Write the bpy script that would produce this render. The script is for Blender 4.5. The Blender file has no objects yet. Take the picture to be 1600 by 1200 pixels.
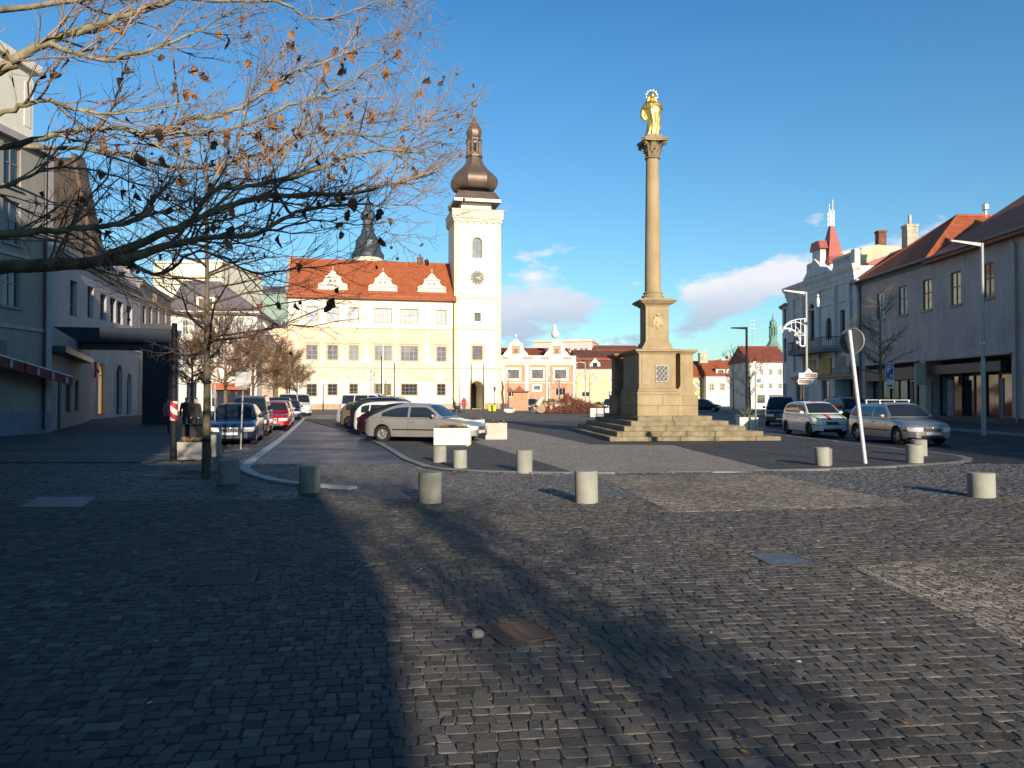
import bpy, bmesh, math, random
import numpy as np
from mathutils import Vector, Matrix, noise as mnoise
C = bpy.context.scene.collection
S = bpy.context.scene
rad = math.radians

# ---------------------------------------------------------------- camera
CAMH = 1.7
PITCH = math.atan(21/1200)
cam = bpy.data.cameras.new('camera'); cam_o = bpy.data.objects.new('camera', cam); C.objects.link(cam_o)
cam_o.location = (0, 0, CAMH); cam_o.rotation_euler = (math.pi/2 + PITCH, 0, 0)
cam.sensor_width = 36; cam.lens = 27; cam.clip_start = 0.05; cam.clip_end = 6000
S.camera = cam_o

# ---------------------------------------------------------------- sun and sky
SUN_AZ = rad(18.5)      # light travels towards (-sin, cos)
SUN_EL = rad(16.0)
sl = bpy.data.lights.new('sun', 'SUN'); so = bpy.data.objects.new('sun', sl); C.objects.link(so)
sl.energy = 5.0; sl.angle = rad(0.55); sl.color = (1.0, 0.865, 0.70)
ldir = Vector((-math.sin(SUN_AZ)*math.cos(SUN_EL), math.cos(SUN_AZ)*math.cos(SUN_EL), -math.sin(SUN_EL)))
so.rotation_euler = ldir.to_track_quat('-Z', 'Y').to_euler()
w = bpy.data.worlds.new('World'); S.world = w; w.use_nodes = True
nt = w.node_tree; N = nt.nodes; L = nt.links
bg = N['Background']
sky = N.new('ShaderNodeTexSky'); sky.sky_type = 'NISHITA'; sky.sun_disc = False
sky.sun_elevation = SUN_EL
sky.sun_rotation = math.atan2(-ldir.x, -ldir.y)
sky.air_density = 1.0; sky.dust_density = 0.6; sky.ozone_density = 2.0
SKY_STRENGTH = 0.11
bg.inputs['Strength'].default_value = SKY_STRENGTH
# clouds in the low sky: banks of cumulus all round, densest at a few degrees height
tc = N.new('ShaderNodeTexCoord'); sep = N.new('ShaderNodeSeparateXYZ'); L.new(tc.outputs['Generated'], sep.inputs[0])
def m_(op, a, b=None, clamp=False):
    n = N.new('ShaderNodeMath'); n.operation = op; n.use_clamp = clamp
    for i, v in enumerate((a, b)):
        if v is None: continue
        if isinstance(v, (int, float)): n.inputs[i].default_value = v
        else: L.new(v, n.inputs[i])
    return n.outputs[0]
az = m_('ARCTAN2', sep.outputs['X'], sep.outputs['Y'])
el = m_('ARCSINE', sep.outputs['Z'])
comb = N.new('ShaderNodeCombineXYZ'); L.new(m_('MULTIPLY', az, 1.0), comb.inputs[0]); L.new(m_('MULTIPLY', el, 2.4), comb.inputs[1])
nz = N.new('ShaderNodeTexNoise'); nz.inputs['Scale'].default_value = 8.5; nz.inputs['Detail'].default_value = 9; nz.inputs['Roughness'].default_value = 0.58
mpn = N.new('ShaderNodeMapping'); mpn.inputs['Location'].default_value = (1.7, 0.4, 0)
L.new(comb.outputs[0], mpn.inputs[0]); L.new(mpn.outputs[0], nz.inputs['Vector'])
def bump_(az0, el0, saz, sel, amp, tilt=0.0):
    da = m_('SUBTRACT', az, az0)
    dx = m_('DIVIDE', da, saz)
    dy = m_('DIVIDE', m_('SUBTRACT', m_('SUBTRACT', el, el0), m_('MULTIPLY', da, tilt)), sel)
    r = m_('ADD', m_('MULTIPLY', dx, dx), m_('MULTIPLY', dy, dy))
    return m_('MULTIPLY', m_('POWER', 2.718, m_('MULTIPLY', r, -1)), amp)
# the two cloud banks of the photograph and some all round the sky behind
cl = bump_(0.035, 0.125, 0.12, 0.055, 0.66)
for a in [(0.285, 0.122, 0.12, 0.034, 0.70, 0.42), (0.42, 0.155, 0.09, 0.028, 0.6, 0.3), (0.21, 0.075, 0.12, 0.014, 0.40),
          (-0.55, 0.07, 0.25, 0.03, 0.5), (1.2, 0.12, 0.4, 0.04, 0.6), (-1.4, 0.1, 0.4, 0.05, 0.6), (2.4, 0.12, 0.4, 0.04, 0.5), (-2.5, 0.1, 0.4, 0.04, 0.5),
          (0.12, 0.145, 0.10, 0.012, 0.25), (0.36, 0.19, 0.06, 0.02, 0.28)]:
    cl = m_('MAXIMUM', cl, bump_(*a))
dens = m_('ADD', m_('SUBTRACT', m_('MULTIPLY', nz.outputs['Fac'], 1.6), 1.10), cl)
dens = m_('MULTIPLY', dens, 5.5, True)
dens = m_('MULTIPLY', dens, 0.86)
shade = m_('MULTIPLY', m_('ADD', m_('SUBTRACT', el, 0.115), m_('MULTIPLY', nz.outputs['Fac'], 0.07)), 13.0, True)
cmix = N.new('ShaderNodeMix'); cmix.data_type = 'RGBA'
CLD = [(3.1, 3.7, 5.0, 1), (7.0, 6.7, 7.0, 1)]
cmix.inputs[6].default_value = CLD[0]; cmix.inputs[7].default_value = CLD[1]
L.new(shade, cmix.inputs[0])
tint = N.new('ShaderNodeMix'); tint.data_type = 'RGBA'; tint.blend_type = 'MULTIPLY'; tint.inputs[0].default_value = 1
tmix = N.new('ShaderNodeMix'); tmix.data_type = 'RGBA'; tmix.inputs[6].default_value = (0.80, 1.08, 1.12, 1); tmix.inputs[7].default_value = (0.40, 0.94, 1.26, 1)
L.new(m_('MULTIPLY', el, 2.0, True), tmix.inputs[0])
tmx2 = N.new('ShaderNodeMix'); tmx2.data_type = 'RGBA'; tmx2.inputs[7].default_value = (0.15, 0.42, 0.70, 1)     # deepening towards the zenith
L.new(tmix.outputs[2], tmx2.inputs[6]); L.new(m_('MULTIPLY', m_('SUBTRACT', el, 0.42), 1.6, True), tmx2.inputs[0]); L.new(tmx2.outputs[2], tint.inputs[7])
L.new(sky.outputs[0], tint.inputs[6])
fm = N.new('ShaderNodeMix'); fm.data_type = 'RGBA'
L.new(dens, fm.inputs[0]); L.new(tint.outputs[2], fm.inputs[6]); L.new(cmix.outputs[2], fm.inputs[7])
L.new(fm.outputs[2], bg.inputs['Color'])
S.view_settings.view_transform = 'Standard'; S.view_settings.look = 'None'
S.view_settings.exposure = 0.35; S.view_settings.gamma = 1.0; S.view_settings.use_curve_mapping = False

# ---------------------------------------------------------------- projection helpers (photo pixels -> world points)
def ray(px, py):
    dx, dz = (px-800)/1200, (600-py)/1200
    return Vector((dx, math.cos(PITCH)-math.sin(PITCH)*dz, math.sin(PITCH)+math.cos(PITCH)*dz))
def at(px, py, Y):
    d = ray(px, py); t = Y/d.y
    return Vector((d.x*t, Y, CAMH+d.z*t))
def g(px, py, z=0.0):
    d = ray(px, py); t = (z-CAMH)/d.z
    return Vector((d.x*t, d.y*t, z))

# ---------------------------------------------------------------- materials
MATS = {}
def mat(name, col, rough=0.8, var=0.0, vscale=2.0, bump=0.0, bscale=30.0, metal=0.0, col2=None, emit=None, spec=0.5, coat=0.0, brick=None, alpha=1.0, stain=0.0):
    if name in MATS: return MATS[name]
    m = bpy.data.materials.new(name); m.use_nodes = True; MATS[name] = m
    n = m.node_tree.nodes; l = m.node_tree.links; b = n['Principled BSDF']
    b.inputs['Base Color'].default_value = (*col, 1); b.inputs['Roughness'].default_value = rough
    b.inputs['Metallic'].default_value = metal; b.inputs['Specular IOR Level'].default_value = spec
    if coat: b.inputs['Coat Weight'].default_value = coat; b.inputs['Coat Roughness'].default_value = 0.04
    if emit: b.inputs['Emission Color'].default_value = (*emit[0], 1); b.inputs['Emission Strength'].default_value = emit[1]
    tcn = n.new('ShaderNodeTexCoord')
    src = None
    if var or col2:
        nz = n.new('ShaderNodeTexNoise'); nz.inputs['Scale'].default_value = vscale; nz.inputs['Detail'].default_value = 6; nz.inputs['Roughness'].default_value = 0.6
        l.new(tcn.outputs['Object'], nz.inputs['Vector'])
        r = n.new('ShaderNodeValToRGB')
        c2 = col2 if col2 else tuple(min(1, c*(1+var)) for c in col); c1 = col if col2 else tuple(c*(1-var) for c in col)
        r.color_ramp.elements[0].position = 0.32; r.color_ramp.elements[1].position = 0.68
        r.color_ramp.elements[0].color = (*c1, 1); r.color_ramp.elements[1].color = (*c2, 1)
        l.new(nz.outputs['Fac'], r.inputs[0]); src = r.outputs[0]
    if stain:   # rain streaks and dirt, stretched vertically
        mp = n.new('ShaderNodeMapping'); mp.inputs['Scale'].default_value = (1.6, 1.6, 0.22); l.new(tcn.outputs['Object'], mp.inputs[0])
        n2 = n.new('ShaderNodeTexNoise'); n2.inputs['Scale'].default_value = 1.3; n2.inputs['Detail'].default_value = 8; n2.inputs['Roughness'].default_value = 0.7
        l.new(mp.outputs[0], n2.inputs['Vector'])
        mr = n.new('ShaderNodeMapRange'); mr.inputs[1].default_value = 0.45; mr.inputs[2].default_value = 0.75; mr.inputs[3].default_value = 1.0; mr.inputs[4].default_value = 1.0-stain
        l.new(n2.outputs['Fac'], mr.inputs[0])
        mx = n.new('ShaderNodeMix'); mx.data_type = 'RGBA'; mx.blend_type = 'MULTIPLY'; mx.inputs[0].default_value = 1
        if src: l.new(src, mx.inputs[6])
        else: mx.inputs[6].default_value = (*col, 1)
        l.new(mr.outputs[0], mx.inputs[7]); src = mx.outputs[2]
    hsrc = None
    if brick:   # (width, height, mortar, contrast, coordinate mapping: 'xz' or 'xy')
        bw, bh, mo, con, plane = brick
        mp = n.new('ShaderNodeMapping')
        if plane == 'xz': mp.inputs['Rotation'].default_value = (math.pi/2, 0, 0)
        l.new(tcn.outputs['Object'], mp.inputs[0])
        bt = n.new('ShaderNodeTexBrick'); bt.inputs['Scale'].default_value = 1
        bt.inputs['Brick Width'].default_value = bw; bt.inputs['Row Height'].default_value = bh; bt.inputs['Mortar Size'].default_value = mo
        bt.inputs['Color1'].default_value = (1, 1, 1, 1); bt.inputs['Color2'].default_value = (1-con,)*3+(1,); bt.inputs['Mortar'].default_value = (1-1.6*con if con < .6 else .05,)*3+(1,)
        l.new(mp.outputs[0], bt.inputs['Vector'])
        mx = n.new('ShaderNodeMix'); mx.data_type = 'RGBA'; mx.blend_type = 'MULTIPLY'; mx.inputs[0].default_value = 1
        if src: l.new(src, mx.inputs[6])
        else: mx.inputs[6].default_value = (*col, 1)
        l.new(bt.outputs['Color'], mx.inputs[7]); src = mx.outputs[2]; hsrc = bt.outputs['Fac']
    if src: l.new(src, b.inputs['Base Color'])
    if bump:
        nb = n.new('ShaderNodeTexNoise'); nb.inputs['Scale'].default_value = bscale; nb.inputs['Detail'].default_value = 5
        l.new(tcn.outputs['Object'], nb.inputs['Vector'])
        bp = n.new('ShaderNodeBump'); bp.inputs['Strength'].default_value = bump; bp.inputs['Distance'].default_value = 0.02
        l.new(nb.outputs['Fac'], bp.inputs['Height'])
        last = bp
        if hsrc is not None:
            b2 = n.new('ShaderNodeBump'); b2.inputs['Strength'].default_value = 0.6; b2.inputs['Distance'].default_value = 0.02; b2.invert = True
            l.new(hsrc, b2.inputs['Height']); l.new(bp.outputs[0], b2.inputs['Normal']); last = b2
        l.new(last.outputs[0], b.inputs['Normal'])
    return m

def paving(name, c1, c2, scale, rough=0.5, tone=False, spec=.22, wet=0.0, bumpd=0.012, aniso=(1, 1, 1), rot=0.0, patch=0.25):
    """stone paving: voronoi setts with dark joints, per-stone tone and larger worn patches"""
    m = bpy.data.materials.new(name); m.use_nodes = True
    n = m.node_tree.nodes; l = m.node_tree.links; b = n['Principled BSDF']
    tcn = n.new('ShaderNodeTexCoord'); mp = n.new('ShaderNodeMapping'); mp.inputs['Scale'].default_value = aniso; mp.inputs['Rotation'].default_value = (0, 0, rot)
    l.new(tcn.outputs['Object'], mp.inputs[0])
    big = n.new('ShaderNodeTexNoise'); big.inputs['Scale'].default_value = 0.45; big.inputs['Detail'].default_value = 6; big.inputs['Roughness'].default_value = 0.65
    l.new(tcn.outputs['Object'], big.inputs['Vector'])
    ramp = n.new('ShaderNodeMix'); ramp.data_type = 'RGBA'; ramp.inputs[6].default_value = (*c1, 1); ramp.inputs[7].default_value = (*c2, 1)
    if tone:
        a = n.new('ShaderNodeAttribute'); a.attribute_name = 'tone'; l.new(a.outputs['Fac'], ramp.inputs[0]); colr = ramp.outputs[2]
        hfac = None
    else:
        v = n.new('ShaderNodeTexVoronoi'); v.feature = 'F1'; v.inputs['Scale'].default_value = scale; v.inputs['Randomness'].default_value = 0.55
        l.new(mp.outputs[0], v.inputs['Vector'])
        ve = n.new('ShaderNodeTexVoronoi'); ve.feature = 'DISTANCE_TO_EDGE'; ve.inputs['Scale'].default_value = scale; ve.inputs['Randomness'].default_value = 0.55
        l.new(mp.outputs[0], ve.inputs['Vector'])
        sp = n.new('ShaderNodeSeparateColor'); l.new(v.outputs['Color'], sp.inputs[0]); l.new(sp.outputs[0], ramp.inputs[0])
        jr = n.new('ShaderNodeMapRange'); jr.inputs[1].default_value = 0.02; jr.inputs[2].default_value = 0.12; jr.inputs[3].default_value = 0.35; jr.inputs[4].default_value = 1.0
        l.new(ve.outputs['Distance'], jr.inputs[0])
        mx = n.new('ShaderNodeMix'); mx.data_type = 'RGBA'; mx.blend_type = 'MULTIPLY'; mx.inputs[0].default_value = 1
        l.new(ramp.outputs[2], mx.inputs[6]); l.new(jr.outputs[0], mx.inputs[7]); colr = mx.outputs[2]; hfac = jr.outputs[0]
    pr = n.new('ShaderNodeMapRange'); pr.inputs[1].default_value = 0.3; pr.inputs[2].default_value = 0.7; pr.inputs[3].default_value = 1-patch; pr.inputs[4].default_value = 1+patch
    l.new(big.outputs['Fac'], pr.inputs[0])
    mx = n.new('ShaderNodeMix'); mx.data_type = 'RGBA'; mx.blend_type = 'MULTIPLY'; mx.inputs[0].default_value = 1
    l.new(colr, mx.inputs[6]); l.new(pr.outputs[0], mx.inputs[7])
    l.new(mx.outputs[2], b.inputs['Base Color'])
    rr = n.new('ShaderNodeMapRange'); rr.inputs[1].default_value = 0.35; rr.inputs[2].default_value = 0.65; rr.inputs[3].default_value = rough-wet; rr.inputs[4].default_value = rough+0.12
    l.new(big.outputs['Fac'], rr.inputs[0]); l.new(rr.outputs[0], b.inputs['Roughness'])
    nb = n.new('ShaderNodeTexNoise'); nb.inputs['Scale'].default_value = 38; nb.inputs['Detail'].default_value = 6; nb.inputs['Roughness'].default_value = 0.65
    l.new(tcn.outputs['Object'], nb.inputs['Vector'])
    bp = n.new('ShaderNodeBump'); bp.inputs['Strength'].default_value = 0.55; bp.inputs['Distance'].default_value = 0.012
    l.new(nb.outputs['Fac'], bp.inputs['Height']); last = bp
    if hfac is not None:
        b2 = n.new('ShaderNodeBump'); b2.inputs['Strength'].default_value = 0.9; b2.inputs['Distance'].default_value = bumpd
        l.new(hfac, b2.inputs['Height']); l.new(bp.outputs[0], b2.inputs['Normal']); last = b2
    l.new(last.outputs[0], b.inputs['Normal'])
    b.inputs['Specular IOR Level'].default_value = spec
    return m

# ---------------------------------------------------------------- mesh builder
class MB:
    def __init__(s): s.v = []; s.f = []; s.m = []
    def add(s, vs, fs, mi=0):
        o = len(s.v); s.v += [tuple(p) for p in vs]; s.f += [tuple(i+o for i in f) for f in fs]; s.m += [mi]*len(fs); return s
    def quad(s, a, b, c, d, mi=0): return s.add([a, b, c, d], [(0, 1, 2, 3)], mi)
    def poly(s, pts, mi=0): return s.add(pts, [tuple(range(len(pts)))], mi)
    def box(s, x0, y0, z0, x1, y1, z1, mi=0, M=None):
        vs = [(x, y, z) for z in (z0, z1) for y in (y0, y1) for x in (x0, x1)]
        if M is not None: vs = [tuple(M @ Vector(p)) for p in vs]
        return s.add(vs, [(0, 2, 3, 1), (4, 5, 7, 6), (0, 1, 5, 4), (2, 6, 7, 3), (0, 4, 6, 2), (1, 3, 7, 5)], mi)
    def bbox(s, x0, y0, z0, x1, y1, z1, b=0.01, mi=0):   # box with chamfered edges
        xs = (x0, x0+b, x1-b, x1); ys = (y0, y0+b, y1-b, y1); zs = (z0, z0+b, z1-b, z1)
        ids = {}; vs = []
        def vid(i, j, k):
            ins = [i in (1, 2), j in (1, 2), k in (1, 2)]
            if sum(ins) < 2: return None
            if (i, j, k) not in ids: ids[(i, j, k)] = len(vs); vs.append((xs[i], ys[j], zs[k]))
            return ids[(i, j, k)]
        fs = []
        for k in (0, 3): q = [vid(1, 1, k), vid(2, 1, k), vid(2, 2, k), vid(1, 2, k)]; fs.append(q if k else q[::-1])
        for j in (0, 3): q = [vid(1, j, 1), vid(2, j, 1), vid(2, j, 2), vid(1, j, 2)]; fs.append(q[::-1] if j else q)
        for i in (0, 3): q = [vid(i, 1, 1), vid(i, 2, 1), vid(i, 2, 2), vid(i, 1, 2)]; fs.append(q if i else q[::-1])
        for k, kk in ((0, 1), (3, 2)):
            for j, jj in ((0, 1), (3, 2)): fs.append([vid(1, jj, k), vid(2, jj, k), vid(2, j, kk), vid(1, j, kk)])
            for i, ii in ((0, 1), (3, 2)): fs.append([vid(ii, 1, k), vid(ii, 2, k), vid(i, 2, kk), vid(i, 1, kk)])
        for j, jj in ((0, 1), (3, 2)):
            for i, ii in ((0, 1), (3, 2)): fs.append([vid(ii, j, 1), vid(ii, j, 2), vid(i, jj, 2), vid(i, jj, 1)])
        for i, ii in ((0, 1), (3, 2)):
            for j, jj in ((0, 1), (3, 2)):
                for k, kk in ((0, 1), (3, 2)): fs.append([vid(i, jj, kk), vid(ii, j, kk), vid(ii, jj, k)])
        return s.add(vs, fs, mi)
    def prism(s, pts, y0, y1, mi=0, M=None):     # polygon in (x,z) extruded along y
        n = len(pts); vs = [(p[0], y0, p[1]) for p in pts]+[(p[0], y1, p[1]) for p in pts]
        if M is not None: vs = [tuple(M @ Vector(p)) for p in vs]
        fs = [tuple(range(n)), tuple(range(2*n-1, n-1, -1))]+[(i, i+n, (i+1) % n+n, (i+1) % n) for i in range(n)]
        return s.add(vs, fs, mi)
    def slab(s, pts, z0, z1, mi=0):             # polygon in (x,y) extruded up
        n = len(pts); vs = [(p[0], p[1], z0) for p in pts]+[(p[0], p[1], z1) for p in pts]
        fs = [tuple(range(n-1, -1, -1)), tuple(range(n, 2*n))]+[(i, (i+1) % n, (i+1) % n+n, i+n) for i in range(n)]
        return s.add(vs, fs, mi)
    def tube(s, path, r, n=8, mi=0, cap=True):
        path = [Vector(p) for p in path]; k = len(path)
        rs = r if isinstance(r, (list, tuple)) else [r]*k
        vs = []; up = None
        for i, p in enumerate(path):
            d = (path[min(i+1, k-1)]-path[max(i-1, 0)])
            d = d.normalized() if d.length > 1e-9 else Vector((0, 0, 1))
            if up is None: up = d.orthogonal().normalized()
            a = (up-d*up.dot(d)); a = a.normalized() if a.length > 1e-6 else d.orthogonal().normalized(); up = a; b = d.cross(a)
            for j in range(n):
                t = 2*math.pi*j/n; vs.append(p+(a*math.cos(t)+b*math.sin(t))*rs[i])
        fs = [(i*n+j, i*n+(j+1) % n, (i+1)*n+(j+1) % n, (i+1)*n+j) for i in range(k-1) for j in range(n)]
        if cap and n > 2: fs += [tuple(range(n-1, -1, -1)), tuple((k-1)*n+j for j in range(n))]
        return s.add(vs, fs, mi)
    def lathe(s, prof, n=16, c=(0, 0), mi=0, rot=0.0, sy=1.0, fn=None):   # prof [(r,z)]
        vs = []
        for r, z in prof:
            for j in range(n):
                t = 2*math.pi*j/n+rot; rr = r*(fn(t, z) if fn else 1)
                vs.append((c[0]+rr*math.cos(t), c[1]+rr*sy*math.sin(t), z))
        k = len(prof)
        fs = [(i*n+j, i*n+(j+1) % n, (i+1)*n+(j+1) % n, (i+1)*n+j) for i in range(k-1) for j in range(n)]
        fs += [tuple(range(n-1, -1, -1)), tuple((k-1)*n+j for j in range(n))]
        return s.add(vs, fs, mi)
    def ball(s, c, r, n=8, mi=0, sc=(1, 1, 1)):
        m = max(4, n//2+1); pr = []
        vs = []
        for i in range(m+1):
            ph = math.pi*i/m
            for j in range(n):
                t = 2*math.pi*j/n
                vs.append((c[0]+r*sc[0]*math.sin(ph)*math.cos(t), c[1]+r*sc[1]*math.sin(ph)*math.sin(t), c[2]-r*sc[2]*math.cos(ph)))
        fs = [(i*n+j, i*n+(j+1) % n, (i+1)*n+(j+1) % n, (i+1)*n+j) for i in range(m) for j in range(n)]
        return s.add(vs, fs, mi)
    def build(s, name, mats, parent=None, loc=None, rz=0, smooth=None, kind=None, label=None):
        me = bpy.data.meshes.new(name); me.from_pydata(s.v, [], s.f)
        if not isinstance(mats, (list, tuple)): mats = [mats]
        for m in mats: me.materials.append(m)
        if any(s.m): me.polygons.foreach_set('material_index', s.m)
        if smooth is not None:
            me.polygons.foreach_set('use_smooth', [True]*len(me.polygons)); me.update()
            if smooth < 179: me.set_sharp_from_angle(angle=rad(smooth))
        me.update()
        o = bpy.data.objects.new(name, me); C.objects.link(o)
        if parent: o.parent = parent
        if loc: o.location = loc
        if rz: o.rotation_euler = (0, 0, rz)
        if kind: o['kind'] = kind
        if label: o['label'] = label
        return o
def thing(name, label, cat, loc=(0, 0, 0), rz=0, group=None):
    o = bpy.data.objects.new(name, None); C.objects.link(o); o.empty_display_size = 0.3
    o.location = loc; o.rotation_euler = (0, 0, rz); tag(o, label, cat, group); return o
def tag(o, label, cat, group=None):
    o['label'] = label; o['category'] = cat
    if group: o['group'] = group
    return o
def copy_tree(o, parent=None):
    c = o.copy(); C.objects.link(c)
    if parent: c.parent = parent
    for ch in o.children: copy_tree(ch, c)
    return c
def child(o, parent, label=None):
    o.parent = parent
    if label: o['label'] = label
    return o
def text_mesh(body, size, mat_, name, parent, loc, rot, ext=0.002):
    cu = bpy.data.curves.new('t', 'FONT'); cu.body = body; cu.size = size; cu.extrude = ext; cu.align_x = 'CENTER'; cu.align_y = 'CENTER'; cu.resolution_u = 2
    to = bpy.data.objects.new('t', cu); C.objects.link(to)
    dg = bpy.context.evaluated_depsgraph_get(); me = bpy.data.meshes.new_from_object(to.evaluated_get(dg))
    bpy.data.objects.remove(to); bpy.data.curves.remove(cu)
    me.materials.clear(); me.materials.append(mat_)
    o = bpy.data.objects.new(name, me); C.objects.link(o); o.parent = parent; o.location = loc; o.rotation_euler = rot
    return o

# shared materials
STEEL = mat('galvanised_steel', (0.55, 0.56, 0.56), 0.45, metal=0.6, var=.1)
DARKMETAL = mat('dark_painted_metal', (0.035, 0.037, 0.042), 0.45, metal=0.2, var=.15)
BLACK = mat('black_plastic', (0.02, 0.02, 0.022), 0.5)
WHITE = mat('white_paint', (0.78, 0.77, 0.74), 0.6, var=.05)
REDP = mat('red_paint', (0.55, 0.03, 0.025), 0.5)
GLASSD = mat('dark_window_glass', (0.03, 0.04, 0.05), 0.05, spec=0.9, var=.3, vscale=.7)
GLASSL = mat('curtained_window_glass', (0.42, 0.42, 0.46), 0.08, spec=0.9, var=.25, vscale=.9)
GLASSM = mat('grey_window_glass', (0.16, 0.165, 0.19), 0.06, spec=0.9, var=.35, vscale=.8)
# ================================================================= GROUND
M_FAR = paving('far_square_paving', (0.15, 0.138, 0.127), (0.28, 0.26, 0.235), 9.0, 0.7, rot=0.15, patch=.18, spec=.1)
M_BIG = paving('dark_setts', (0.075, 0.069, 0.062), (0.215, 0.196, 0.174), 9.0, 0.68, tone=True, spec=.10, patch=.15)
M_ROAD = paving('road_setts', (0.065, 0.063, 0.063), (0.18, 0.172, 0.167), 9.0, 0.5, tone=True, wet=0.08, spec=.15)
M_ROADF = paving('road_setts_far', (0.055, 0.056, 0.062), (0.115, 0.115, 0.122), 8.0, 0.42, wet=0.12, rot=.2)
M_LIGHT = paving('light_mosaic_setts', (0.28, 0.245, 0.21), (0.48, 0.43, 0.37), 13.0, 0.7, patch=.12, spec=.12)
M_TAN = paving('tan_mosaic_setts', (0.21, 0.18, 0.145), (0.50, 0.42, 0.33), 13.0, 0.75, patch=.3, spec=.1)
M_ISL = paving('island_setts', (0.075, 0.072, 0.068), (0.15, 0.142, 0.135), 12.0, 0.65, spec=.12)
M_ASPH = paving('worn_asphalt', (0.05, 0.05, 0.055), (0.085, 0.085, 0.09), 40.0, 0.5, patch=.3, wet=.05)
M_PAV = paving('pavement_slabs', (0.07, 0.07, 0.072), (0.13, 0.125, 0.12), 5.0, 0.6)
M_JOINT = mat('joint_sand', (0.040, 0.036, 0.030), 0.95, col2=(0.055, 0.055, 0.030), vscale=1.5, bump=.6, bscale=60)

def sheet(name, pts, z, m, th=None, kind='structure'):
    mb = MB()
    if th: mb.slab([(p[0], p[1]) for p in pts], z-th, z)
    else: mb.poly([(p[0], p[1], z) for p in pts])
    return mb.build(name, m, kind=kind)
def G(px, py): p = g(px, py); return (p.x, p.y)

sheet('ground', [(-900, -400), (900, -400), (900, 2500), (-900, 2500)], -0.07, M_JOINT)
# far square: one sheet from just beyond the modelled setts to beyond the buildings
sheet('square_paving', [(-200, 19.6), (200, 19.6), (200, 400), (-200, 400)], -0.008, M_FAR)
sheet('joint_sand', [(-30, 2.3), (30, 2.3), (30, 19.9), (-30, 19.9)], -0.0075, M_JOINT)
sheet('street_behind', [(-60, -60), (60, -60), (60, 2.4), (-60, 2.4)], -0.008, M_FAR)

def in_poly(x, y, poly):
    r = np.zeros(x.shape, bool); n = len(poly)
    for i in range(n):
        x0, y0 = poly[i]; x1, y1 = poly[(i+1) % n]
        c = ((y0 > y) != (y1 > y)) & (x < (x1-x0)*(y-y0)/((y1-y0) if y1 != y0 else 1e-9)+x0)
        r ^= c
    return r

# --- outlines on the ground
tan_patch = [G(1330, 886), G(1450, 874), G(1800, 861), G(1900, 1150)]
light_band = [G(731, 690), G(784, 705), G(896, 740), G(1210, 738), G(1050, 697), G(922, 696), G(850, 680), G(800, 671), G(742, 672)]
tan_band = [G(930, 742), G(1050, 800), G(1436, 789), G(1345, 770), G(1205, 741)]
isl = [G(470, 655), G(560, 679), G(596, 697), G(628, 718), G(662, 731), G(705, 737), G(790, 740), G(880, 741), G(1050, 740), G(1210, 737.5), G(1330, 734), G(1440, 728.5), G(1500, 724.5), G(1519, 721), G(1520, 717), G(1495, 712), G(1440, 706), G(1370, 698), G(1290, 688), G(1213, 679), G(1150, 668), G(1100, 660)]
left_kerb = [G(545, 765.5), G(520, 763), G(470, 760), G(420, 753), G(392, 745), G(376, 738), G(374, 731), G(384, 722), G(404, 708), G(430, 690), G(449, 675), G(462, 664), G(473, 654)]
mh = {'a': [G(25, 793), G(130, 793), G(153, 776), G(60, 776)], 'b': [G(268, 916), G(396, 912), G(405, 889), G(292, 892)],
      'c': [G(1170, 866), G(1204, 884), G(1278, 880), G(1236, 864)], 'd': [G(747, 977), G(788, 1009), G(872, 995), G(830, 968)]}
tree_grate = [G(268, 742), G(372, 744), G(372, 735), G(285, 735)]
excl = [tan_patch] + list(mh.values()) + [tree_grate]
def shrink_none(p): return p

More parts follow.
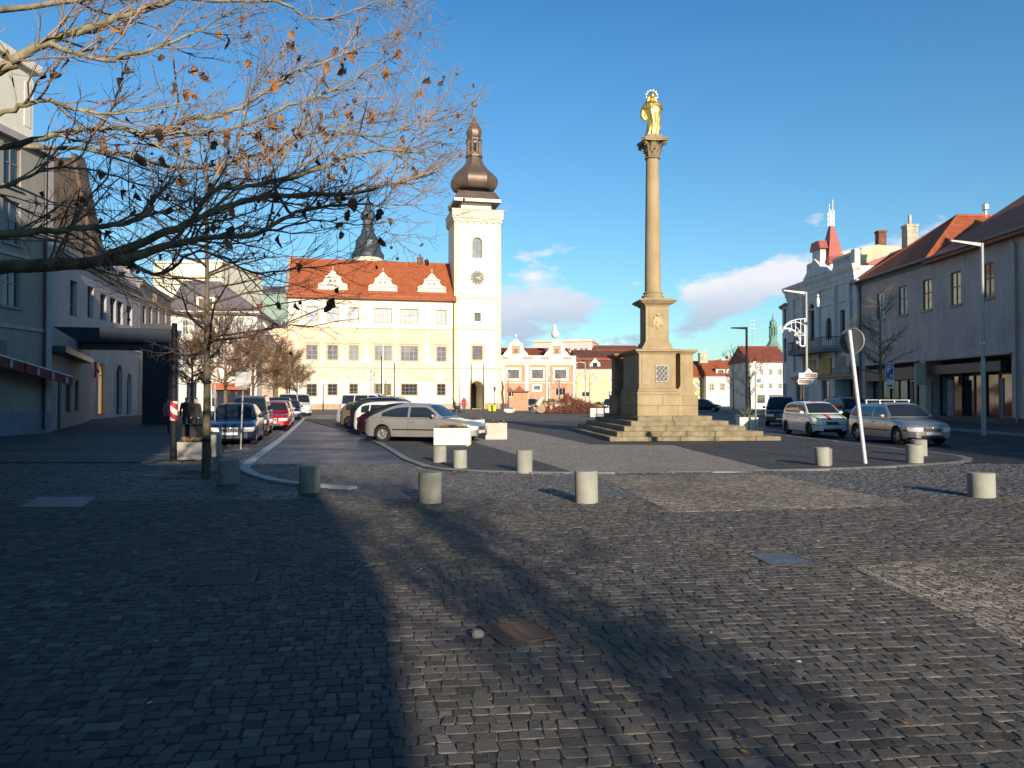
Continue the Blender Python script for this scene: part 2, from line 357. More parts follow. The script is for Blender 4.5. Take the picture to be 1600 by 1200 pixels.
ROT = math.atan(165/1200)      # course direction of the setts
def setts(ymin, ymax, size, pred, seed, wob=0.018, zj=0.0016, ratio=1.18, gap=0.007):
    """rows of stone setts -> arrays of corners (n,4,2), height, tone"""
    rng = np.random.default_rng(seed); out = []
    ca, sa = math.cos(ROT), math.sin(ROT)
    # local frame: a along rows (x-ish), b across rows (y-ish)
    y = ymin-6; rows = []
    R = ymax+12
    while y < R:
        h = size*rng.uniform(0.86, 1.10); rows.append((y, h)); y += h
    for (b0, h) in rows:
        n = int(2.2*ymax/(size*ratio))+30
        wd = size*ratio*rng.uniform(0.7, 1.32, n)
        wd[rng.random(n) < .06] *= 1.35
        x = -1.1*ymax-2+np.cumsum(wd)-rng.uniform(0, size)
        x0 = x-wd; x1 = x
        out.append(np.stack([x0, x1, np.full(n, b0), np.full(n, b0+h)], 1))
    A = np.concatenate(out); n = len(A)
    def wave(a, b): return wob*np.sin(a*0.9+b*.35)+wob*.6*np.sin(a*2.3+1+b*.2)
    j = lambda: rng.normal(0, size*0.036, n)
    gp = gap*rng.uniform(.6, 1.5, n)/2
    skew = rng.normal(0, size*.05, n)
    cs = []
    for (xi, yi, sx, sy) in ((0, 2, 1, 1), (1, 2, -1, 1), (1, 3, -1, -1), (0, 3, 1, -1)):
        a = A[:, xi]+sx*gp+j()+skew*(1 if sy > 0 else -1); b = A[:, yi]+sy*gp+j()*.7
        b = b+wave(A[:, xi], b)
        X = a*ca-b*sa; Y = a*sa+b*ca
        cs.append(np.stack([X, Y], 1))
    Q = np.stack(cs, 1); cx = Q[:, :, 0].mean(1); cy = Q[:, :, 1].mean(1)
    vis = (np.abs(cx) < 0.70*cy+0.5) & (cy > ymin) & (cy < ymax) & pred(cx, cy)
    Q = Q[vis]; n = len(Q)
    z = rng.normal(0, zj, n)-np.abs(rng.normal(0, .002, n)); tilt = rng.normal(0, zj*.6, (n, 4))
    sink = rng.random(n) < .02; z[sink] -= .003
    tone = np.clip(rng.normal(.42, .17, n), 0, 1); tone[rng.random(n) < .02] = 1.0
    return Q, z, tilt, tone
def sett_arrays(Q, z, tilt):
    n = len(Q); c = Q.mean(1, keepdims=True); size = np.linalg.norm(Q[:, 1]-Q[:, 0], axis=1)[:, None, None]
    inset = c+(Q-c)*0.89; mid = c+(Q-c)*0.97
    top = np.concatenate([inset, (z[:, None]+tilt)[:, :, None]], 2)
    sh = np.concatenate([mid, (z[:, None]+tilt-0.0035)[:, :, None]], 2)
    md = np.concatenate([Q, (z[:, None]+tilt-0.014)[:, :, None]], 2)
    bt = np.concatenate([Q, np.full((n, 4, 1), -0.075)], 2)
    V = np.concatenate([top, sh, md, bt], 1)   # n,16,3
    f = [(0, 1, 2, 3)]
    for k in range(3):
        for i in range(4): f.append((k*4+(i+1) % 4, k*4+i, (k+1)*4+i, (k+1)*4+(i+1) % 4))
    return V, np.array(f)
def sett_mesh(name, V, F, tone, m):
    n = len(V); me = bpy.data.meshes.new(name)
    me.vertices.add(n*16); me.vertices.foreach_set('co', V.reshape(-1))
    FF = (F[None]+np.arange(n)[:, None, None]*16).reshape(-1, 4); nf = len(FF)
    me.loops.add(nf*4); me.loops.foreach_set('vertex_index', FF.reshape(-1).astype(np.int32))
    me.polygons.add(nf); me.polygons.foreach_set('loop_start', np.arange(0, nf*4, 4, dtype=np.int32))
    me.update(calc_edges=True)
    at_ = me.attributes.new('tone', 'FLOAT', 'FACE'); at_.data.foreach_set('value', np.repeat(tone, len(F)).astype(np.float32))
    sm = np.tile(np.array([0]+[1]*8+[0]*4, bool), n)
    me.polygons.foreach_set('use_smooth', sm)
    me.materials.append(m); me.update(); return me
# boundary between the big foreground setts and the smaller road setts
def road_pred(x, y):
    # large setts up to a slanting line roughly at 12.6 m, small ones beyond
    return (y > 13.0+0.05*x) & (y < 19.8)
def outside(polys):
    def f(x, y):
        r = np.ones(x.shape, bool)
        for p in polys: r &= ~in_poly(x, y, p)
        return r
    return f
lk_poly = left_kerb+[(-30, 80), (-40, 15)]
ex_all = outside(excl); ex_isl = outside([isl, tan_band])
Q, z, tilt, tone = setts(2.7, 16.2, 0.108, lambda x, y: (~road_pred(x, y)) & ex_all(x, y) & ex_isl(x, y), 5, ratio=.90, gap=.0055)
V, F = sett_arrays(Q, z, tilt)
dist = Q.mean(1)[:, 1]+0.35*np.abs(Q.mean(1)[:, 0]-0.2); order = np.argsort(dist)
big = bpy.data.objects.new('sett_paving', None); C.objects.link(big); big['kind'] = 'structure'
near = order[:300]; rest = order[300:]
o = bpy.data.objects.new('setts_beyond', sett_mesh('setts_beyond', V[rest], F, tone[rest], M_BIG)); C.objects.link(o); o.parent = big; o['kind'] = 'stuff'
for i in near:
    c = V[i].mean(0); c[2] = 0
    so_ = bpy.data.objects.new('sett', sett_mesh('sett', (V[i]-c)[None], F, tone[i:i+1], M_BIG)); C.objects.link(so_); so_.parent = big; so_.location = c
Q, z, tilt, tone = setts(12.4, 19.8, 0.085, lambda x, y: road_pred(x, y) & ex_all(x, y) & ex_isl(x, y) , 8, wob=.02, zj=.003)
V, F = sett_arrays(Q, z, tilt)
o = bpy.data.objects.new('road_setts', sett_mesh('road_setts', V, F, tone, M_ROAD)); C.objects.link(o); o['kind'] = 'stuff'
tag(o, 'small grey setts of the crossing beyond the first row of bollards', 'paving')
# sheets
sheet('tan_paving_patch', tan_patch, -0.002, M_TAN, .05)
sheet('traffic_island', isl, 0.030, M_ISL, .1)
sheet('light_paving_band', light_band, 0.034, M_LIGHT)
sheet('tan_paving_band', tan_band, -0.001, M_TAN, .05)
# left road between the kerb and the island
road = [G(560, 766), G(470, 760), G(420, 753), G(376, 738), G(374, 731), G(404, 708), G(449, 675), G(480, 648), G(545, 645), G(470+95, 683), G(596, 697), G(628, 718), G(662, 731), G(705, 737)]
sheet('left_road', [(-7.1, 19.7), (-9.5, 30), (-17.1, 62), (-19.5, 75), (-9.5, 75), (-6.8, 45), (-4.6, 30), (-3, 24), (-1, 19.7)], -0.004, M_ROADF)
# right carriageway
sheet('right_road', [(11.2, 19.7), (40, 19.7), (24.5, 31), (23.5, 40), (21, 85), (30, 140), (10, 140), (12.2, 60), (11.7, 36), (11.2, 25)], -0.004, M_ASPH)
sheet('right_pavement', [(31, 15), (31, 90), (24.8, 90), (23.9, 60), (22.4, 33), (20.5, 24), (18, 15)], 0.10, M_PAV, .17)
lp = [(p[0]-.3, p[1]) for p in left_kerb[5:]]
sheet('left_pavement', [(-60, 20), (-8.6, 20), (-10.5, 27.2), (-13.5, 33), (-16.5, 44), (-24, 80), (-60, 80)], 0.02, M_PAV, .08)

M_KERB = mat('pale_granite_kerb', (0.42, 0.41, 0.40), 0.6, var=.18, vscale=3, bump=.3, bscale=30)
M_KERB2 = mat('grey_granite_kerb', (0.22, 0.21, 0.205), 0.6, var=.2, vscale=3, bump=.3, bscale=30)
def kerb(name, pts, width, z, m, L0=0.9, side=1, seed=1, h=.12, zv=.004):
    rnd = random.Random(seed); par = bpy.data.objects.new(name, None); C.objects.link(par); par['kind'] = 'structure'
    P = [Vector((p[0], p[1], 0)) for p in pts]; seg = []
    cum = [0]
    for a, b in zip(P, P[1:]): cum.append(cum[-1]+(b-a).length)
    def pt(s):
        for i in range(len(P)-1):
            if s <= cum[i+1] or i == len(P)-2:
                t = (s-cum[i])/(cum[i+1]-cum[i]); return P[i].lerp(P[i+1], t)
    s = 0
    while s < cum[-1]-.05:
        ll = min(L0*rnd.uniform(.85, 1.15), cum[-1]-s); a = pt(s+.006); b = pt(s+ll-.006); d = (b-a)
        if d.length < .05: break
        mb = MB(); mb.bbox(-d.length/2, 0 if side > 0 else -width, -h, d.length/2, width if side > 0 else 0, 0, .012)
        c = (a+b)/2; o = mb.build('kerb_stone', m, par, (c.x, c.y, z+rnd.uniform(-zv, zv)), math.atan2(d.y, d.x)); s += ll
    return par
kerb('island_kerb', isl[1:21], 0.2, 0.038, M_KERB2, 1.0, side=1, seed=2, h=.2)
kerb('left_street_kerb', left_kerb, 0.24, 0.045, M_KERB, 0.85, side=-1, seed=3, h=.2)
kerb('right_street_kerb', [(22.4, 33), (20.5, 24), (18.6, 17.5)][::-1]+[(23.2, 46), (23.9, 60), (24.8, 88)], 0.2, 0.112, M_KERB2, 1.6, side=1, seed=4, h=.25)
# white parking line marks
M_LINE = mat('worn_white_paint', (0.45, 0.45, 0.44), 0.7, var=.3, vscale=6)
for a, b, wd in ((G(0, 711), G(290, 712), .10), (G(345, 708), G(392, 702), .12), (G(225, 744), G(300, 744.5), .06)):
    a = Vector((*a, 0)); b = Vector((*b, 0)); n = Vector((-(b-a).y, (b-a).x, 0)).normalized()*wd
    sheet('painted_line', [a, b, b+n, a+n], 0.012 if a.y < 20 else .026, M_LINE)
# covers
M_PLATE = mat('steel_cover_plate', (0.15, 0.155, 0.175), 0.45, metal=.4, var=.35, vscale=4, bump=1.0, bscale=22)
M_CONCP = mat('concrete_cover', (0.20, 0.20, 0.205), 0.6, var=.2, vscale=4, bump=.3, bscale=40)
M_RUST = mat('rusty_iron', (0.085, 0.05, 0.036), 0.6, metal=.3, var=.4, vscale=12, bump=.4, bscale=60)
def cover(key, m, label, rim=M_RUST, z=.003):
    P = [Vector((*p, 0)) for p in mh[key]]; c = sum(P, Vector())/4
    t = thing('manhole_cover' if key != 'd' else 'drain_grate', label, 'manhole cover' if key != 'd' else 'drain', (c.x, c.y, 0))
    MB().slab([((p-c)*.94) for p in P], -.06, z).build('plate' if key != 'd' else 'pit', m if key != 'd' else BLACK, t) if key != 'd' else MB().slab([((p-c)*.94) for p in P], -.0675, -.006).build('pit', BLACK, t)
    mb = MB()
    for a, b in zip(P, P[1:]+P[:1]):
        a = a-c; b = b-c
        mb.add([a*1.0, b*1.0, b*.94, a*.94]+[Vector((v.x, v.y, -.06)) for v in (a, b, b*.94, a*.94)], [(3, 2, 1, 0), (0, 1, 5, 4), (2, 3, 7, 6), (1, 2, 6, 5), (3, 0, 4, 7)])
    ob = mb.build('rim', rim, t)
    ob.location.z = z+.001
    return t, [p-c for p in P]
cover('a', M_CONCP, 'large pale cover slab in the setts at the far left')
cover('b', mat('dark_cover_plate', (.06, .063, .07), .75, var=.35, vscale=4, bump=1.0, bscale=22, spec=.25), 'steel cover plate in the shaded setts left of centre')
cover('c', M_PLATE, 'bluish steel manhole cover in the sunlit setts at right')
t, P = cover('d', M_RUST, 'rusty slotted drain grate in the foreground setts')
a, b, c_, d_ = [p*.93 for p in P]       # bars run across from edge ab to edge dc
for k in range(11):
    s = (k+.5)/11; p0 = a.lerp(d_, 0).lerp(b, s); p1 = d_.lerp(c_, s); 
    dv = (p1-p0); L0 = dv.length; mb = MB(); mb.box(0, -.011, -.03, L0, .011, .002)
    mb.build('grate_bar', M_RUST, t, tuple(p0), math.atan2(dv.y, dv.x))
# bars the other way
for k in range(1, 4):
    s = k/4; p0 = a.lerp(b, 0).lerp(d_, s); p1 = b.lerp(c_, s); dv = p1-p0
    MB().box(0, -.008, -.032, dv.length, .008, -.002).build('grate_bar', M_RUST, t, tuple(p0), math.atan2(dv.y, dv.x))
p = g(746, 996); mb = MB(); mb.bbox(-.045, -.04, -.01, .045, .04, .05, .018)
tag(mb.build('loose_stone', M_CONCP, None, (p.x, p.y, 0.004), .3), 'small pale loose stone beside the rusty drain grate', 'stone')
# scattered leaves and litter on the setts
rnd = random.Random(77); mb = MB()
for k in range(240):
    y = rnd.uniform(3.6, 16); x = rnd.uniform(-.6, .62)*y; s = rnd.uniform(.008, .022); a = rnd.uniform(0, 6.28)
    if rnd.random() < .25: x = rnd.uniform(.2, .5)*y
    pts = [(x+s*math.cos(a+q)*rnd.uniform(.6, 1.2), y+s*math.sin(a+q)*rnd.uniform(.6, 1.2), .008+rnd.uniform(0, .012)) for q in (0, 1.3, 2.5, 3.9, 5)]
    mb.poly(pts, 0 if rnd.random() < .8 else 1)
o = mb.build('leaf_litter', [mat('dry_leaf', (0.22, 0.12, 0.05), .8, var=.3, vscale=20), mat('pale_scrap', (.5, .48, .44), .7)], kind='stuff'); tag(o, 'scattered dry leaf bits on the foreground setts', 'leaf litter')
# green moss tufts in the joints, lower right
mb = MB(); rnd = random.Random(9)
for k in range(900):
    cx, cy, sp = rnd.choice([(1.9, 4.6, .35), (2.4, 4.2, .4), (1.5, 4.9, .3), (0.1, 4.1, .3), (2.9, 4.0, .3), (-.5, 4.4, .25), (1.0, 4.3, .5)])
    x = rnd.gauss(cx, sp); y = rnd.gauss(cy, sp); h = rnd.uniform(.006, .02); a = rnd.uniform(0, 6.28); s = .005
    mb.add([(x-s*math.cos(a), y-s*math.sin(a), -.012), (x+s*math.cos(a), y+s*math.sin(a), -.012), (x+rnd.uniform(-.01, .01), y, h-.008)], [(0, 1, 2)])
o = mb.build('moss', mat('moss_green', (0.05, 0.065, 0.015), .9, var=.3, vscale=30), kind='stuff'); tag(o, 'green moss and grass in joints of the foreground setts', 'moss')
# ================================================================= BUILDING HELPERS
class Fac:
    def __init__(s, P0, P1):
        s.P0 = Vector((P0[0], P0[1], 0)); d = Vector((P1[0], P1[1], 0))-s.P0; s.w = d.length; s.u = d.normalized()
        s.n = Vector((-s.u.y, s.u.x, 0)); s.rz = math.atan2(s.u.y, s.u.x)
    def uz(s, px, py, y=0.0):      # local (x, z) of the photo pixel on the plane at local depth y
        d = ray(px, py); o = Vector((0, 0, CAMH)); q = s.P0+s.n*y
        t = (q-o).dot(s.n)/d.dot(s.n); p = o+d*t
        return (p-s.P0).dot(s.u), p.z
    def u_(s, px, y=0.0): return s.uz(px, 600, y)[0]
    def op(s, x0, y0, x1, y1, **k):
        u0 = s.u_(x0); u1 = s.u_(x1); xm = (x0+x1)/2
        return dict(u0=u0, u1=u1, z0=max(0.02, s.uz(xm, y1)[1]), z1=s.uz(xm, y0)[1], **k)
def fpx(x0, D0, x1, dirang=None, D1=None):
    """facade from photo column x0 at depth D0 to column x1 (either at depth D1 or along direction dirang)"""
    P0 = Vector(((x0-800)/1200*D0, D0))
    if D1: return Fac(P0, ((x1-800)/1200*D1, D1))
    u = Vector((math.cos(dirang), math.sin(dirang))); r = (x1-800)/1200
    t = (r*P0.y-P0.x)/(u.x-r*u.y); return Fac(P0, P0+u*t)

def arch_pts(u0, u1, zs, rise, n=12):
    c = (u0+u1)/2; a = (u1-u0)/2
    return [(c-a*math.cos(math.pi*i/n), zs+rise*math.sin(math.pi*i/n)) for i in range(n+1)]
def holed_wall(mb, w, h, ops, rev, mi=0, z0=0.0, mr=0):
    """front face in the plane y=0 with openings and reveals"""
    us = sorted(set([0, w]+[round(min(max(o[k], 0), w), 4) for o in ops for k in ('u0', 'u1')]))
    zs = sorted(set([z0, h]+[round(min(max(o[k], z0), h), 4) for o in ops for k in ('z0', 'z1')]))
    for j in range(len(zs)-1):
        run = None
        for i in range(len(us)-1):
            cu = (us[i]+us[i+1])/2; cz = (zs[j]+zs[j+1])/2
            hole = any(o['u0'] < cu < o['u1'] and o['z0'] < cz < o['z1'] for o in ops)
            if not hole: run = us[i] if run is None else run
            if (hole or i == len(us)-2) and run is not None:
                e = us[i] if hole else us[i+1]
                mb.quad((run, 0, zs[j]), (e, 0, zs[j]), (e, 0, zs[j+1]), (run, 0, zs[j+1]), mi); run = None
    for o in ops:
        u0, u1, a, b = o['u0'], o['u1'], o['z0'], o['z1']; r = o.get('rev', rev)
        if o.get('arch'):
            rise = min((u1-u0)/2, b-a-.05); zs_ = b-rise; P = arch_pts(u0, u1, zs_, rise, 12)
            for i in range(12):
                p, q = P[i], P[i+1]
                mb.quad((p[0], 0, p[1]), (q[0], 0, q[1]), (q[0], 0, b), (p[0], 0, b), mi)
                mb.quad((p[0], 0, p[1]), (p[0], r, p[1]), (q[0], r, q[1]), (q[0], 0, q[1]), mr)
            mb.quad((u0, 0, a), (u0, r, a), (u0, r, zs_), (u0, 0, zs_), mr); mb.quad((u1, 0, a), (u1, 0, zs_), (u1, r, zs_), (u1, r, a), mr)
        else:
            mb.quad((u0, 0, a), (u0, r, a), (u0, r, b), (u0, 0, b), mr); mb.quad((u1, 0, a), (u1, 0, b), (u1, r, b), (u1, r, a), mr)
            mb.quad((u0, 0, b), (u0, r, b), (u1, r, b), (u1, 0, b), mr)
        mb.quad((u0, 0, a), (u1, 0, a), (u1, r, a), (u0, r, a), mr)
def window_fill(o, root, rev, dfl_frame, dfl_glass):
    u0, u1, a, b = o['u0'], o['u1'], o['z0'], o['z1']; r = o.get('rev', rev); w = u1-u0; h = b-a
    fr = o.get('frame', dfl_frame); gl = o.get('glass', dfl_glass); t = o.get('t', min(.07, w*.08)); cols = o.get('cols', 2); rows = o.get('rows', 2)
    y1 = r-.02; y0 = y1-.06; mb = MB()
    if o.get('open'): return
    if o.get('arch'):
        rise = min(w/2, h-.05); zs = b-rise; P = arch_pts(u0, u1, zs, rise, 12); Q = arch_pts(u0+t, u1-t, zs, rise-t, 12)
        for i in range(12): mb.add([(P[i][0], y0, P[i][1]), (P[i+1][0], y0, P[i+1][1]), (Q[i+1][0], y0, Q[i+1][1]), (Q[i][0], y0, Q[i][1]), (Q[i][0], y1, Q[i][1]), (Q[i+1][0], y1, Q[i+1][1])], [(0, 1, 2, 3), (3, 2, 5, 4)])
        mb.box(u0, y0, a, u0+t, y1, zs); mb.box(u1-t, y0, a, u1, y1, zs); mb.box(u0+t, y0, a, u1-t, y1, a+t)
        if rows > 1: mb.box(u0+t, y0+.002, zs-t/2, u1-t, y1, zs+t/2)
        top = b-t
    else:
        mb.box(u0, y0, a, u0+t, y1, b); mb.box(u1-t, y0, a, u1, y1, b); mb.box(u0+t, y0, a, u1-t, y1, a+t); mb.box(u0+t, y0, b-t, u1-t, y1, b)
        for k in range(1, rows): zz = a+h*(k/rows if rows != 2 else .56); mb.box(u0+t, y0+.004, zz-t*.4, u1-t, y1, zz+t*.4)
        top = b-t
    for k in range(1, cols): uu = u0+w*k/cols; mb.box(uu-t*.45, y0+.007, a+t, uu+t*.45, y1, top-(.02 if o.get('arch') else 0))
    wo = mb.build(o.get('name', 'window'), fr, root)
    pm = MB()
    if o.get('arch'): pm.poly([(u0+.01, r-.04, a+.01)]+[(p[0], r-.04, p[1]-.005) for p in P]+[(u1-.01, r-.04, a+.01)])
    else: pm.quad((u0+.01, r-.04, a+.01), (u1-.01, r-.04, a+.01), (u1-.01, r-.04, b-.01), (u0+.01, r-.04, b-.01))
    pm.build('pane', gl, wo)
    if o.get('sill'):
        MB().box(u0-.08, -.10, a-.09, u1+.08, .05, a-.003).build('sill', o['sill'], wo)
    if o.get('sur'):
        s = o.get('sw', .18); m = MB(); d = -.035
        if o.get('arch'):
            R = arch_pts(u0-s, u1+s, zs, rise+s, 12); P2 = P
            for i in range(12): m.add([(R[i][0], d, R[i][1]), (R[i+1][0], d, R[i+1][1]), (P2[i+1][0], d, P2[i+1][1]), (P2[i][0], d, P2[i][1]), (R[i][0], .0, R[i][1]), (R[i+1][0], .0, R[i+1][1]), (P2[i][0], .02, P2[i][1]), (P2[i+1][0], .02, P2[i+1][1])], [(0, 1, 2, 3), (4, 5, 1, 0), (3, 2, 7, 6)])
            m.box(u0-s, d, a, u0-.002, .02, zs); m.box(u1+.002, d, a, u1+s, .02, zs)
        else:
            m.box(u0-s, d, a-s, u0-.002, .02, b+s); m.box(u1+.002, d, a-s, u1+s, .02, b+s); m.box(u0-.002, d, b+.002, u1+.002, .02, b+s); m.box(u0-.002, d, a-s, u1+.002, .02, a-.002)
        m.build('surround', o['sur'], wo)
    if o.get('hood'):
        MB().box(u0-.3, -.16, b+.28, u1+.3, .02, b+.42).build('hood', o['hood'], wo)
    if o.get('shut'):
        m = MB()
        for (q0, q1) in ((u0-w*.55, u0-.05), (u1+.05, u1+w*.55)):
            m.box(q0, -.05, a, q1, -.004, b)
        m.build('shutters', o['shut'], wo)
def building(name, label, cat, F, h, depth, ops, wall, frame=WHITE, glass=GLASSM, rev=.18, bk=.5, group=None, sides=True, parts=None, back=True):
    root = thing(name, label, cat, tuple(F.P0), F.rz, group)
    ops = [o for o in ops if o['u1'] > 0.05 and o['u0'] < F.w-.05 and o['z1'] > o['z0']+.1]
    mb = MB(); holed_wall(mb, F.w, h, ops, rev)
    W = F.w
    mb.quad((0, 0, 0), (0, 0, h), (0, depth, h), (0, depth, 0)); mb.quad((W, 0, 0), (W, depth, 0), (W, depth, h), (W, 0, h))
    mb.quad((0, depth, 0), (0, depth, h), (W, depth, h), (W, depth, 0)); mb.quad((0, 0, h), (W, 0, h), (W, depth, h), (0, depth, h))
    mb.quad((.01, rev+bk, .01), (W-.01, rev+bk, .01), (W-.01, rev+bk, h-.01), (.01, rev+bk, h-.01), 1)  # black sheet stands in for the dark interior behind the openings
    mb.build('wall', [wall, BLACK], root)
    for o in ops: window_fill(o, root, rev, frame, glass)
    return root
def gable(root, W, h, depth, rh, m, over=.5, hip0=0, hip1=0, name='roof', ridge=None, x0=0, y0=0, gablemat=None, y1=None):
    """ridge parallel to the facade"""
    D = depth if y1 is None else y1
    r = ridge if ridge is not None else (y0+D)/2; a = x0-over*(1 if hip0 else .4); b = W+over*(1 if hip1 else .4)
    e0, e1 = y0-over, D+over; s0 = rh/(r-y0); z0 = h-over*s0*.6; s1 = rh/(D-r); z1 = h-over*s1*.6
    A, B = (a, e0, z0), (b, e0, z0); Cc, Dd = (b, e1, z1), (a, e1, z1); R0 = (a+hip0, r, h+rh); R1 = (b-hip1, r, h+rh)
    t = .16; mb = MB()
    mb.add([A, B, Cc, Dd, R0, R1]+[(p[0], p[1], p[2]-t) for p in (A, B, Cc, Dd)],
           [(0, 1, 5, 4), (2, 3, 4, 5), (3, 0, 4), (1, 2, 5), (6, 7, 1, 0), (7, 8, 2, 1), (8, 9, 3, 2), (9, 6, 0, 3), (6, 9, 8, 7)])
    o = mb.build(name, m, root)
    mb = MB(); mb.tube([R0, R1], .13, 6); 
    if hip0: mb.tube([A, R0], .1, 6); mb.tube([Dd, R0], .1, 6)
    if hip1: mb.tube([B, R1], .1, 6); mb.tube([Cc, R1], .1, 6)
    mb.build('ridge_tiles', m, o)
    return o
def roofmat(name, c, c2, w=.2, h=.16):
    return mat(name, c, .8, col2=c2, vscale=1.1, bump=.4, bscale=12, brick=(w*1.0, h*1.8, .018, .22, 'xy'))
R_ORANGE = roofmat('orange_roof_tiles', (.36, .085, .028), (.46, .125, .045))
R_RED = roofmat('red_roof_tiles', (.24, .065, .035), (.33, .09, .045))
R_BROWN = roofmat('brown_roof_tiles', (.15, .05, .035), (.22, .075, .045))
R_GREY = mat('grey_sheet_roof', (.13, .12, .12), .6, var=.25, vscale=1.2, bump=.2, bscale=8)
COPPER = mat('green_copper', (.13, .24, .19), .55, col2=(.20, .33, .25), vscale=1.5, bump=.2, bscale=10)
BROWNCU = mat('brown_copper_sheet', (.12, .083, .066), .5, col2=(.185, .13, .10), vscale=1.2, metal=.35, bump=.15, bscale=9)
DARKSLATE = mat('dark_weathered_copper', (.055, .06, .07), .5, col2=(.09, .10, .115), vscale=1.5, metal=.3)
CREAM = mat('cream_plaster', (.84, .765, .60), .85, var=.05, vscale=.6, bump=.3, bscale=25, stain=.10)
CREAMW = mat('pale_trim_plaster', (.82, .76, .62), .85, var=.04, bump=.2)
SANDT = mat('sand_trim_plaster', (.62, .46, .31), .85, var=.12, vscale=3, bump=.2)
ORANGEPL = mat('plaster_pink', (.64, .30, .19), .85, var=.08, vscale=1, stain=.12)
YEL = mat('yellow_plaster', (.74, .60, .34), .85, var=.07, vscale=.7, bump=.3, stain=.12)
PALE = mat('pale_white_plaster', (.72, .68, .60), .85, var=.06, vscale=.7, bump=.3, stain=.12)
BROWNF = mat('brown_window_frame', (.13, .075, .045), .5)
GREYF = mat('grey_window_frame', (.22, .20, .19), .5)
CHIM = mat('chimney_brick', (.25, .10, .06), .9, var=.3, vscale=3, brick=(.26, .1, .012, .3, 'xz'), bump=.3)
CHIMP = mat('chimney_plaster', (.50, .44, .34), .9, var=.25, vscale=2, bump=.4, stain=.4)
def chimney(root, x, y, z0, z1, w=.6, m=CHIM, pot=0, name='chimney'):
    mb = MB(); mb.box(x-w/2, y-w/2, z0, x+w/2, y+w/2, z1-.2); mb.box(x-w/2-.06, y-w/2-.06, z1-.2, x+w/2+.06, y+w/2+.06, z1)
    if pot: mb.tube([(x, y, z1), (x, y, z1+pot)], w*.16, 8)
    return mb.build(name, m, root)
def antenna(root, x, y, z0, h=2.2, m=STEEL):
    mb = MB(); mb.tube([(x, y, z0), (x, y, z0+h)], .03, 5)
    for k in range(3):
        zz = z0+h*(.6+.17*k); mb.tube([(x-.45+.1*k, y, zz), (x+.45-.1*k, y, zz)], .018, 4)
    return mb.build('aerial', m, root)
def moulding(root, W, z, prof, m, name='cornice', x0=0, ov=0.0, depth=None):
    """horizontal band with profile [(out, dz)...] along the front (and returning at both ends)"""
    mb = MB(); n = len(prof)
    vs = [(x0-ov-p[0]*.999, -p[0], z+p[1]) for p in prof]+[(W+ov+p[0]*.999, -p[0], z+p[1]) for p in prof]
    fs = [(i, i+1, n+i+1, n+i) for i in range(n-1)]
    mb.add(vs, fs)
    d = depth if depth else .3
    mb.add([(x0-ov-p[0]*.999, -p[0], z+p[1]) for p in prof]+[(x0-ov-p[0]*.999, d, z+p[1]) for p in prof], [(n+i, n+i+1, i+1, i) for i in range(n-1)])
    mb.add([(W+ov+p[0]*.999, -p[0], z+p[1]) for p in prof]+[(W+ov+p[0]*.999, d, z+p[1]) for p in prof], [(i, i+1, n+i+1, n+i) for i in range(n-1)])
    return mb.build(name, m, root)
CORN = [(-.0, -.45), (.06, -.45), (.06, -.32), (.16, -.26), (.20, -.14), (.34, -.06), (.36, .06), (-.05, .10)]
STRING = [(0, -.10), (.05, -.08), (.09, .0), (.09, .06), (0, .10)]

# ================================================================= TOWN HALL
A12 = rad(12.0)
FH = fpx(450, 108, 709.5, A12)
uz = FH.uz
hE = uz(580, 462)[1]
win = []
M_WF = mat('town_hall_window_frame', (.33, .27, .24), .6)
for (x0, x1, c) in ((478, 496, 2), (511, 528, 2), (545, 560, 2), (585, 612, 4), (626, 653, 4), (682, 697, 2)):
    dy = (x0-480)*.028
    gl = GLASSL
    win.append(FH.op(x0, 479+dy, x1, 501+dy, cols=c, rows=2, glass=gl, frame=M_WF, sur=SANDT, sw=.12, t=.09))
    win.append(FH.op(x0, 539+dy*.5, x1, 562+dy*.5, cols=c, rows=3, glass=GLASSM, frame=M_WF, sur=SANDT, sw=.16, t=.09, hood=SANDT))
    if x0 > 485: win.append(FH.op(x0+1, 600, x1-1, 617.5, cols=c, rows=3, glass=GLASSD, frame=BROWNF, sur=SANDT, sw=.16, t=.10))
win.append(FH.op(479, 600, 495, 619, cols=2, rows=3, glass=GLASSD, frame=BROWNF, sur=SANDT, sw=.16, t=.10))
hall = building('town_hall', 'cream town hall with sgraffito frieze and three curved dormer gables on its orange roof', 'building', FH, hE, 11, win, CREAM, frame=M_WF, rev=.22)
# sgraffito storeys: sandy plaster panels 1 cm proud with pale figures scratched in
def sgraffito(name, c_sand, c_pale, seed):
    m = bpy.data.materials.new(name); m.use_nodes = True; n = m.node_tree.nodes; l = m.node_tree.links; b = n['Principled BSDF']; b.inputs['Roughness'].default_value = .9
    tcn = n.new('ShaderNodeTexCoord'); mp = n.new('ShaderNodeMapping'); mp.inputs['Location'].default_value = (seed, seed*.3, 0); l.new(tcn.outputs['Object'], mp.inputs[0])
    nz = n.new('ShaderNodeTexNoise'); nz.inputs['Scale'].default_value = 1.25; nz.inputs['Detail'].default_value = 9; nz.inputs['Roughness'].default_value = .72; nz.inputs['Distortion'].default_value = 1.6
    l.new(mp.outputs[0], nz.inputs['Vector']); r = n.new('ShaderNodeValToRGB'); e = r.color_ramp.elements
    e[0].position = .40; e[0].color = (*c_sand, 1); e[1].position = .56; e[1].color = (*c_pale, 1)
    k = e.new(.48); k.color = (*[a*.86 for a in c_sand], 1)
    l.new(nz.outputs['Fac'], r.inputs[0]); l.new(r.outputs[0], b.inputs['Base Color']); return m
SG2 = sgraffito('sgraffito_scrollwork', (.68, .53, .38), (.82, .74, .60), 8.2)
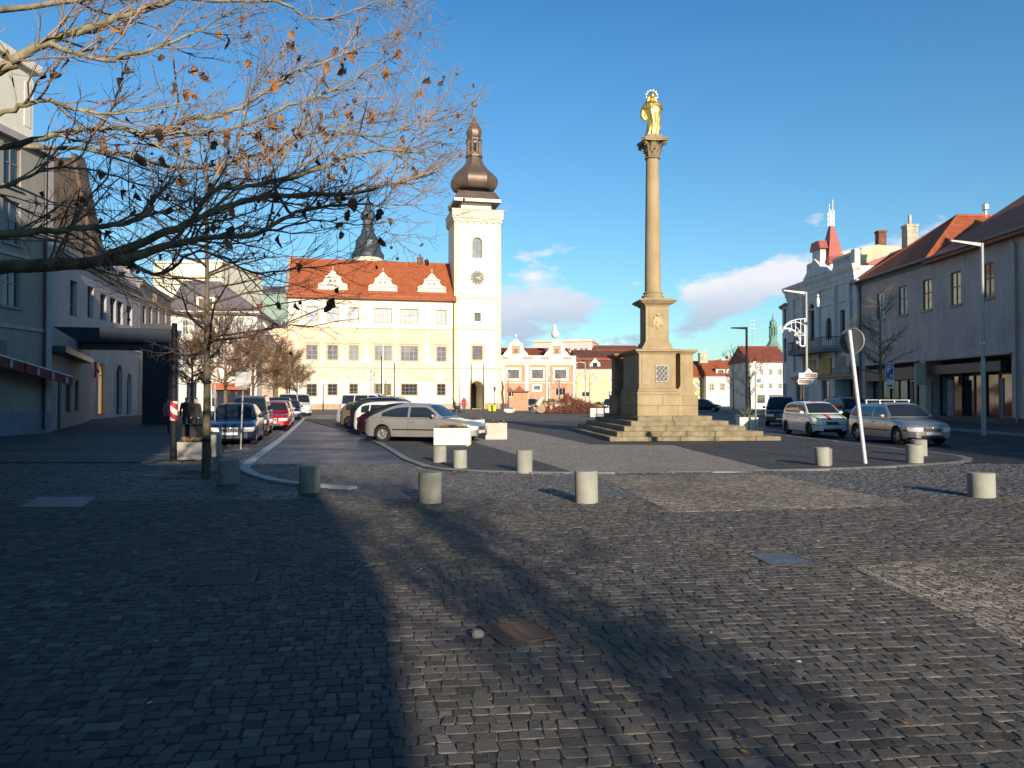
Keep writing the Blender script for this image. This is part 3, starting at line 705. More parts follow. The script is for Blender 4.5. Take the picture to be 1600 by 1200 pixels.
SGP = mat('sgraffito_sand', (.72, .53, .37), .9, var=.12, vscale=1.2)
PLINTH = mat('sand_plinth', (.46, .34, .23), .9, var=.15, vscale=1, stain=.3)
zA = uz(580, 513)[1]; zB = uz(580, 575)[1]; zC = uz(580, 633)[1]
def panel(root, W, z0, z1, ops, m, name, y=-.012, x0=0.0):
    mb = MB(); oo = [dict(u0=o['u0']-.17-x0, u1=o['u1']+.17-x0, z0=o['z0']-.17, z1=o['z1']+.17) for o in ops if o['z1'] > z0 and o['z0'] < z1]
    holed_wall(mb, W-x0, z1, oo, .012, z0=z0)
    mb.quad((0, 0, z1), (W-x0, 0, z1), (W-x0, -y, z1), (0, -y, z1))
    o = mb.build(name, m, root); o.location = (x0, y, 0); return o
panel(hall, FH.w-.02, zB+.12, zA-.12, win, SGP, 'sgraffito_panel', x0=.02)
panel(hall, FH.w-.02, zB+.12, zB+1.25, win, SG2, 'sgraffito_frieze', y=-.02, x0=.02)
panel(hall, FH.w-.02, zB-1.9, zB-.12, win, SG2, 'sgraffito_frieze', y=-.016, x0=.02)
moulding(hall, FH.w, zA, STRING, SANDT, 'string_course'); moulding(hall, FH.w, zB, STRING, SANDT, 'string_course')
moulding(hall, FH.w, hE-.1, CORN, CREAMW, 'cornice')
mb = MB(); mb.box(-.05, -.12, 0, FH.w, .02, uz(580, 631)[1]); mb.build('plinth', PLINTH, hall)
# scratched pale figures between the windows (flat plaster reliefs)
rnd = random.Random(4); 
PALEFIG = mat('pale_scratched_plaster', (.80, .72, .58), .9, var=.08, vscale=6)
def figure_relief(x, z0, z1, w, y=-.028):
    mb = MB(); n = 18; P = []
    for i in range(n+1):
        t = i/n; ww = w*(.5+.35*math.sin(t*5+1)*math.exp(-t)+.18*math.sin(t*11+x))*(1-.75*max(0, t-.8)/.2)
        P.append((x-ww*rnd.uniform(.75, 1), z0+(z1-z0)*t))
    Q = [(2*x-p[0]+rnd.uniform(-.08, .08), p[1]) for p in P]
    for i in range(n): mb.quad((P[i][0], y, P[i][1]), (Q[i][0], y, Q[i][1]), (Q[i+1][0], y, Q[i+1][1]), (P[i+1][0], y, P[i+1][1]))
    mb.build('figure_relief', PALEFIG, hall)
for px, ww, yt in ((465, .75, 536), (503, .42, 540), (536, .42, 540), (573, .85, 537), (618, .4, 540), (667, 1.0, 533), (704, .35, 542)):
    u, zt = uz(px, yt); zb = uz(px, 568)[1]; figure_relief(u, zb, zt, ww)
for px in (463, 503, 536, 573, 619, 668, 704):
    u, zt = uz(px, 518.5); figure_relief(u, zt-.8, zt, .4)
for px, ww in ((504, .5), (536.5, .5), (573, .75), (668, 1.0)):
    u, zt = uz(px, 597); zb = uz(px, 626)[1]
    mb = MB(); P = [(u-ww, zb)]+arch_pts(u-ww, u+ww, zt-ww, ww, 10)+[(u+ww, zb)]; mb.add([(p[0], -.03, p[1]) for p in P], [tuple(range(len(P)))])
    mb.build('niche_relief', PALEFIG, hall)
mb = MB(); W_ = FH.w; mb.box(.02, -.028, uz(500, 631)[1], W_-.02, -.005, uz(500, 627)[1]); mb.build('band_relief', CREAMW, hall)
# roof
rh = uz(580, 409, 5.5)[1]-hE
gable(hall, FH.w, hE+.05, 11, rh, R_ORANGE, over=.7, hip0=0, hip1=0)
# left stepped gable outline in dark (seen as a thin profile)
mb = MB(); zz = hE; y = 0; pts = [(-.3, hE-.3)]
for k in range(7):
    y0 = 5.5*k/7; z1 = hE+rh*(k+1)/7+.5; pts += [(y0, z1), (5.5*(k+1)/7, z1)]
pts += [(11-p[0], p[1]) for p in reversed(pts)]
mb.add([(-.02, p[0], p[1]) for p in pts]+[(-.4, p[0], p[1]) for p in pts], [tuple(range(len(pts)))[::-1], tuple(range(len(pts), 2*len(pts)))]+[(i, (i+1) % len(pts), (i+1) % len(pts)+len(pts), i+len(pts)) for i in range(len(pts))])
mb.build('stepped_gable', mat('grey_gable', (.32, .27, .24), .9, var=.2), hall)
# dormer gables
def dormer(px0, px1, ptop, pbase):
    yD = .5; u0, zb = FH.uz(px0, pbase-6, yD); u1, _ = FH.uz(px1, pbase-6, yD); zt = FH.uz((px0+px1)/2, ptop, yD)[1]; w = u1-u0; H = zt-zb; c = (u0+u1)/2
    half = [(.5, 0), (.5, .20), (.49, .30), (.44, .35), (.36, .37), (.31, .44), (.29, .52), (.275, .60), (.27, .66), (.24, .70), (.17, .74), (.12, .84), (.07, .93), (0, 1.0)]
    P = [(c-a*w, zb+b*H) for a, b in half]+[(c+a*w, zb+b*H) for a, b in reversed(half[:-1])]
    d = MB().prism(P, yD, yD+.3).build('dormer_gable', CREAMW, hall)
    m = MB()
    for (a, b, hw) in ((.02, .06, .53), (.22, .27, .52), (.62, .67, .30)): m.box(c-hw*w, yD-.14, zb+a*H, c+hw*w, yD-.002, zb+b*H)
    m.build('moulding', SANDT, d)
    for q in (-.085, .085):
        m = MB(); m.box(c+(q-.045)*w, yD-.02, zb+.40*H, c+(q+.045)*w, yD-.001, zb+.53*H); m.build('window', GLASSM, d)
    m = MB(); m.tube([(c, yD+.15, zt), (c, yD+.15, zt+.7)], .05, 6); m.ball((c, yD+.15, zt+.35), .14, 6); m.build('finial', SANDT, d)
    # little saddle roof behind the gable
    zr = zb+.60*H; ye = yD+.3+(zr-zb)*11/2/rh*1.0+1.0
    m = MB(); m.add([(c-.46*w, yD+.3, zb+.3*H), (c, yD+.3, zr+.5), (c+.46*w, yD+.3, zb+.3*H), (c, ye+1.2, zr+.5), (c-.46*w, ye, zb+.3*H), (c+.46*w, ye, zb+.3*H)], [(0, 1, 3, 4), (1, 2, 5, 3), (0, 2, 1)])
    m.build('dormer_roof', R_ORANGE, d)
    m = MB(); m.box(u0-.05, yD-.35, zb-.9, u1+.05, yD+.6, zb-.002); m.build('dormer_apron', R_ORANGE, d)
dormer(497, 542.5, 422, 459); dormer(576, 620.5, 425, 461); dormer(653, 696.5, 427, 463)
chimney(hall, FH.u_(656, 5.5), 5.6, hE+rh-.5, hE+rh+.9, .8, CHIM, pot=.6)
mb = MB(); mb.tube([(FH.w-.12, -.14, hE-.5), (FH.w-.12, -.14, .2)], .09, 8); mb.build('downpipe', BROWNF, hall)

# ================================================================= CLOCK TOWER
FT = Fac((FH.P0+FH.u*(FH.w+.02)).to_2d(), (FH.P0+FH.u*(FH.w+.02+6.95)).to_2d())
tz = lambda px, py, y=0: FT.uz(px, py, y)
hT = tz(745, 342)[1]
ot = [FT.op(738, 371, 753, 403, arch=True, cols=2, rows=2, glass=GLASSM, frame=BROWNF, t=.12, sur=SANDT, sw=.1),
      FT.op(741, 489, 751, 502, cols=2, rows=3, glass=GLASSD, frame=BROWNF, sur=CREAMW, sw=.2, t=.08),
      FT.op(738, 541, 753.5, 562, cols=2, rows=2, glass=GLASSM, frame=BROWNF, sur=SANDT, sw=.35, t=.1),
      FT.op(735.5, 595.5, 755, 640, arch=True, open=True, rev=6.5)]
tower = building('clock_tower', 'tall cream clock tower with brown onion dome beside the town hall', 'tower', FT, hT, 6.95, ot, CREAM, rev=.3, bk=6.2)
W = FT.w; yT = 6.95
mb = MB()      # corner quoins, alternating, real blocks
blk = MB()
zz = .5; k = 0
while zz < hT-1.2:
    s = .55 if k % 2 else .38
    blk.box(-.03, -.035, zz, s, .02, zz+.52); blk.box(W-s, -.035, zz, W+.03, .02, zz+.52)
    zz += .6; k += 1
q = blk.build('quoins', mat('cream_quoin', (.74, .57, .38), .85, var=.05), tower); q['kind'] = 'stuff'
for py in (466, 514.5, 575.5): moulding(tower, W, tz(745, py)[1], STRING, SANDT, 'string_course', depth=yT)
# parapet
zp0 = tz(745, 342)[1]; zp1 = tz(745, 328)[1]
mb = MB(); mb.box(-.35, -.35, zp0, W+.35, yT+.35, zp1); mb.box(-.45, -.45, zp1-.14, W+.45, yT+.45, zp1+.02); mb.box(-.2, -.2, zp0-.35, W+.2, yT+.2, zp0)
for i in range(8):
    x = -.1+i*(W-.1)/7; mb.box(x, -.3, zp0-.6, x+.3, -.19, zp0-.34)
mb.build('parapet', mat('parapet_stone', (.70, .60, .45), .85, var=.1, vscale=2, brick=(1.1, .5, .03, .12, 'xz')), tower)
u0 = FT.u_(721, 1.0); u1 = W-u0; zd1 = tz(745, 311, 1.0)[1]
mb = MB(); mb.box(u0, u0, zp1-.3, u1, yT-u0, zd1); mb.build('drum', CREAM, tower)
# skirt roof with fascia
cx = cy = W/2
def sq(r, z): return [(cx-r, cy-r, z), (cx+r, cy-r, z), (cx+r, cy+r, z), (cx-r, cy+r, z)]
rE = W/2+.05; zE = tz(745, 310, 0)[1]
mb = MB(); A_, B_ = sq(rE, zE-.45), sq(rE, zE); D_ = sq(2.75, tz(745, 301, 1.5)[1]); U_ = sq(u1-cx, zE-.1)
mb.add(A_+B_, [(0, 1, 5, 4), (1, 2, 6, 5), (2, 3, 7, 6), (3, 0, 4, 7)], 0); mb.add(A_+[(p[0], p[1], zE-.3) for p in sq(u1-cx-.05, 0)], [(0, 4, 5, 1), (1, 5, 6, 2), (2, 6, 7, 3), (3, 7, 4, 0)], 1)
mb.add(B_+D_, [(0, 1, 5, 4), (1, 2, 6, 5), (2, 3, 7, 6), (3, 0, 4, 7)], 1)
mb.build('skirt_roof', [CREAMW, BROWNCU], tower)
# onion dome, octagonal
yc = cy
def zc(py): return FT.uz(745, py, yc)[1]
k_ = (108*1.0+9+3.4)/1200
def R_(px): return px*k_
prof = [(R_(24), zc(302)), (R_(31), zc(299.5)), (R_(35.5), zc(294)), (R_(37.2), zc(287)), (R_(36), zc(281)), (R_(31), zc(275)), (R_(24.5), zc(269)), (R_(19), zc(263)), (R_(15), zc(257)), (R_(12.5), zc(251)), (R_(11.2), zc(246.5))]
def crv(pr, n=5):
    out = []
    for i in range(len(pr)-1):
        p0, p1, p2, p3 = pr[max(i-1, 0)], pr[i], pr[i+1], pr[min(i+2, len(pr)-1)]
        for q in range(n):
            f = q/n; out.append(tuple(.5*(2*b+(c-a)*f+(2*a-5*b+4*c-d)*f*f+(3*b-a-3*c+d)*f**3) for a, b, c, d in zip(p0, p1, p2, p3)))
    return out+[pr[-1]]
dome = MB().lathe(crv(prof), 8, (cx, cy), rot=rad(22.5)).build('onion_dome', BROWNCU, tower, smooth=32)
mb = MB(); mb.lathe([(R_(11.5), zc(248)), (R_(13.8), zc(247)), (R_(13.8), zc(245)), (R_(10.5), zc(243))], 8, (cx, cy), rot=rad(22.5)); mb.lathe([(R_(10), zc(222)), (R_(12.8), zc(220.5)), (R_(12.8), zc(219)), (R_(9), zc(217))], 8, (cx, cy), rot=rad(22.5))
for j in range(8):
    t = rad(22.5+45*j); mb.tube([(cx+R_(9.4)*math.cos(t), cy+R_(9.4)*math.sin(t), zc(244)), (cx+R_(9.4)*math.cos(t), cy+R_(9.4)*math.sin(t), zc(221))], .24, 6)
    t2 = rad(45*j); Mx = Matrix.Translation((cx, cy, 0)) @ Matrix.Rotation(t2, 4, 'Z')
    zt = zc(226); zb_ = zc(238)
    mb.box(R_(8.1), -.42, zc(244), R_(8.6), -.2, zc(221), M=Mx); mb.box(R_(8.1), .2, zc(244), R_(8.6), .42, zc(221), M=Mx); mb.box(R_(8.1), -.2, zc(226), R_(8.6), .2, zc(221), M=Mx); mb.box(R_(8.1), -.2, zc(244), R_(8.6), .2, zc(241), M=Mx)
mb.build('lantern', BROWNCU, tower)
mb = MB(); mb.lathe(crv([(R_(9), zc(218)), (R_(11), zc(214.5)), (R_(12), zc(209)), (R_(11.6), zc(205)), (R_(9.5), zc(200)), (R_(6), zc(194)), (R_(3), zc(188)), (R_(1.4), zc(182)), (R_(.9), zc(170))]), 8, (cx, cy), rot=rad(22.5)); mb.build('small_onion', BROWNCU, tower, smooth=32)
mb = MB(); mb.ball((cx, cy, zc(163.5)), R_(4.3), 10); mb.tube([(cx, cy, zc(170)), (cx, cy, zc(141))], .07, 6); mb.build('finial', mat('weathered_gilt', (.22, .17, .12), .4, metal=.8), tower)
# clock face
cu, cz = tz(746, 434); rC = 11.6*113.5/1200
t_ = MB(); t_.lathe([(rC, -.0), (rC, .05), (rC*.93, .07), (rC*.93, .03)], 32)
cf = MB().lathe([(rC*.94, 0), (rC*.94, .03)], 32).build('clock_face', mat('grey_clock_face', (.13, .125, .135), .6, var=.2, vscale=3), tower)
cf.location = (cu, -.03, cz); cf.rotation_euler = (math.pi/2, 0, 0)
GOLD = mat('gilding', (.85, .55, .12), .3, metal=.85)
GOLDP = mat('gold_paint', (.75, .52, .20), .5)
mb = MB()
for i in range(12):
    a = math.pi/6*i; Mx = Matrix.Rotation(a, 4, 'Z'); wdt = .05 if i % 3 else .07
    if i in (3, 9, 0, 6): mb.box(-wdt, rC*.68, .03, wdt, rC*.91, .05, M=Mx)
    else:
        mb.box(-.085, rC*.70, .03, -.035, rC*.91, .05, M=Mx); mb.box(.035, rC*.70, .03, .085, rC*.91, .05, M=Mx)
o = mb.build('numerals', GOLDP, cf)
mb = MB()
for ang, ll, ww in ((rad(-66), .80, .045), (rad(-116), .58, .065)):
    Mx = Matrix.Rotation(ang, 4, 'Z'); mb.add([tuple(Mx @ Vector(p)) for p in ((-ww, -.15*rC, .06), (ww, -.15*rC, .06), (ww*.8, rC*ll*.8, .06), (0, rC*ll, .06), (-ww*.8, rC*ll*.8, .06))], [(0, 1, 2, 3, 4)])
mb.ball((0, 0, .06), .09, 8); mb.build('clock_hands', GOLDP, cf)
# gate: arch surround, path seen through it and far end light
o_ = ot[3]; P = arch_pts(o_['u0']-.3, o_['u1']+.3, o_['z1']-(o_['u1']-o_['u0'])/2, (o_['u1']-o_['u0'])/2+.3, 14); Q = arch_pts(o_['u0'], o_['u1'], o_['z1']-(o_['u1']-o_['u0'])/2, (o_['u1']-o_['u0'])/2, 14)
mb = MB()
for i in range(14): mb.quad((P[i][0], -.05, P[i][1]), (P[i+1][0], -.05, P[i+1][1]), (Q[i+1][0], -.05, Q[i+1][1]), (Q[i][0], -.05, Q[i][1]))
mb.box(o_['u0']-.3, -.05, 0, o_['u0'], .02, P[0][1]); mb.box(o_['u1'], -.05, 0, o_['u1']+.3, .02, P[0][1])
mb.build('gate_surround', SANDT, tower)
mb = MB(); mb.box(-.06, -.1, 0, o_['u0']-.3, .02, .9); mb.box(o_['u1']+.3, -.1, 0, W+.06, .02, .9); mb.build('plinth', PLINTH, tower)
mb = MB(); mb.tube([(W+.1, 1.0, zp1-.1), (W+1.3, .8, zp1+.35)], .05, 5)
for q in (.5, .9, 1.3): mb.tube([(W+q, .9, zp1+.1), (W+q, .9, zp1+.9)], .04, 5)
mb.build('aerial', STEEL, tower)

# ================================================================= SECOND TURRET BEHIND THE HALL ROOF
Dt = 135.0; tp = at(574, 600, Dt); tk = Dt/1200
def zt_(py): return at(574, py, Dt).z
tr = thing('church_turret', 'round cream turret with dark onion cap behind the town hall roof', 'tower', (tp.x, Dt, 0))
MB().lathe([(23*tk, 0), (23*tk, zt_(402))], 20).build('drum', CREAM, tr, smooth=40)
MB().lathe([(25.5*tk, zt_(404)), (26*tk, zt_(399)), (22*tk, zt_(394)), (19.5*tk, zt_(385)), (19.5*tk, zt_(378)), (15*tk, zt_(372)), (11*tk, zt_(366)), (10*tk, zt_(359))], 12).build('onion_cap', DARKSLATE, tr, smooth=30)
mb = MB(); mb.lathe([(10.5*tk, zt_(360)), (8.5*tk, zt_(357)), (8*tk, zt_(345)), (10.5*tk, zt_(343)), (12*tk, zt_(339)), (11*tk, zt_(333)), (6*tk, zt_(328)), (5*tk, zt_(322)), (2*tk, zt_(312)), (.4*tk, zt_(300))], 10)
mb.build('lantern', DARKSLATE, tr, smooth=30)
# ================================================================= BACKGROUND BUILDINGS, CENTRE
# pink neo-baroque house right of the tower
FP = fpx(783, 130, 899.5, rad(6))
op = []
for (x0, x1) in ((793, 811), (831, 848.5), (867, 885)):
    op.append(FP.op(x0, 577.5, x1, 591.5, cols=4, rows=3, glass=GLASSM, frame=BROWNF, sur=CREAMW, sw=.35, t=.09))
op += [FP.op(834, 603, 844, 609, cols=3, rows=1, glass=GLASSM, frame=BROWNF, sur=CREAMW, sw=.3), FP.op(793, 609, 812, 620, cols=3, rows=1, glass=GLASSD), FP.op(868, 606, 884, 618, cols=3, rows=1, glass=GLASSD)]
hP = FP.uz(840, 566)[1]
pink = building('pink_house', 'salmon pink house with white pilasters and two pedimented gables right of the clock tower', 'building', FP, hP, 14, op, ORANGEPL, rev=.2)
for x in (782.5, 820, 853, 895): 
    u = FP.u_(x); MB().box(max(u, .02), -.18, 0, u+.62, -.002, hP-.4).build('pilaster', CREAMW, pink)
moulding(pink, FP.w, hP, CORN, CREAMW, 'cornice'); moulding(pink, FP.w, FP.uz(840, 598)[1], STRING, CREAMW, 'string_course')
za = hP+.12; zb_ = FP.uz(840, 555.5)[1]
mb = MB(); mb.box(-.1, .1, za, FP.w+.1, .5, zb_); mb.build('attic_wall', CREAMW, pink)
for (x0, x1) in ((785, 795), (817, 833), (845, 858), (880, 894)):
    MB().box(FP.u_(x0), .06, za+.35, FP.u_(x1), .099, zb_-.25).build('attic_panel', ORANGEPL, pink)
for xc in (806, 870):
    c = FP.u_(xc); zt = FP.uz(xc, 529)[1]; ze = FP.uz(xc, 538.5)[1]; hw = 11*130/1200*.92
    g_ = MB().prism([(c-hw, zb_), (c+hw, zb_), (c+hw, ze), (c-hw, ze)], .0, .6).build('gable', CREAMW, pink)
    MB().prism([(c-hw-.25, ze), (c+hw+.25, ze), (c, zt)], -.15, .7).build('pediment', CREAMW, g_)
    MB().box(c-hw*.66, -.04, zb_+.2, c+hw*.66, -.002, ze-.15).build('gable_panel', ORANGEPL, g_)
    MB().box(c-hw*.28, -.07, zb_+.4, c+hw*.28, -.042, ze-.7).build('window', BROWNF, g_)
    for s in (-1, 1):
        MB().prism([(c+s*hw, zb_), (c+s*(hw+1.1), zb_), (c+s*(hw+.8), zb_+.5), (c+s*(hw+.35), zb_+.9), (c+s*hw, zb_+1.9)][::s], .1, .4).build('scroll', CREAMW, g_)
    MB().ball((c, .3, zt+.5), .3, 8).build('finial', CREAMW, g_)
c = FP.u_(870); zt = FP.uz(870, 529)[1]
mb = MB(); mb.ball((c-.2, .3, zt+.8), .75, 8); mb.ball((c-.3, .3, zt+1.9), .3, 8, sc=(1, 1, 2)); mb.build('gable_statue', CREAMW, pink)
gable(pink, FP.w, hP+.2, 14, 2.6, R_RED, over=0, y0=.8)
# yellow house with brown mansard roof
FY = fpx(900, 134, 1046, rad(3))
op = [FY.op(x, 587, x+7, 597, cols=2, rows=2, glass=GLASSL, frame=WHITE) for x in (909, 926, 950, 1048)]+[FY.op(950, 611, 958, 620, cols=2, rows=2, glass=GLASSM), FY.op(909, 612, 921, 620, cols=2, rows=1, glass=GLASSD)]
hY = FY.uz(930, 577)[1]
yel = building('yellow_house', 'pale yellow house with brown mansard roof between the pink house and the column', 'building', FY, hY, 14, op, YEL)
moulding(yel, FY.w, hY, CORN, CREAMW, 'cornice')
zm = FY.uz(930, 562)[1]; zt = FY.uz(930, 546.5, 4)[1]
mb = MB(); mb.add([(-.3, -.4, hY), (FY.w+.3, -.4, hY), (FY.w+.3, 1.2, zm), (-.3, 1.2, zm)], [(0, 1, 2, 3)]); mb.add([(-.3, 1.2, zm), (FY.w+.3, 1.2, zm), (FY.w+.3, 13, zm), (-.3, 13, zm)], [(0, 1, 2, 3)]); mb.add([(-.3, -.4, hY), (-.3, 1.2, zm), (-.3, 13, zm), (-.3, 13.5, hY)], [(0, 1, 2, 3)]); mb.build('mansard', R_BROWN, yel)
mb = MB(); mb.box(-.3, .9, zm-.05, FY.w+.3, 1.4, zm+.4); mb.build('mansard_band', R_RED, yel)
gable(yel, FY.w, zm+.3, 12, zt-zm-.3, R_BROWN, over=.0, y0=1.2)
u, z_ = FY.uz(930, 571); m_ = MB(); m_.prism([(u-.9, z_-.6), (u+.9, z_-.6), (u+.9, z_+.3), (u, z_+1.3), (u-.9, z_+.3)], 0.1, 1.6); d_ = m_.build('dormer', WHITE, yel); MB().box(u-.4, .02, z_-.3, u+.4, .09, z_+.5).build('window', GLASSD, d_)
# pale apartment slab far behind them
FA = fpx(835, 190, 925, rad(-14))
ap = building('apartment_block', 'pale pink apartment block rising behind the pink house gables', 'building', FA, FA.uz(860, 533)[1], 12, [FA.op(x, 544, x+5, 548, cols=2, rows=1, glass=GLASSD) for x in (838, 848, 886, 896, 906, 913)], mat('pale_pink_plaster', (.66, .52, .46), .85, var=.08, stain=.15))
MB().box(-.2, -.3, FA.uz(860, 533)[1]-.3, FA.w+.2, 12, FA.uz(860, 533)[1]+.3).build('parapet', mat('pale_pink_plaster', (.66, .52, .46)), ap)
FA2 = fpx(930, 185, 1000, rad(4))
a2 = building('far_house', 'low far white house with grey roof seen above the brown mansard', 'building', FA2, FA2.uz(960, 546)[1], 10, [], PALE)
gable(a2, FA2.w, FA2.uz(960, 546)[1], 10, 1.2, R_RED)
for x, hh in ((962, 2.5), (976, 3.5), (955, 2), (981, 3), (940, 3)): antenna(a2, FA2.u_(x), 5, FA2.uz(960, 544)[1], hh)
# right of the column: low red roofed houses
FR1 = fpx(1062, 150, 1103, rad(2))
h1 = FR1.uz(1080, 587)[1]
b1 = building('cream_house', 'low cream house with orange roof just right of the column pedestal', 'building', FR1, h1, 10, [FR1.op(1087, 597, 1097, 606, cols=2, rows=2, glass=GLASSL)], YEL)
gable(b1, FR1.w, h1, 10, FR1.uz(1080, 565, 5)[1]-h1, R_ORANGE, over=.4)
FR2 = fpx(1103.5, 148, 1166.5, rad(-1))
h2 = FR2.uz(1130, 585)[1]
b2 = building('white_dormer_house', 'low white house with a row of three small dormers in its orange roof', 'building', FR2, h2, 10, [FR2.op(1108.5, 600, 1115, 610, cols=2, rows=2, glass=GLASSD, sur=SANDT, sw=.2), FR2.op(1125, 600, 1131.5, 610, cols=2, rows=2, glass=GLASSD, sur=SANDT, sw=.2), FR2.op(1149, 600, 1155, 610, cols=2, rows=2, glass=GLASSD)], PALE)
r2 = FR2.uz(1130, 564, 5)[1]-h2
gable(b2, FR2.w, h2, 10, r2, R_ORANGE, over=.4)
for x in (1125, 1141, 1155):
    u, z_ = FR2.uz(x, 581.5, .8); d_ = MB().box(u-.9, .3, z_-.7, u+.9, 2.5, z_+.6).build('dormer', PALE, b2)
    MB().box(u-1.05, .1, z_+.602, u+1.05, 2.8, z_+.75).build('dormer_roof', R_RED, d_); MB().box(u-.55, .26, z_-.4, u+.55, .298, z_+.4).build('window', GLASSD, d_)
chimney(b2, FR2.u_(1108), 5, h2+r2-1, h2+r2+1.6, 1.6, CHIMP); antenna(b2, FR2.u_(1113), 5, h2+r2, 2.5); antenna(b2, FR2.u_(1150), 5, h2+r2, 2)
FR3 = fpx(1128, 170, 1162, rad(0))
b3 = building('flat_roof_house', 'far white house with flat roof peeping over the dormer house', 'building', FR3, FR3.uz(1140, 561)[1], 8, [], PALE)
chimney(b3, FR3.u_(1149), 3, FR3.uz(1149, 562)[1], FR3.uz(1149, 555)[1], 2.0, CHIMP)
# white house with shutters, dark left gable
FW = fpx(1170.5, 112, 1232, rad(2))
hW = FW.uz(1200, 563)[1]
op = [FW.op(x, 577, x+5, 586, cols=2, rows=3, glass=GLASSD, shut=PALE) for x in (1187, 1201, 1216)]+[FW.op(x, 599, x+5, 607, cols=2, rows=2, glass=GLASSD, shut=PALE) for x in (1187, 1201, 1216)]+[FW.op(1183, 617, 1195, 630, cols=3, rows=1, glass=GLASSD, frame=DARKMETAL), FW.op(1202, 617, 1222, 630, cols=4, rows=1, glass=GLASSD, frame=DARKMETAL)]
wh = building('white_shutter_house', 'white house with small shuttered windows and red roof behind the right street', 'building', FW, hW, 9, op, PALE)
gable(wh, FW.w, hW, 9, FW.uz(1200, 542, 4.5)[1]-hW, R_RED, over=.35)
antenna(wh, FW.u_(1193), 4.5, hW+3, 3.5)
# green church tower
Dg = 190.; gp = at(1208.5, 600, Dg); gk = Dg/1200
def zg_(py): return at(1208, py, Dg).z
ch = thing('green_church_spire', 'green copper church spire behind the red roofed white house', 'tower', (gp.x, Dg, 0))
MB().lathe([(9*gk, 0), (9*gk, zg_(552))], 8).build('drum', PALE, ch)
MB().lathe([(13.5*gk, zg_(548)), (13*gk, zg_(543)), (9*gk, zg_(537)), (6.5*gk, zg_(532)), (6*gk, zg_(526))], 8).build('dome', COPPER, ch)
mb = MB(); mb.lathe([(7*gk, zg_(527)), (7*gk, zg_(525)), (2.6*gk, zg_(524.5)), (2.6*gk, zg_(513)), (6.5*gk, zg_(512)), (7*gk, zg_(510)), (5*gk, zg_(509)), (6*gk, zg_(506)), (5.5*gk, zg_(502.5)), (2*gk, zg_(499)), (1*gk, zg_(495)), (.3*gk, zg_(489))], 8)
for j in range(8):
    t = rad(45*j+22.5); mb.tube([(5.2*gk*math.cos(t), 5.2*gk*math.sin(t), zg_(526)), (5.2*gk*math.cos(t), 5.2*gk*math.sin(t), zg_(512))], .16, 5)
mb.build('lantern', COPPER, ch)

# ================================================================= LEFT SIDE
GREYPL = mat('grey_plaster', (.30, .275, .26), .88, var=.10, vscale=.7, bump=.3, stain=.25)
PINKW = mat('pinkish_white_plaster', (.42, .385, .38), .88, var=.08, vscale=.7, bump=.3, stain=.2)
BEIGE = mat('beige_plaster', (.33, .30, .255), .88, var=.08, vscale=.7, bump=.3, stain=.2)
BLUEPL = mat('bluish_plinth', (.22, .24, .28), .85, var=.15, vscale=1, stain=.2)
# near left building, x 0-77
FL = Fac((-28.0, 31.5), (-21.95, 36.4)); FLn = FL
hL = FL.uz(40, 108)[1]
FL = Fac((-22.6, 25.0), (-21.95, 36.4))
ua, ub = FL.u_(2), FL.u_(9)
hL = 13.4
op = [dict(u0=FL.w-a_, u1=FL.w-a_+1.1, z0=z_, z1=z_+1.9, sill=GREYF, frame=GREYF) for a_ in (3.15, 6.4, 9.6) for z_ in (4.9+.8, 8.2+.3, 11.0)]
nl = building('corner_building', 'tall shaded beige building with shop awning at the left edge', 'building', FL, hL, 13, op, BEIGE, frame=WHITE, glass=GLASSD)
MB().box(FL.w-4.4, -.06, 0, FL.w+.02, -.003, 1.05).build('plinth', BLUEPL, nl)
MB().box(FL.w-.32, -.10, 1.06, FL.w+.04, -.004, hL-.2).build('corner_strip', PINKW, nl)
MB().box(0, -.3, hL-.3, FL.w+.15, 13, hL+.01).build('cornice', PINKW, nl)
MB().box(0, .0, hL+.012, FL.w-1.3, 9, 16.6).build('upper_storey', CREAMW, nl)
MB().box(-.1, -.25, 16.602, FL.w-1.0, 9.2, 17.0).build('upper_cornice', CREAMW, nl)
MB().box(FL.w-1.9, -.03, hL+.6, FL.w-1.5, -.002, 16).build('upper_pilaster', CREAMW, nl)
MB().tube([(FL.w-.5, -.1, hL-.3), (FL.w-.5, -.1, .2)], .06, 8).build('downpipe', DARKMETAL, nl)
for z_ in (4.75, 7.95): MB().box(0, -.09, z_, FL.w-.33, -.004, z_+.16).build('string_course', PINKW, nl)
SHOPG = mat('grey_shop_sign', (.12, .12, .14), .5, var=.15)
MAROON = mat('maroon_awning', (.16, .02, .025), .7, var=.15)
# sign board and awning slope along the wall
mb = MB(); e = FL.w
mb.add([(e-11, -.12, 4.9), (e-3.0, -.12, 4.15), (e-3.0, -.12, 3.1), (e-11, -.12, 3.9), (e-11, -.01, 4.9), (e-3.0, -.01, 4.15), (e-3.0, -.01, 3.1), (e-11, -.01, 3.9)], [(0, 3, 2, 1), (0, 1, 5, 4), (2, 3, 7, 6), (1, 2, 6, 5)]); mb.build('sign_board', SHOPG, nl)
def awn(xa, xb, name):
    za = 2.70+.16*(e-xa); zb = 2.70+.16*(e-xb); mb = MB()
    mb.add([(xa, -1.0, za), (xb, -1.0, zb), (xb, -1.0, zb-.42), (xa, -1.0, za-.42), (xa, -.0, za+.3), (xb, -.0, zb+.3)], [(0, 3, 2, 1), (0, 1, 5, 4)], 0)
    mb.add([(xa, -1.02, za+.05), (xb, -1.02, zb+.05), (xb, -1.02, zb+.0), (xa, -1.02, za+.0)], [(0, 1, 2, 3)], 1)
    a = mb.build(name, [MAROON, WHITE], nl); return a
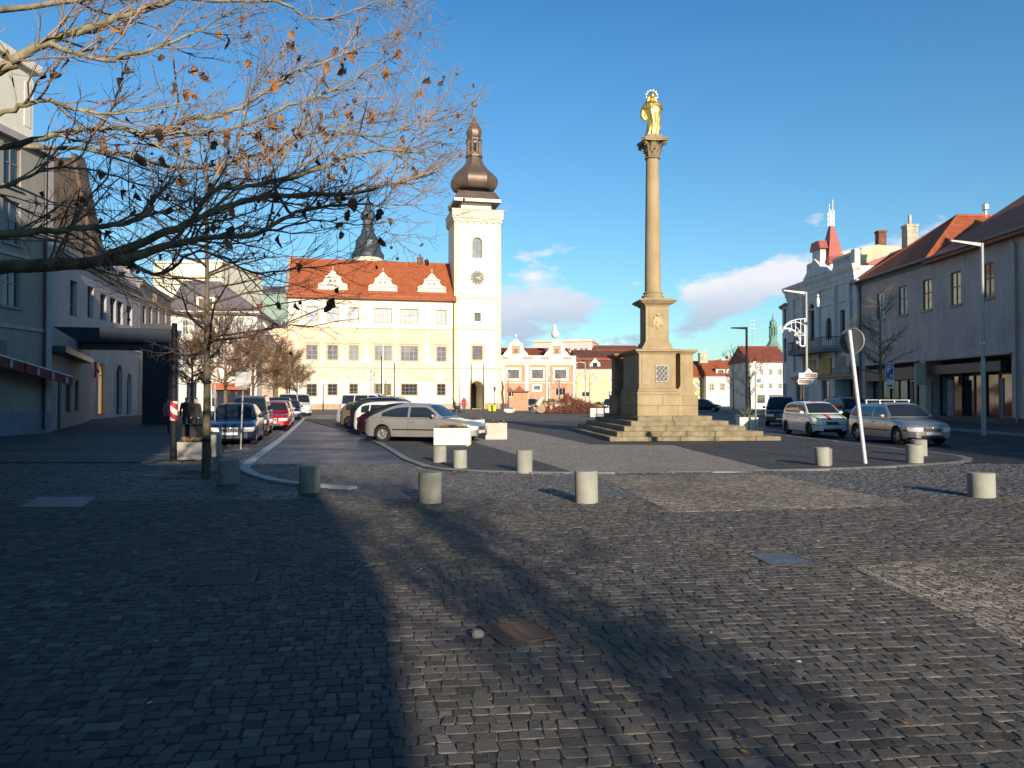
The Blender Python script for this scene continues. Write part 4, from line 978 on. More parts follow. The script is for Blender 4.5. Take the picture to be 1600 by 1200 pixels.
aw = [awn(e-11, e-3.1, 'awning'), awn(e-3.0, e+.25, 'awning')]
for q in (3.9, 2.2, 1.2, .2):
    xx = e-q; z_ = 2.70+.16*q; MB().box(xx-.07, -1.03, z_-.36, xx+.07, -1.002, z_-.06).build('awning_emblem', mat('dull_white', (.4, .4, .42), .8), aw[1])
# tall dark brick house rising behind the row
Yk = 62.0; bb = thing('dark_brick_building', 'dark brown brick gable rising above the left row behind the corner building', 'building', (at(60, 600, Yk).x, Yk, 0))
kx = lambda px, py: (at(px, py, Yk).x-bb.location.x, at(px, py, Yk).z)
MB().prism([kx(40, 600), kx(143, 600), kx(149, 410), kx(140, 340), kx(124, 272), kx(114, 246), kx(40, 246)], 0, 1.2).build('wall', mat('dark_brick_wall', (.085, .06, .045), .9, var=.3, vscale=2, brick=(.3, .12, .015, .3, 'xz'), bump=.4), bb)
MB().prism([kx(112, 240), kx(118, 240), kx(153, 408), kx(148, 408)], -.15, 1.4).build('roof_edge', BROWNF, bb)
# shop front below with small hanging sign and door
FS = Fac((-22.3, 37.0), (-30.2, 55.0))
op = [dict(u0=3, u1=4.4, z0=.02, z1=2.7, name='door', cols=1, rows=1), dict(u0=6, u1=8.5, z0=.8, z1=2.8, cols=2, rows=1), dict(u0=10.5, u1=12.5, z0=.8, z1=2.8, cols=2, rows=1)]
sh = building('low_shop', 'low dim shopfront with red hanging sign beside the steel portal', 'building', FS, 5.2, 6, op, GREYPL, glass=GLASSD, frame=DARKMETAL)
MB().box(-.1, -.7, 3.9, FS.w*.7, -.01, 4.2).build('canopy', DARKMETAL, sh)
sg = MB(); sg.box(8.8, -1.3, 2.9, 10.2, -1.15, 3.8); sg.build('hanging_sign', REDP, sh); MB().box(8.85, -1.34, 3.2, 10.1, -1.302, 3.4).build('hanging_sign', MAROON, sh)
# a row of pinkish-white houses with arcade
dirn = Vector((-.217, .976)); base = Vector((-32.2, 58))
def rowpt(x):  # point of the row facade at photo column x
    r = (x-800)/1200; t = (r*base.y-base.x)/(dirn.x-r*dirn.y); p = base+dirn*t; return (p.x, p.y)
FR = Fac(rowpt(88), rowpt(216))
hR = FR.uz(169, 428)[1]
op = []
for (x0, x1, y0, y1) in ((137.5, 143, 447, 497), (157.5, 163, 459, 500), (172.5, 178, 465, 503), (184, 189, 471, 506), (198.5, 203.5, 478, 508), (110, 117, 438, 494)):
    op.append(FR.op(x0-2, y0, x1+2, y1, cols=2, rows=3, glass=GLASSD, frame=BROWNF))
WARM = mat('warm_lit_shop', (.35, .25, .1), .3, emit=((1.0, .62, .22), .30))
for (x0, x1, y0, lit) in ((135, 145, 573, 1), (153, 165.5, 566, 1), (181, 191, 570, 0), (198, 205, 583, 0)):
    o_ = FR.op(x0, y0, x1, 648, arch=True, cols=2, rows=2, frame=MAROON if not lit else BROWNF, glass=WARM if lit else GLASSD, sur=PINKW, sw=.35)
    op.append(o_)
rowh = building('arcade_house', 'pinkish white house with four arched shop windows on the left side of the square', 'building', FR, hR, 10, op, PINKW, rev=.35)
moulding(rowh, FR.w, hR, CORN, PINKW, 'cornice'); moulding(rowh, FR.w, FR.uz(169, 540)[1], STRING, PINKW, 'string_course')
gable(rowh, FR.w, hR, 10, 4.2, R_GREY, over=.3)
m_ = MB()
for k in range(9): m_.box(8, -.32+.0, 6.0+k*.14, FR.w-6, -.30, 6.03+k*.14)
m_.build('balcony_rail', GREYF, rowh)
for x in (130, 165, 190):
    u = FR.u_(x, 2); d_ = MB().box(u-.7, 1.2, hR+.6, u+.7, 3.5, hR+2.3).build('dormer', PINKW, rowh); MB().box(u-.85, 1.0, hR+2.302, u+.85, 3.9, hR+2.45).build('dormer_roof', R_GREY, d_)
FR_ = Fac(rowpt(217), rowpt(266))
op = [FR_.op(x, 530, x+5, 552, cols=2, rows=2, glass=GLASSD, frame=BROWNF) for x in (222, 232, 243, 254)]+[FR_.op(x, 478, x+5, 505, cols=2, rows=2, glass=GLASSD, frame=BROWNF) for x in (222, 232, 243, 254)]+[FR_.op(x, 598, x+7, 643, cols=2, rows=1, glass=GLASSD, frame=BROWNF) for x in (222, 240, 253)]
hh = FR_.uz(240, 452)[1]
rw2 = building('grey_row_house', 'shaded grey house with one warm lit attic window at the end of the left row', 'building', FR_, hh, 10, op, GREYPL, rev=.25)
gable(rw2, FR_.w, hh, 10, 3.6, R_GREY, over=.3)
u, z_ = FR_.uz(243, 460, -.1); MB().box(u-.8, -.05, z_-.8, u+.8, -.01, z_+.8).build('window', WARM, rw2)
moulding(rw2, FR_.w, hh, CORN, GREYPL, 'cornice')
# yellow lit block, far
F1 = fpx(238, 118, 345, rad(-4))
y1 = building('yellow_block', 'pale yellow sunlit flat roofed block far behind the left row', 'building', F1, F1.uz(300, 408)[1], 16, [], CREAM)
MB().box(-.2, -.2, F1.uz(300, 433)[1]-.1, F1.w+.2, -.004, F1.uz(300, 433)[1]+.15).build('string_course', SANDT, y1)
MB().box(-.2, -.3, F1.uz(300, 408)[1]-.3, F1.w+.3, 15, F1.uz(300, 408)[1]+.05).build('cornice', CREAMW, y1)
# white hip roof house with dormer
F2 = fpx(262, 96, 401, rad(8))
h2_ = F2.uz(330, 487)[1]
op = [F2.op(x, 500, x+9, 522, cols=2, rows=2, glass=GLASSM) for x in (284, 312, 340, 368)]+[F2.op(x, 545, x+9, 570, cols=2, rows=2, glass=GLASSM) for x in (284, 312, 340, 368)]+[F2.op(x, 598, x+18, 636, cols=2, rows=1, glass=GLASSD) for x in (290, 330, 365)]
wh2 = building('white_hip_house', 'white house with grey hip roof and wide dormer behind the left street trees', 'building', F2, h2_, 14, op, PALE)
moulding(wh2, F2.w, h2_, CORN, CREAMW, 'cornice')
W2 = F2.w; u0, zt0 = F2.uz(270, 432, 7); u1, zt1 = F2.uz(300, 436, 7)
rhh = F2.uz(300, 440, 7)[1]-h2_
gable(wh2, W2, h2_, 14, rhh, mat('mauve_grey_roof', (.17, .145, .15), .75, var=.12, vscale=1), over=.5, hip0=0.0, hip1=W2*.62)
u0, z0_ = F2.uz(308, 483, .9); u1, z1_ = F2.uz(336, 467, .9)
d_ = MB().box(u0, .6, h2_-.05, u1, 4, z1_+.3).build('dormer', CREAMW, wh2); MB().box(u0-.2, .3, z1_+.302, u1+.2, 4.4, z1_+.5).build('dormer_roof', R_GREY, d_)
for a, b in ((.12, .47), (.53, .88)):
    MB().box(u0+(u1-u0)*a, .55, z0_+.1, u0+(u1-u0)*b, .598, z1_).build('window', BROWNF, d_)
# bluish gable roof house right of it
F3 = fpx(396, 101, 430, rad(14)); h3 = F3.uz(410, 540)[1]
g3 = building('gable_house', 'narrow house with steep grey gable roof left of the town hall', 'building', F3, h3, 9, [], mat('shaded_tan', (.42, .33, .25), .9, var=.1))  # one even tan wall colour
r3 = F3.uz(402, 487, 2)[1]-h3
mb = MB(); w3 = F3.w; mb.add([(-.2, -.3, h3+r3), (w3+.5, -.3, h3), (w3+.5, 9, h3), (-.2, 9, h3+r3), (-.2, -.3, h3)], [(0, 1, 2, 3), (0, 4, 1)]); mb.build('roof', mat('mauve_grey_roof', (.1, .1, .1)), g3)
MB().add([(-.2, -.45, h3+r3), (w3+.5, -.45, h3), (w3+.5, -.45, h3+.4), (-.2, -.45, h3+r3+.4), (-.2, .2, h3+r3+.4), (w3+.5, .2, h3+.4)], [(0, 1, 2, 3), (3, 2, 5, 4)]).build('verge', CREAMW, g3)
chimney(g3, .6, 1.5, h3+r3-2, h3+r3+1.0, .6, CHIM)
# copper clad block with dark mansard, left of hall
F4 = fpx(388, 140, 470, rad(10)); h4 = F4.uz(425, 458)[1]
c4 = building('copper_clad_block', 'block with green copper cladding and dark mansard roof left of the town hall', 'building', F4, h4, 12, [F4.op(432, 500, 446, 508, cols=2, rows=1, glass=GLASSD)], mat('pale_green_cladding', (.24, .34, .27), .6, var=.15, vscale=1.2, brick=(.9, 5.0, .04, .12, 'xz')))
zt4 = F4.uz(425, 447)[1]
mb = MB(); mb.add([(-.3, -.4, h4), (F4.w+.3, -.4, h4), (F4.w-1, 3, zt4+.4), (2.2, 3, zt4+.4), (-.3, 12, h4), (F4.w+.3, 12, h4), (F4.w-1, 9, zt4+.4), (2.2, 9, zt4+.4)], [(0, 1, 2, 3), (0, 3, 7, 4), (1, 5, 6, 2), (3, 2, 6, 7)]); mb.build('roof', R_GREY, c4)
# low sand wing beside the hall (x 428-450)
F5 = fpx(424, 109, 449.5, rad(12)); h5 = F5.uz(440, 512)[1]
s5 = building('hall_wing', 'narrow sand coloured wing at the left end of the town hall', 'building', F5, h5, 9, [F5.op(431, 532, 441, 543, cols=3, rows=2, glass=GLASSM)], SGP)
mb = MB(); mb.box(-.2, -.3, h5, F5.w, 9, h5+.25); mb.build('roof', R_GREY, s5)
# ---- dark steel portal in front of the arcade
NAVY = mat('dark_blue_steel', (.022, .03, .045), .7, var=.15, spec=.25)
pa = at(86, 600, 47); pb = at(250, 600, 47)
FP2 = Fac((pa.x, 47), (pb.x, 48.5)); t = thing('steel_portal', 'dark blue steel portal frame with wide beam on the left pavement', 'portal', tuple(FP2.P0), FP2.rz)
zt = FP2.uz(170, 512)[1]; zb = FP2.uz(170, 535)[1]; xr0 = FP2.u_(222)
mb = MB(); mb.bbox(-.5, 0, zb+.0, FP2.w, 2.6, zt, .03); mb.build('beam', NAVY, t)
mb = MB(); mb.bbox(xr0, .05, 0, FP2.w-.15, 2.5, zb-.003, .03); mb.build('pillar', NAVY, t)
mb = MB(); mb.box(-.3, .3, zb-.35, FP2.w-.2, 2.3, zb-.004); mb.build('soffit', BLACK, t)
mb = MB(); mb.bbox(-.45, .05, 0, .35, 2.5, zb-.003, .03); mb.build('pillar', NAVY, t)

# ---- unseen houses behind and beside the viewer, added and shaped to cast shade
def back_house(P0, P1, h, rh, lab, m, hip0=0, dep=12):
    Fb = Fac(P0, P1); n = int(Fb.w/3)
    b = building('row_house', lab, 'building', Fb, h, dep, [dict(u0=k*3+.9, u1=k*3+2.1, z0=z_, z1=z_+1.9) for k in range(n) for z_ in np.arange(1.0, h-2.4, 3.6)], m)
    if rh: gable(b, Fb.w, h, dep, rh, R_RED, over=.4, hip0=hip0)
    return b
bh = back_house((5.35, -14), (1.9, -14), 10.2, 0, 'low grey flat roofed house behind the viewer', GREYPL)
MB().prism([(-.005, 5.0), (-.005, 10.2), (-.55, 10.2), (-.55, 6.3)], .05, 6).build('jutting_bay', GREYPL, bh)  # added bay, shaped to bend the edge of the cast shadow
back_house((1.85, -14), (-36, -14), 20, 6.0, 'tall grey house behind the viewer at the left', GREYPL)
back_house((-20.5, -13), (-22.5, 24.9), 14.5, 4.0, 'tall house row left of the viewer', BEIGE)
# ================================================================= RIGHT SIDE
MAUVE = mat('mauve_grey_render', (.57, .45, .40), .9, var=.16, vscale=.4, bump=.3, stain=.30)
WHITEPL = mat('off_white_render', (.66, .64, .61), .88, var=.10, vscale=.6, bump=.3, stain=.30)
BROWNSH = mat('brown_shop_cladding', (.022, .014, .011), .7, var=.25, vscale=2, spec=.2)
DKSIGN = mat('charcoal_sign_board', (.035, .035, .045), .5)
WARMG = mat('glass_over_pale_curtain', (.30, .26, .18), .06, spec=.9, var=.6, vscale=1.5)  # warm reflections of sunlit fronts painted into the pane colour
FN = Fac((29.9, 66.3), (30.2, 26.0)); uz = FN.uz
hN = uz(1480, 396)[1]
op = []
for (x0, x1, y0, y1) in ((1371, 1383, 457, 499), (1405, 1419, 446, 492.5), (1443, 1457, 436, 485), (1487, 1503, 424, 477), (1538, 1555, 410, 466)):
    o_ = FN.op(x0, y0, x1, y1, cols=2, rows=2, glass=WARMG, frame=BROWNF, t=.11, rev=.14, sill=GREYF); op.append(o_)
zsh = uz(1480, 562)[1]
sa = FN.u_(1446); sb = FN.u_(1581); s0 = FN.u_(1352); s1 = FN.u_(1436)
op.append(dict(u0=sa, u1=sb, z0=.25, z1=zsh, open=True, rev=1.4)); op.append(dict(u0=s0, u1=s1, z0=.25, z1=uz(1400, 568)[1], open=True, rev=1.0))
for k in range(3): op.append(dict(u0=FN.w-8+k*2.6, u1=FN.w-6.9+k*2.6, z0=op[4]['z0'], z1=op[4]['z1'], cols=2, rows=2, frame=BROWNF, glass=GLASSM))
nr = building('mauve_shop_house', 'long mauve grey two storey house with dark recessed shopfronts at right', 'building', FN, hN, 12, op, MAUVE, rev=.28, bk=1.6)
MB().box(0, -.06, .0, FN.w, -.003, .45).build('plinth', mat('dark_plinth', (.08, .08, .085), .8, var=.2), nr)
MB().box(sa+.05, 1.2, .1, sb-.05, 1.39, zsh-.05).build('shop_back_wall', BROWNSH, nr); MB().box(s0+.05, .8, .1, s1-.05, .99, op[6]['z1']-.05).build('shop_back_wall', BROWNSH, nr)
zs2 = uz(1500, 583)[1]
MB().box(sa+.7, -.10, zs2, sb-.9, .3, zsh-.35).build('sign_board', DKSIGN, nr)
mb = MB(); mb.box(sa-.1, -.22, zsh, sb+.1, -.003, zsh+.10); mb.build('ledge', GREYF, nr)
mb = MB(); mb.box(s0-.1, -.22, op[6]['z1'], s1+.1, -.003, op[6]['z1']+.08); mb.build('ledge', GREYF, nr)
MB().box(s0+.2, -.05, op[6]['z1']-1.3, s1-.2, .3, op[6]['z1']-.35).build('sign_board', DKSIGN, nr)
um, zm_ = uz(1453, 569); mb = MB(); mb.bbox(um-.45, -.9, zm_-1.5, um-.25, -.15, zm_+.1, .04); mb.build('lit_hanging_sign', mat('cream_sign', (.45, .42, .32), .6), nr)
# shop windows, doors and posts in the recesses
FRB = mat('brown_painted_frame', (.13, .04, .028), .5)
for (a, b, y, zt, n, w_) in ((sa+.15, sb-.15, 1.05, zs2-.02, 7, .12), (s0+.15, s1-.15, .7, op[6]['z1']-1.0, 6, .12)):
    st = (b-a)/n
    for k in range(n):
        x0 = a+k*st; mb = MB(); mb.box(x0, y-.06, .1, x0+w_, y+.06, zt); mb.box(x0+st-.02, y-.06, .1, x0+st, y+.06, zt); mb.box(x0+w_, y-.05, .1, x0+st-.02, y+.05, .55); mb.box(x0+w_, y-.05, zt-.15, x0+st-.02, y+.05, zt)
        f_ = mb.build('shop_window', FRB if k % 2 else BROWNSH, nr)
        MB().quad((x0+w_, y+.01, .55), (x0+st-.02, y+.01, .55), (x0+st-.02, y+.01, zt-.15), (x0+w_, y+.01, zt-.15)).build('pane', GLASSD if k % 3 else GLASSM, f_)
for (x, w_) in ((1458, .45), (1489, .7), (1570, .3), (1428, .4)):
    u = FN.u_(x, .6); MB().box(u-w_/2, .4, .15, u+w_/2, .5, 2.9).build('poster_stand', mat('pale_panel', (.22, .20, .19), .8, var=.25), nr)
moulding(nr, FN.w, hN, [(0, -.4), (.08, -.38), (.1, -.2), (.3, -.1), (.45, .0), (0, .05)], mat('dull_eaves', (.26, .24, .23), .9), 'eaves')
rhN = 5.2
uR = 66.3-54.8
R_RUST = roofmat('rust_roof_tiles', (.42, .12, .06), (.52, .17, .09))
gable(nr, FN.w, hN, 16, 5.4, R_RUST, over=.55, x0=uR)
mb = MB(); mb.tube([(0, -.55, hN-.05), (FN.w, -.55, hN-.12)], .09, 8); mb.build('gutter', GREYF, nr)
for x in (1346, 1592):
    u = FN.u_(x); mb = MB(); mb.tube([(u, -.5, hN-.1), (u, -.12, hN-.8), (u, -.12, .2)], .07, 8); mb.build('downpipe', GREYF, nr)
# cross wing with orange hip roof behind
cw = thing('hipped_roof', 'bright orange hipped roof lit by the sun above the far end of the mauve house', 'roof', tuple(FN.P0), FN.rz)
um_ = 66.3-60.5; zr = at(1497, 337, 60.5).z; yr = at(1497, 337, 60.5).x-30
ridge0 = (um_, yr, zr); ridge1 = (um_, 17, zr)
mb = MB(); mb.add([(-.3, -.5, hN-.1), (uR+.15, -.5, hN-.1), (uR+.15, 20, hN-.1), (-.3, 20, hN-.1), ridge0, ridge1], [(0, 1, 4), (1, 2, 5, 4), (3, 0, 4, 5), (2, 3, 5)]); mb.build('roof', R_ORANGE, cw)
mb = MB(); mb.tube([ridge0, ridge1], .15, 6); mb.tube([(uR+.15, -.5, hN-.1), ridge0], .12, 6); mb.tube([(-.3, -.5, hN-.1), ridge0], .12, 6); mb.build('ridge_tiles', R_ORANGE, cw)
yv = at(1542, 337, 60.5).x-30; mb = MB(); mb.lathe([(.13, zr-.2), (.13, zr+.4), (.25, zr+.5), (.25, zr+.9), (.12, zr+1.0)], 10, (um_, yv)); mb.build('roof_vent', STEEL, cw)
# nearer roof slope at the frame edge (taller house further right)
FX = Fac((30.9, 44.2), (31.0, 18)); hx = FX.uz(1590, 362)[1]
ne = building('right_edge_house', 'taller house with dark red roof at the right edge of the frame', 'building', FX, hx+.7, 12, [], WHITEPL)
FXr = gable(ne, FX.w, hx+.7, 12, 5.0, R_RED, over=.6)
# row continues behind the viewer
FZ = Fac((30.3, 17.5), (30.3, -60)); building('long_row_house', 'long house row continuing behind the viewer on the right', 'building', FZ, 14.5, 12, [dict(u0=k*3+1., u1=k*3+2.3, z0=z_, z1=z_+2) for k in range(24) for z_ in (1.2, 6)], MAUVE)
gable(C.objects['long_row_house'], FZ.w, 14.5, 12, 5.5, R_BROWN, over=.5)
# ---- neo-baroque theatre-like house (x 1238-1345)
FTn = Fac((29.3, 81.5), (29.75, 66.5)); tu = FTn.uz
hTn = tu(1320, 420)[1]
op = [FTn.op(1265, 474, 1273, 533, arch=True, cols=2, rows=2, glass=GLASSD, frame=BROWNF), FTn.op(1290, 496, 1300, 531, arch=True, cols=2, rows=2, glass=GLASSD, frame=BROWNF), FTn.op(1313, 484, 1321, 531, cols=2, rows=2, glass=GLASSD, frame=BROWNF), FTn.op(1245, 500, 1250, 545, cols=2, rows=2, glass=GLASSD, frame=BROWNF), FTn.op(1304, 592, 1333, 638, open=True, rev=1.5), FTn.op(1283, 594, 1296, 632, cols=3, rows=1, glass=GLASSM, frame=DARKMETAL), FTn.op(1243, 596, 1256, 632, cols=2, rows=1, glass=GLASSM, frame=DARKMETAL)]
th = building('baroque_house', 'off-white neo-baroque house with balcony and small red spire on the right side', 'building', FTn, hTn, 12, op, WHITEPL, rev=.3, bk=1.4, frame=BROWNF)
moulding(th, FTn.w, hTn, [(0, -1.3), (.1, -1.3), (.12, -1.0), (.2, -.8), (.22, -.5), (.38, -.25), (.45, 0), (.45, .12), (0, .2)], WHITEPL, 'cornice')
moulding(th, FTn.w, tu(1320, 470)[1], STRING, WHITEPL, 'string_course')
for x in (1241, 1256, 1281, 1306, 1329, 1341):
    u = FTn.u_(x); MB().box(u-.28, -.22, 4.4, u+.28, -.003, hTn-1.3).build('pilaster', WHITEPL, th)
# parapet with panels and end pier
mb = MB(); ua = FTn.u_(1300); zb0 = hTn+.2; zb1 = hTn+1.3
mb.box(ua, .1, zb0, FTn.w, .5, zb0+.3); mb.box(ua, .05, zb1-.25, FTn.w+.05, .55, zb1)
k = ua
while k < FTn.w-.9: mb.box(k, .15, zb0+.3, k+.18, .45, zb1-.25); k += .42
mb.box(FTn.w-.7, -.0, zb0, FTn.w+.02, .5, zb1+.15); mb.build('balustrade', WHITEPL, th)
# pedimented attic and spire
uc = FTn.u_(1279)
mb = MB(); mb.prism([(uc-2.6, hTn+.2), (uc+2.6, hTn+.2), (uc, hTn+1.9)], -.4, .5); mb.build('pediment', WHITEPL, th)
zb2 = tu(1287, 419, 1.0)[1]; zt = tu(1283, 359, 1.0)[1]; xs = uc; ya = .5; yb_ = 2.1; ym = (ya+yb_)/2
mb = MB(); mb.box(uc-1.5, .52, hTn+.2, uc+1.5, 2.3, zb2); mb.build('spire_base', WHITEPL, th)
mb = MB(); S1 = [(xs-1.6, ya-.1), (xs+1.6, ya-.1), (xs+1.6, yb_+.35), (xs-1.6, yb_+.35)]; S2 = [(xs-1.0, ya+.15), (xs+1.0, ya+.15), (xs+1.0, yb_), (xs-1.0, yb_)]; S3 = [(xs-.25, ym-.12), (xs+.25, ym-.12), (xs+.25, ym+.2), (xs-.25, ym+.2)]
vs_ = [(p[0], p[1], z_) for P_, z_ in ((S1, zb2), (S2, zb2+(zt-zb2)*.22), (S3, zt)) for p in P_]
mb.add(vs_, [(k*4+i_, k*4+(i_+1) % 4, k*4+4+(i_+1) % 4, k*4+4+i_) for k in (0, 1) for i_ in range(4)]+[(8, 9, 10, 11)]); mb.build('spire', mat('red_sheet_metal', (.36, .085, .06), .55, var=.1), th)
mb = MB(); qx = .22
for (a_, b_) in ((-qx, -.15), (qx, -.15), (qx, .2), (-qx, .2)): mb.tube([(xs+a_, ym+b_, zt), (xs+a_, ym+b_, zt+1.5)], .035, 4)
for q in (.05, .5, 1.0, 1.5): mb.tube([(xs-qx, ym-.15, zt+q), (xs+qx, ym-.15, zt+q), (xs+qx, ym+.2, zt+q), (xs-qx, ym+.2, zt+q), (xs-qx, ym-.15, zt+q)], .03, 4)
mb.tube([(xs, ym+.2, zt+1.4), (xs, ym+.2, zt+2.6)], .05, 5); mb.tube([(xs, ym-.15, zt+1.4), (xs, ym-.15, zt+2.2)], .05, 5); mb.build('lattice_finial', STEEL, th)
zd0 = tu(1270, 432, .3)[1]; zd1 = tu(1270, 396, .3)[1]
mb = MB(); mb.box(uc-1.1, -.05, zd0, uc+.7, .49, zd1); mb.prism([(uc-1.4, zd1), (uc+1.0, zd1), (uc+.6, zd1+.8), (uc-1.0, zd1+.8)], -.2, .6, 1); mb.build('dormer', [WHITEPL, MATS['red_sheet_metal']], th)
gable(th, FTn.w, hTn+.2, 12, 2.0, MATS['red_sheet_metal'], over=0, y0=1.2)
# balcony
zb3 = tu(1290, 546)[1]; u0, u1 = FTn.u_(1250), FTn.u_(1318)
mb = MB(); mb.add([(u0, 0, zb3-.35), (u0+.8, -1.5, zb3-.35), (u1-.8, -1.5, zb3-.35), (u1, 0, zb3-.35), (u0, 0, zb3), (u0+.8, -1.6, zb3), (u1-.8, -1.6, zb3), (u1, 0, zb3)], [(3, 2, 1, 0), (4, 5, 6, 7), (0, 1, 5, 4), (1, 2, 6, 5), (2, 3, 7, 6)])
bal = mb.build('balcony', mat('shaded_stone', (.22, .2, .2), .9), th)  # one even grey for the balcony stone
mb = MB(); pth = [(u0, -.02), (u0+.8, -1.55), (u1-.8, -1.55), (u1, -.02)]
for z_ in (.95, .1): mb.tube([(p[0], p[1], zb3+z_) for p in pth], .035, 5)
for a, b in zip(pth, pth[1:]):
    n = int(math.hypot(b[0]-a[0], b[1]-a[1])/.16)
    for i in range(n+1): t_ = i/n; x = a[0]+(b[0]-a[0])*t_; y = a[1]+(b[1]-a[1])*t_; mb.box(x-.012, y-.012, zb3+.1, x+.012, y+.012, zb3+.95)
mb.build('railing', DARKMETAL, bal)
# painted panels over the ground floor
zq0, zq1 = tu(1290, 585)[1], tu(1290, 560)[1]
for (x0, x1, c) in ((1262, 1278, (.30, .26, .12)), (1279, 1301, (.42, .30, .07)), (1303, 1331, (.24, .26, .24))):
    MB().box(FTn.u_(x0), -.18, zq0, FTn.u_(x1)-.08, -.004, zq1).build('painted_panel', mat('panel_%d' % x0, c, .7, var=.3, vscale=.8), th)
MB().box(FTn.u_(1240), -.3, zq0-.35, FTn.w, -.004, zq0-.05).build('fascia', DKSIGN, th)
MB().box(FTn.u_(1337), -.25, .2, FTn.u_(1341), -.004, 4.4).build('red_downlight_panel', FRB, th)
# continuing street beyond, narrow sliver
FQ = Fac((29.75, 84.4), (29.3, 81.6)); hq = FQ.uz(1232, 478)[1]
qh = building('far_row_house', 'narrow dark house front beyond the baroque house', 'building', FQ, hTn-1.5, 10, [dict(u0=u, u1=u+1.4, z0=z_, z1=z_+2.6, cols=2, rows=2, glass=GLASSD, frame=BROWNF) for u in (.8,) for z_ in (5.5, 9.0)]+[dict(u0=.5, u1=2.3, z0=.5, z1=3.2, cols=3, rows=1, glass=GLASSM, frame=WHITE)], WHITEPL, rev=.25)
moulding(qh, FQ.w, hTn-1.5, CORN, WHITEPL, 'cornice'); gable(qh, FQ.w, hTn-1.5, 10, 2.5, R_RED, over=.3)
# yellow blind gable wall and chimneys between baroque and mauve house
YG = thing('blind_gable_wall', 'sunlit cream blind gable wall with two chimneys between the right houses', 'wall', (30.5, 73, 0))

def gp_(px, py, Y): p = at(px, py, Y); return (p.x-30.5, p.y-73, p.z)
Yw = 73.1
pts = [gp_(1298, 397, Yw), gp_(1372, 382, Yw), gp_(1415, 388, Yw), gp_(1440, 400, Yw), gp_(1440, 460, Yw), gp_(1335, 460, Yw), gp_(1298, 440, Yw)]
pts = [(p[0], p[1], p[2]) for p in pts]
n_ = len(pts); mb = MB(); mb.add(pts+[(p[0], p[1]+6, p[2]) for p in pts], [tuple(range(n_))[::-1], tuple(range(n_, 2*n_))]+[(i, (i+1) % n_, (i+1) % n_+n_, i+n_) for i in range(n_)])
for i in range(n_): pass
mb.box(-.1, .02, 0, pts[3][0], 6, pts[4][2]+.5)
mb.build('wall', mat('cream_gable_render', (.62, .52, .36), .9, var=.15, vscale=.5, stain=.3), YG)
def chim_px(x0, x1, ytop, ybot, Y, m, pot=0, nm='chimney'):
    a = at((x0+x1)/2, ytop, Y); w_ = (x1-x0)/1200*Y; zb_ = at((x0+x1)/2, ybot, Y).z
    chimney(YG, a.x-30.5, Y-73, zb_, a.z, w_, m, pot, nm)
chim_px(1370, 1382, 361, 390, 74, CHIM); chim_px(1413, 1430, 352, 400, 67.5, CHIMP, pot=.9)
# small statues on ledge
st_ = at(1278, 470, 66.0)
t = MB(); t.ball((0, 0, .45), .12, 8); t.lathe([(.12, -.5), (.16, 0), (.1, .3)], 8); o = t.build('facade_lamp', WHITE, None, tuple(at(1278, 470, 65.5)), smooth=60); tag(o, 'small white globe lamp in front of the baroque facade', 'lamp')
o.parent = None
mb = MB(); mb.box(-.03, 0, -.03, .03, 1.2, .03); 

# ================================================================= MONUMENT
SAND = mat('weathered_sandstone', (.33, .245, .135), .92, col2=(.44, .345, .205), vscale=1.6, bump=.5, bscale=22, stain=.25)
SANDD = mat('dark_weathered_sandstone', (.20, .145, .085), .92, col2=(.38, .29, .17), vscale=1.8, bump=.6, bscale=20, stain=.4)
MOSSY = mat('mossy_step_stone', (.17, .148, .085), .95, col2=(.36, .29, .18), vscale=2.6, bump=.7, bscale=26, stain=.35)
Om = Vector((3.72, 29.3, 0)); rm = rad(4.5)
mon = thing('marian_column', 'tall sandstone votive column on stepped base carrying a gilded statue', 'monument', tuple(Om), rm)
cu_, su_ = math.cos(rm), math.sin(rm)
def ml(px, py, ly):     # photo pixel on the local plane y=ly -> local x,z
    F_ = Fac(Om.to_2d(), (Om+Vector((cu_, su_, 0))).to_2d()); return F_.uz(px, py, ly)
SW, SD = 6.75, 10.2; rise = .19
rnd = random.Random(12)
ins = 0.0
levels = []
for k in range(5):
    x0 = .36*k; x1 = SW-.56*k; y0 = .36*k; y1 = SD-.5*k; z0 = rise*k; z1 = rise*(k+1)
    levels.append((x0, x1, y0, y1, z0, z1))
    MB().box(x0+.5, y0+.5, z0, x1-.5, y1-.5, z1-.03).build('step_core', MOSSY, mon)
    def course(a, b, mk):
        s = a
        while s < b-.02:
            l_ = min(rnd.uniform(1.1, 2.0), b-s); l_ = b-s if b-s-l_ < .5 else l_; mk(s, s+l_); s += l_
    def front(a, c): mb = MB(); mb.bbox(a+.006, y0+rnd.uniform(-.01, .01), z0-.02, c-.006, y0+.56, z1+rnd.uniform(-.006, .006), .022); mb.build('step_stone', MOSSY, mon)
    def left(a, c): mb = MB(); mb.bbox(x0+rnd.uniform(-.01, .01), a+.006, z0-.02, x0+.56, c-.006, z1+rnd.uniform(-.006, .006), .022); mb.build('step_stone', MOSSY, mon)
    def right(a, c): mb = MB(); mb.bbox(x1-.56, a+.006, z0-.02, x1+rnd.uniform(-.01, .01), c-.006, z1+rnd.uniform(-.006, .006), .022); mb.build('step_stone', MOSSY, mon)
    course(x0, x1, front); course(y0+.57, y1, left); course(y0+.57, y1, right)
zS = rise*5
by = 1.95
bx0, _ = ml(996, 640, by); bx1, _ = ml(1091, 640, by); zp = ml(1040, 617, by)[1]
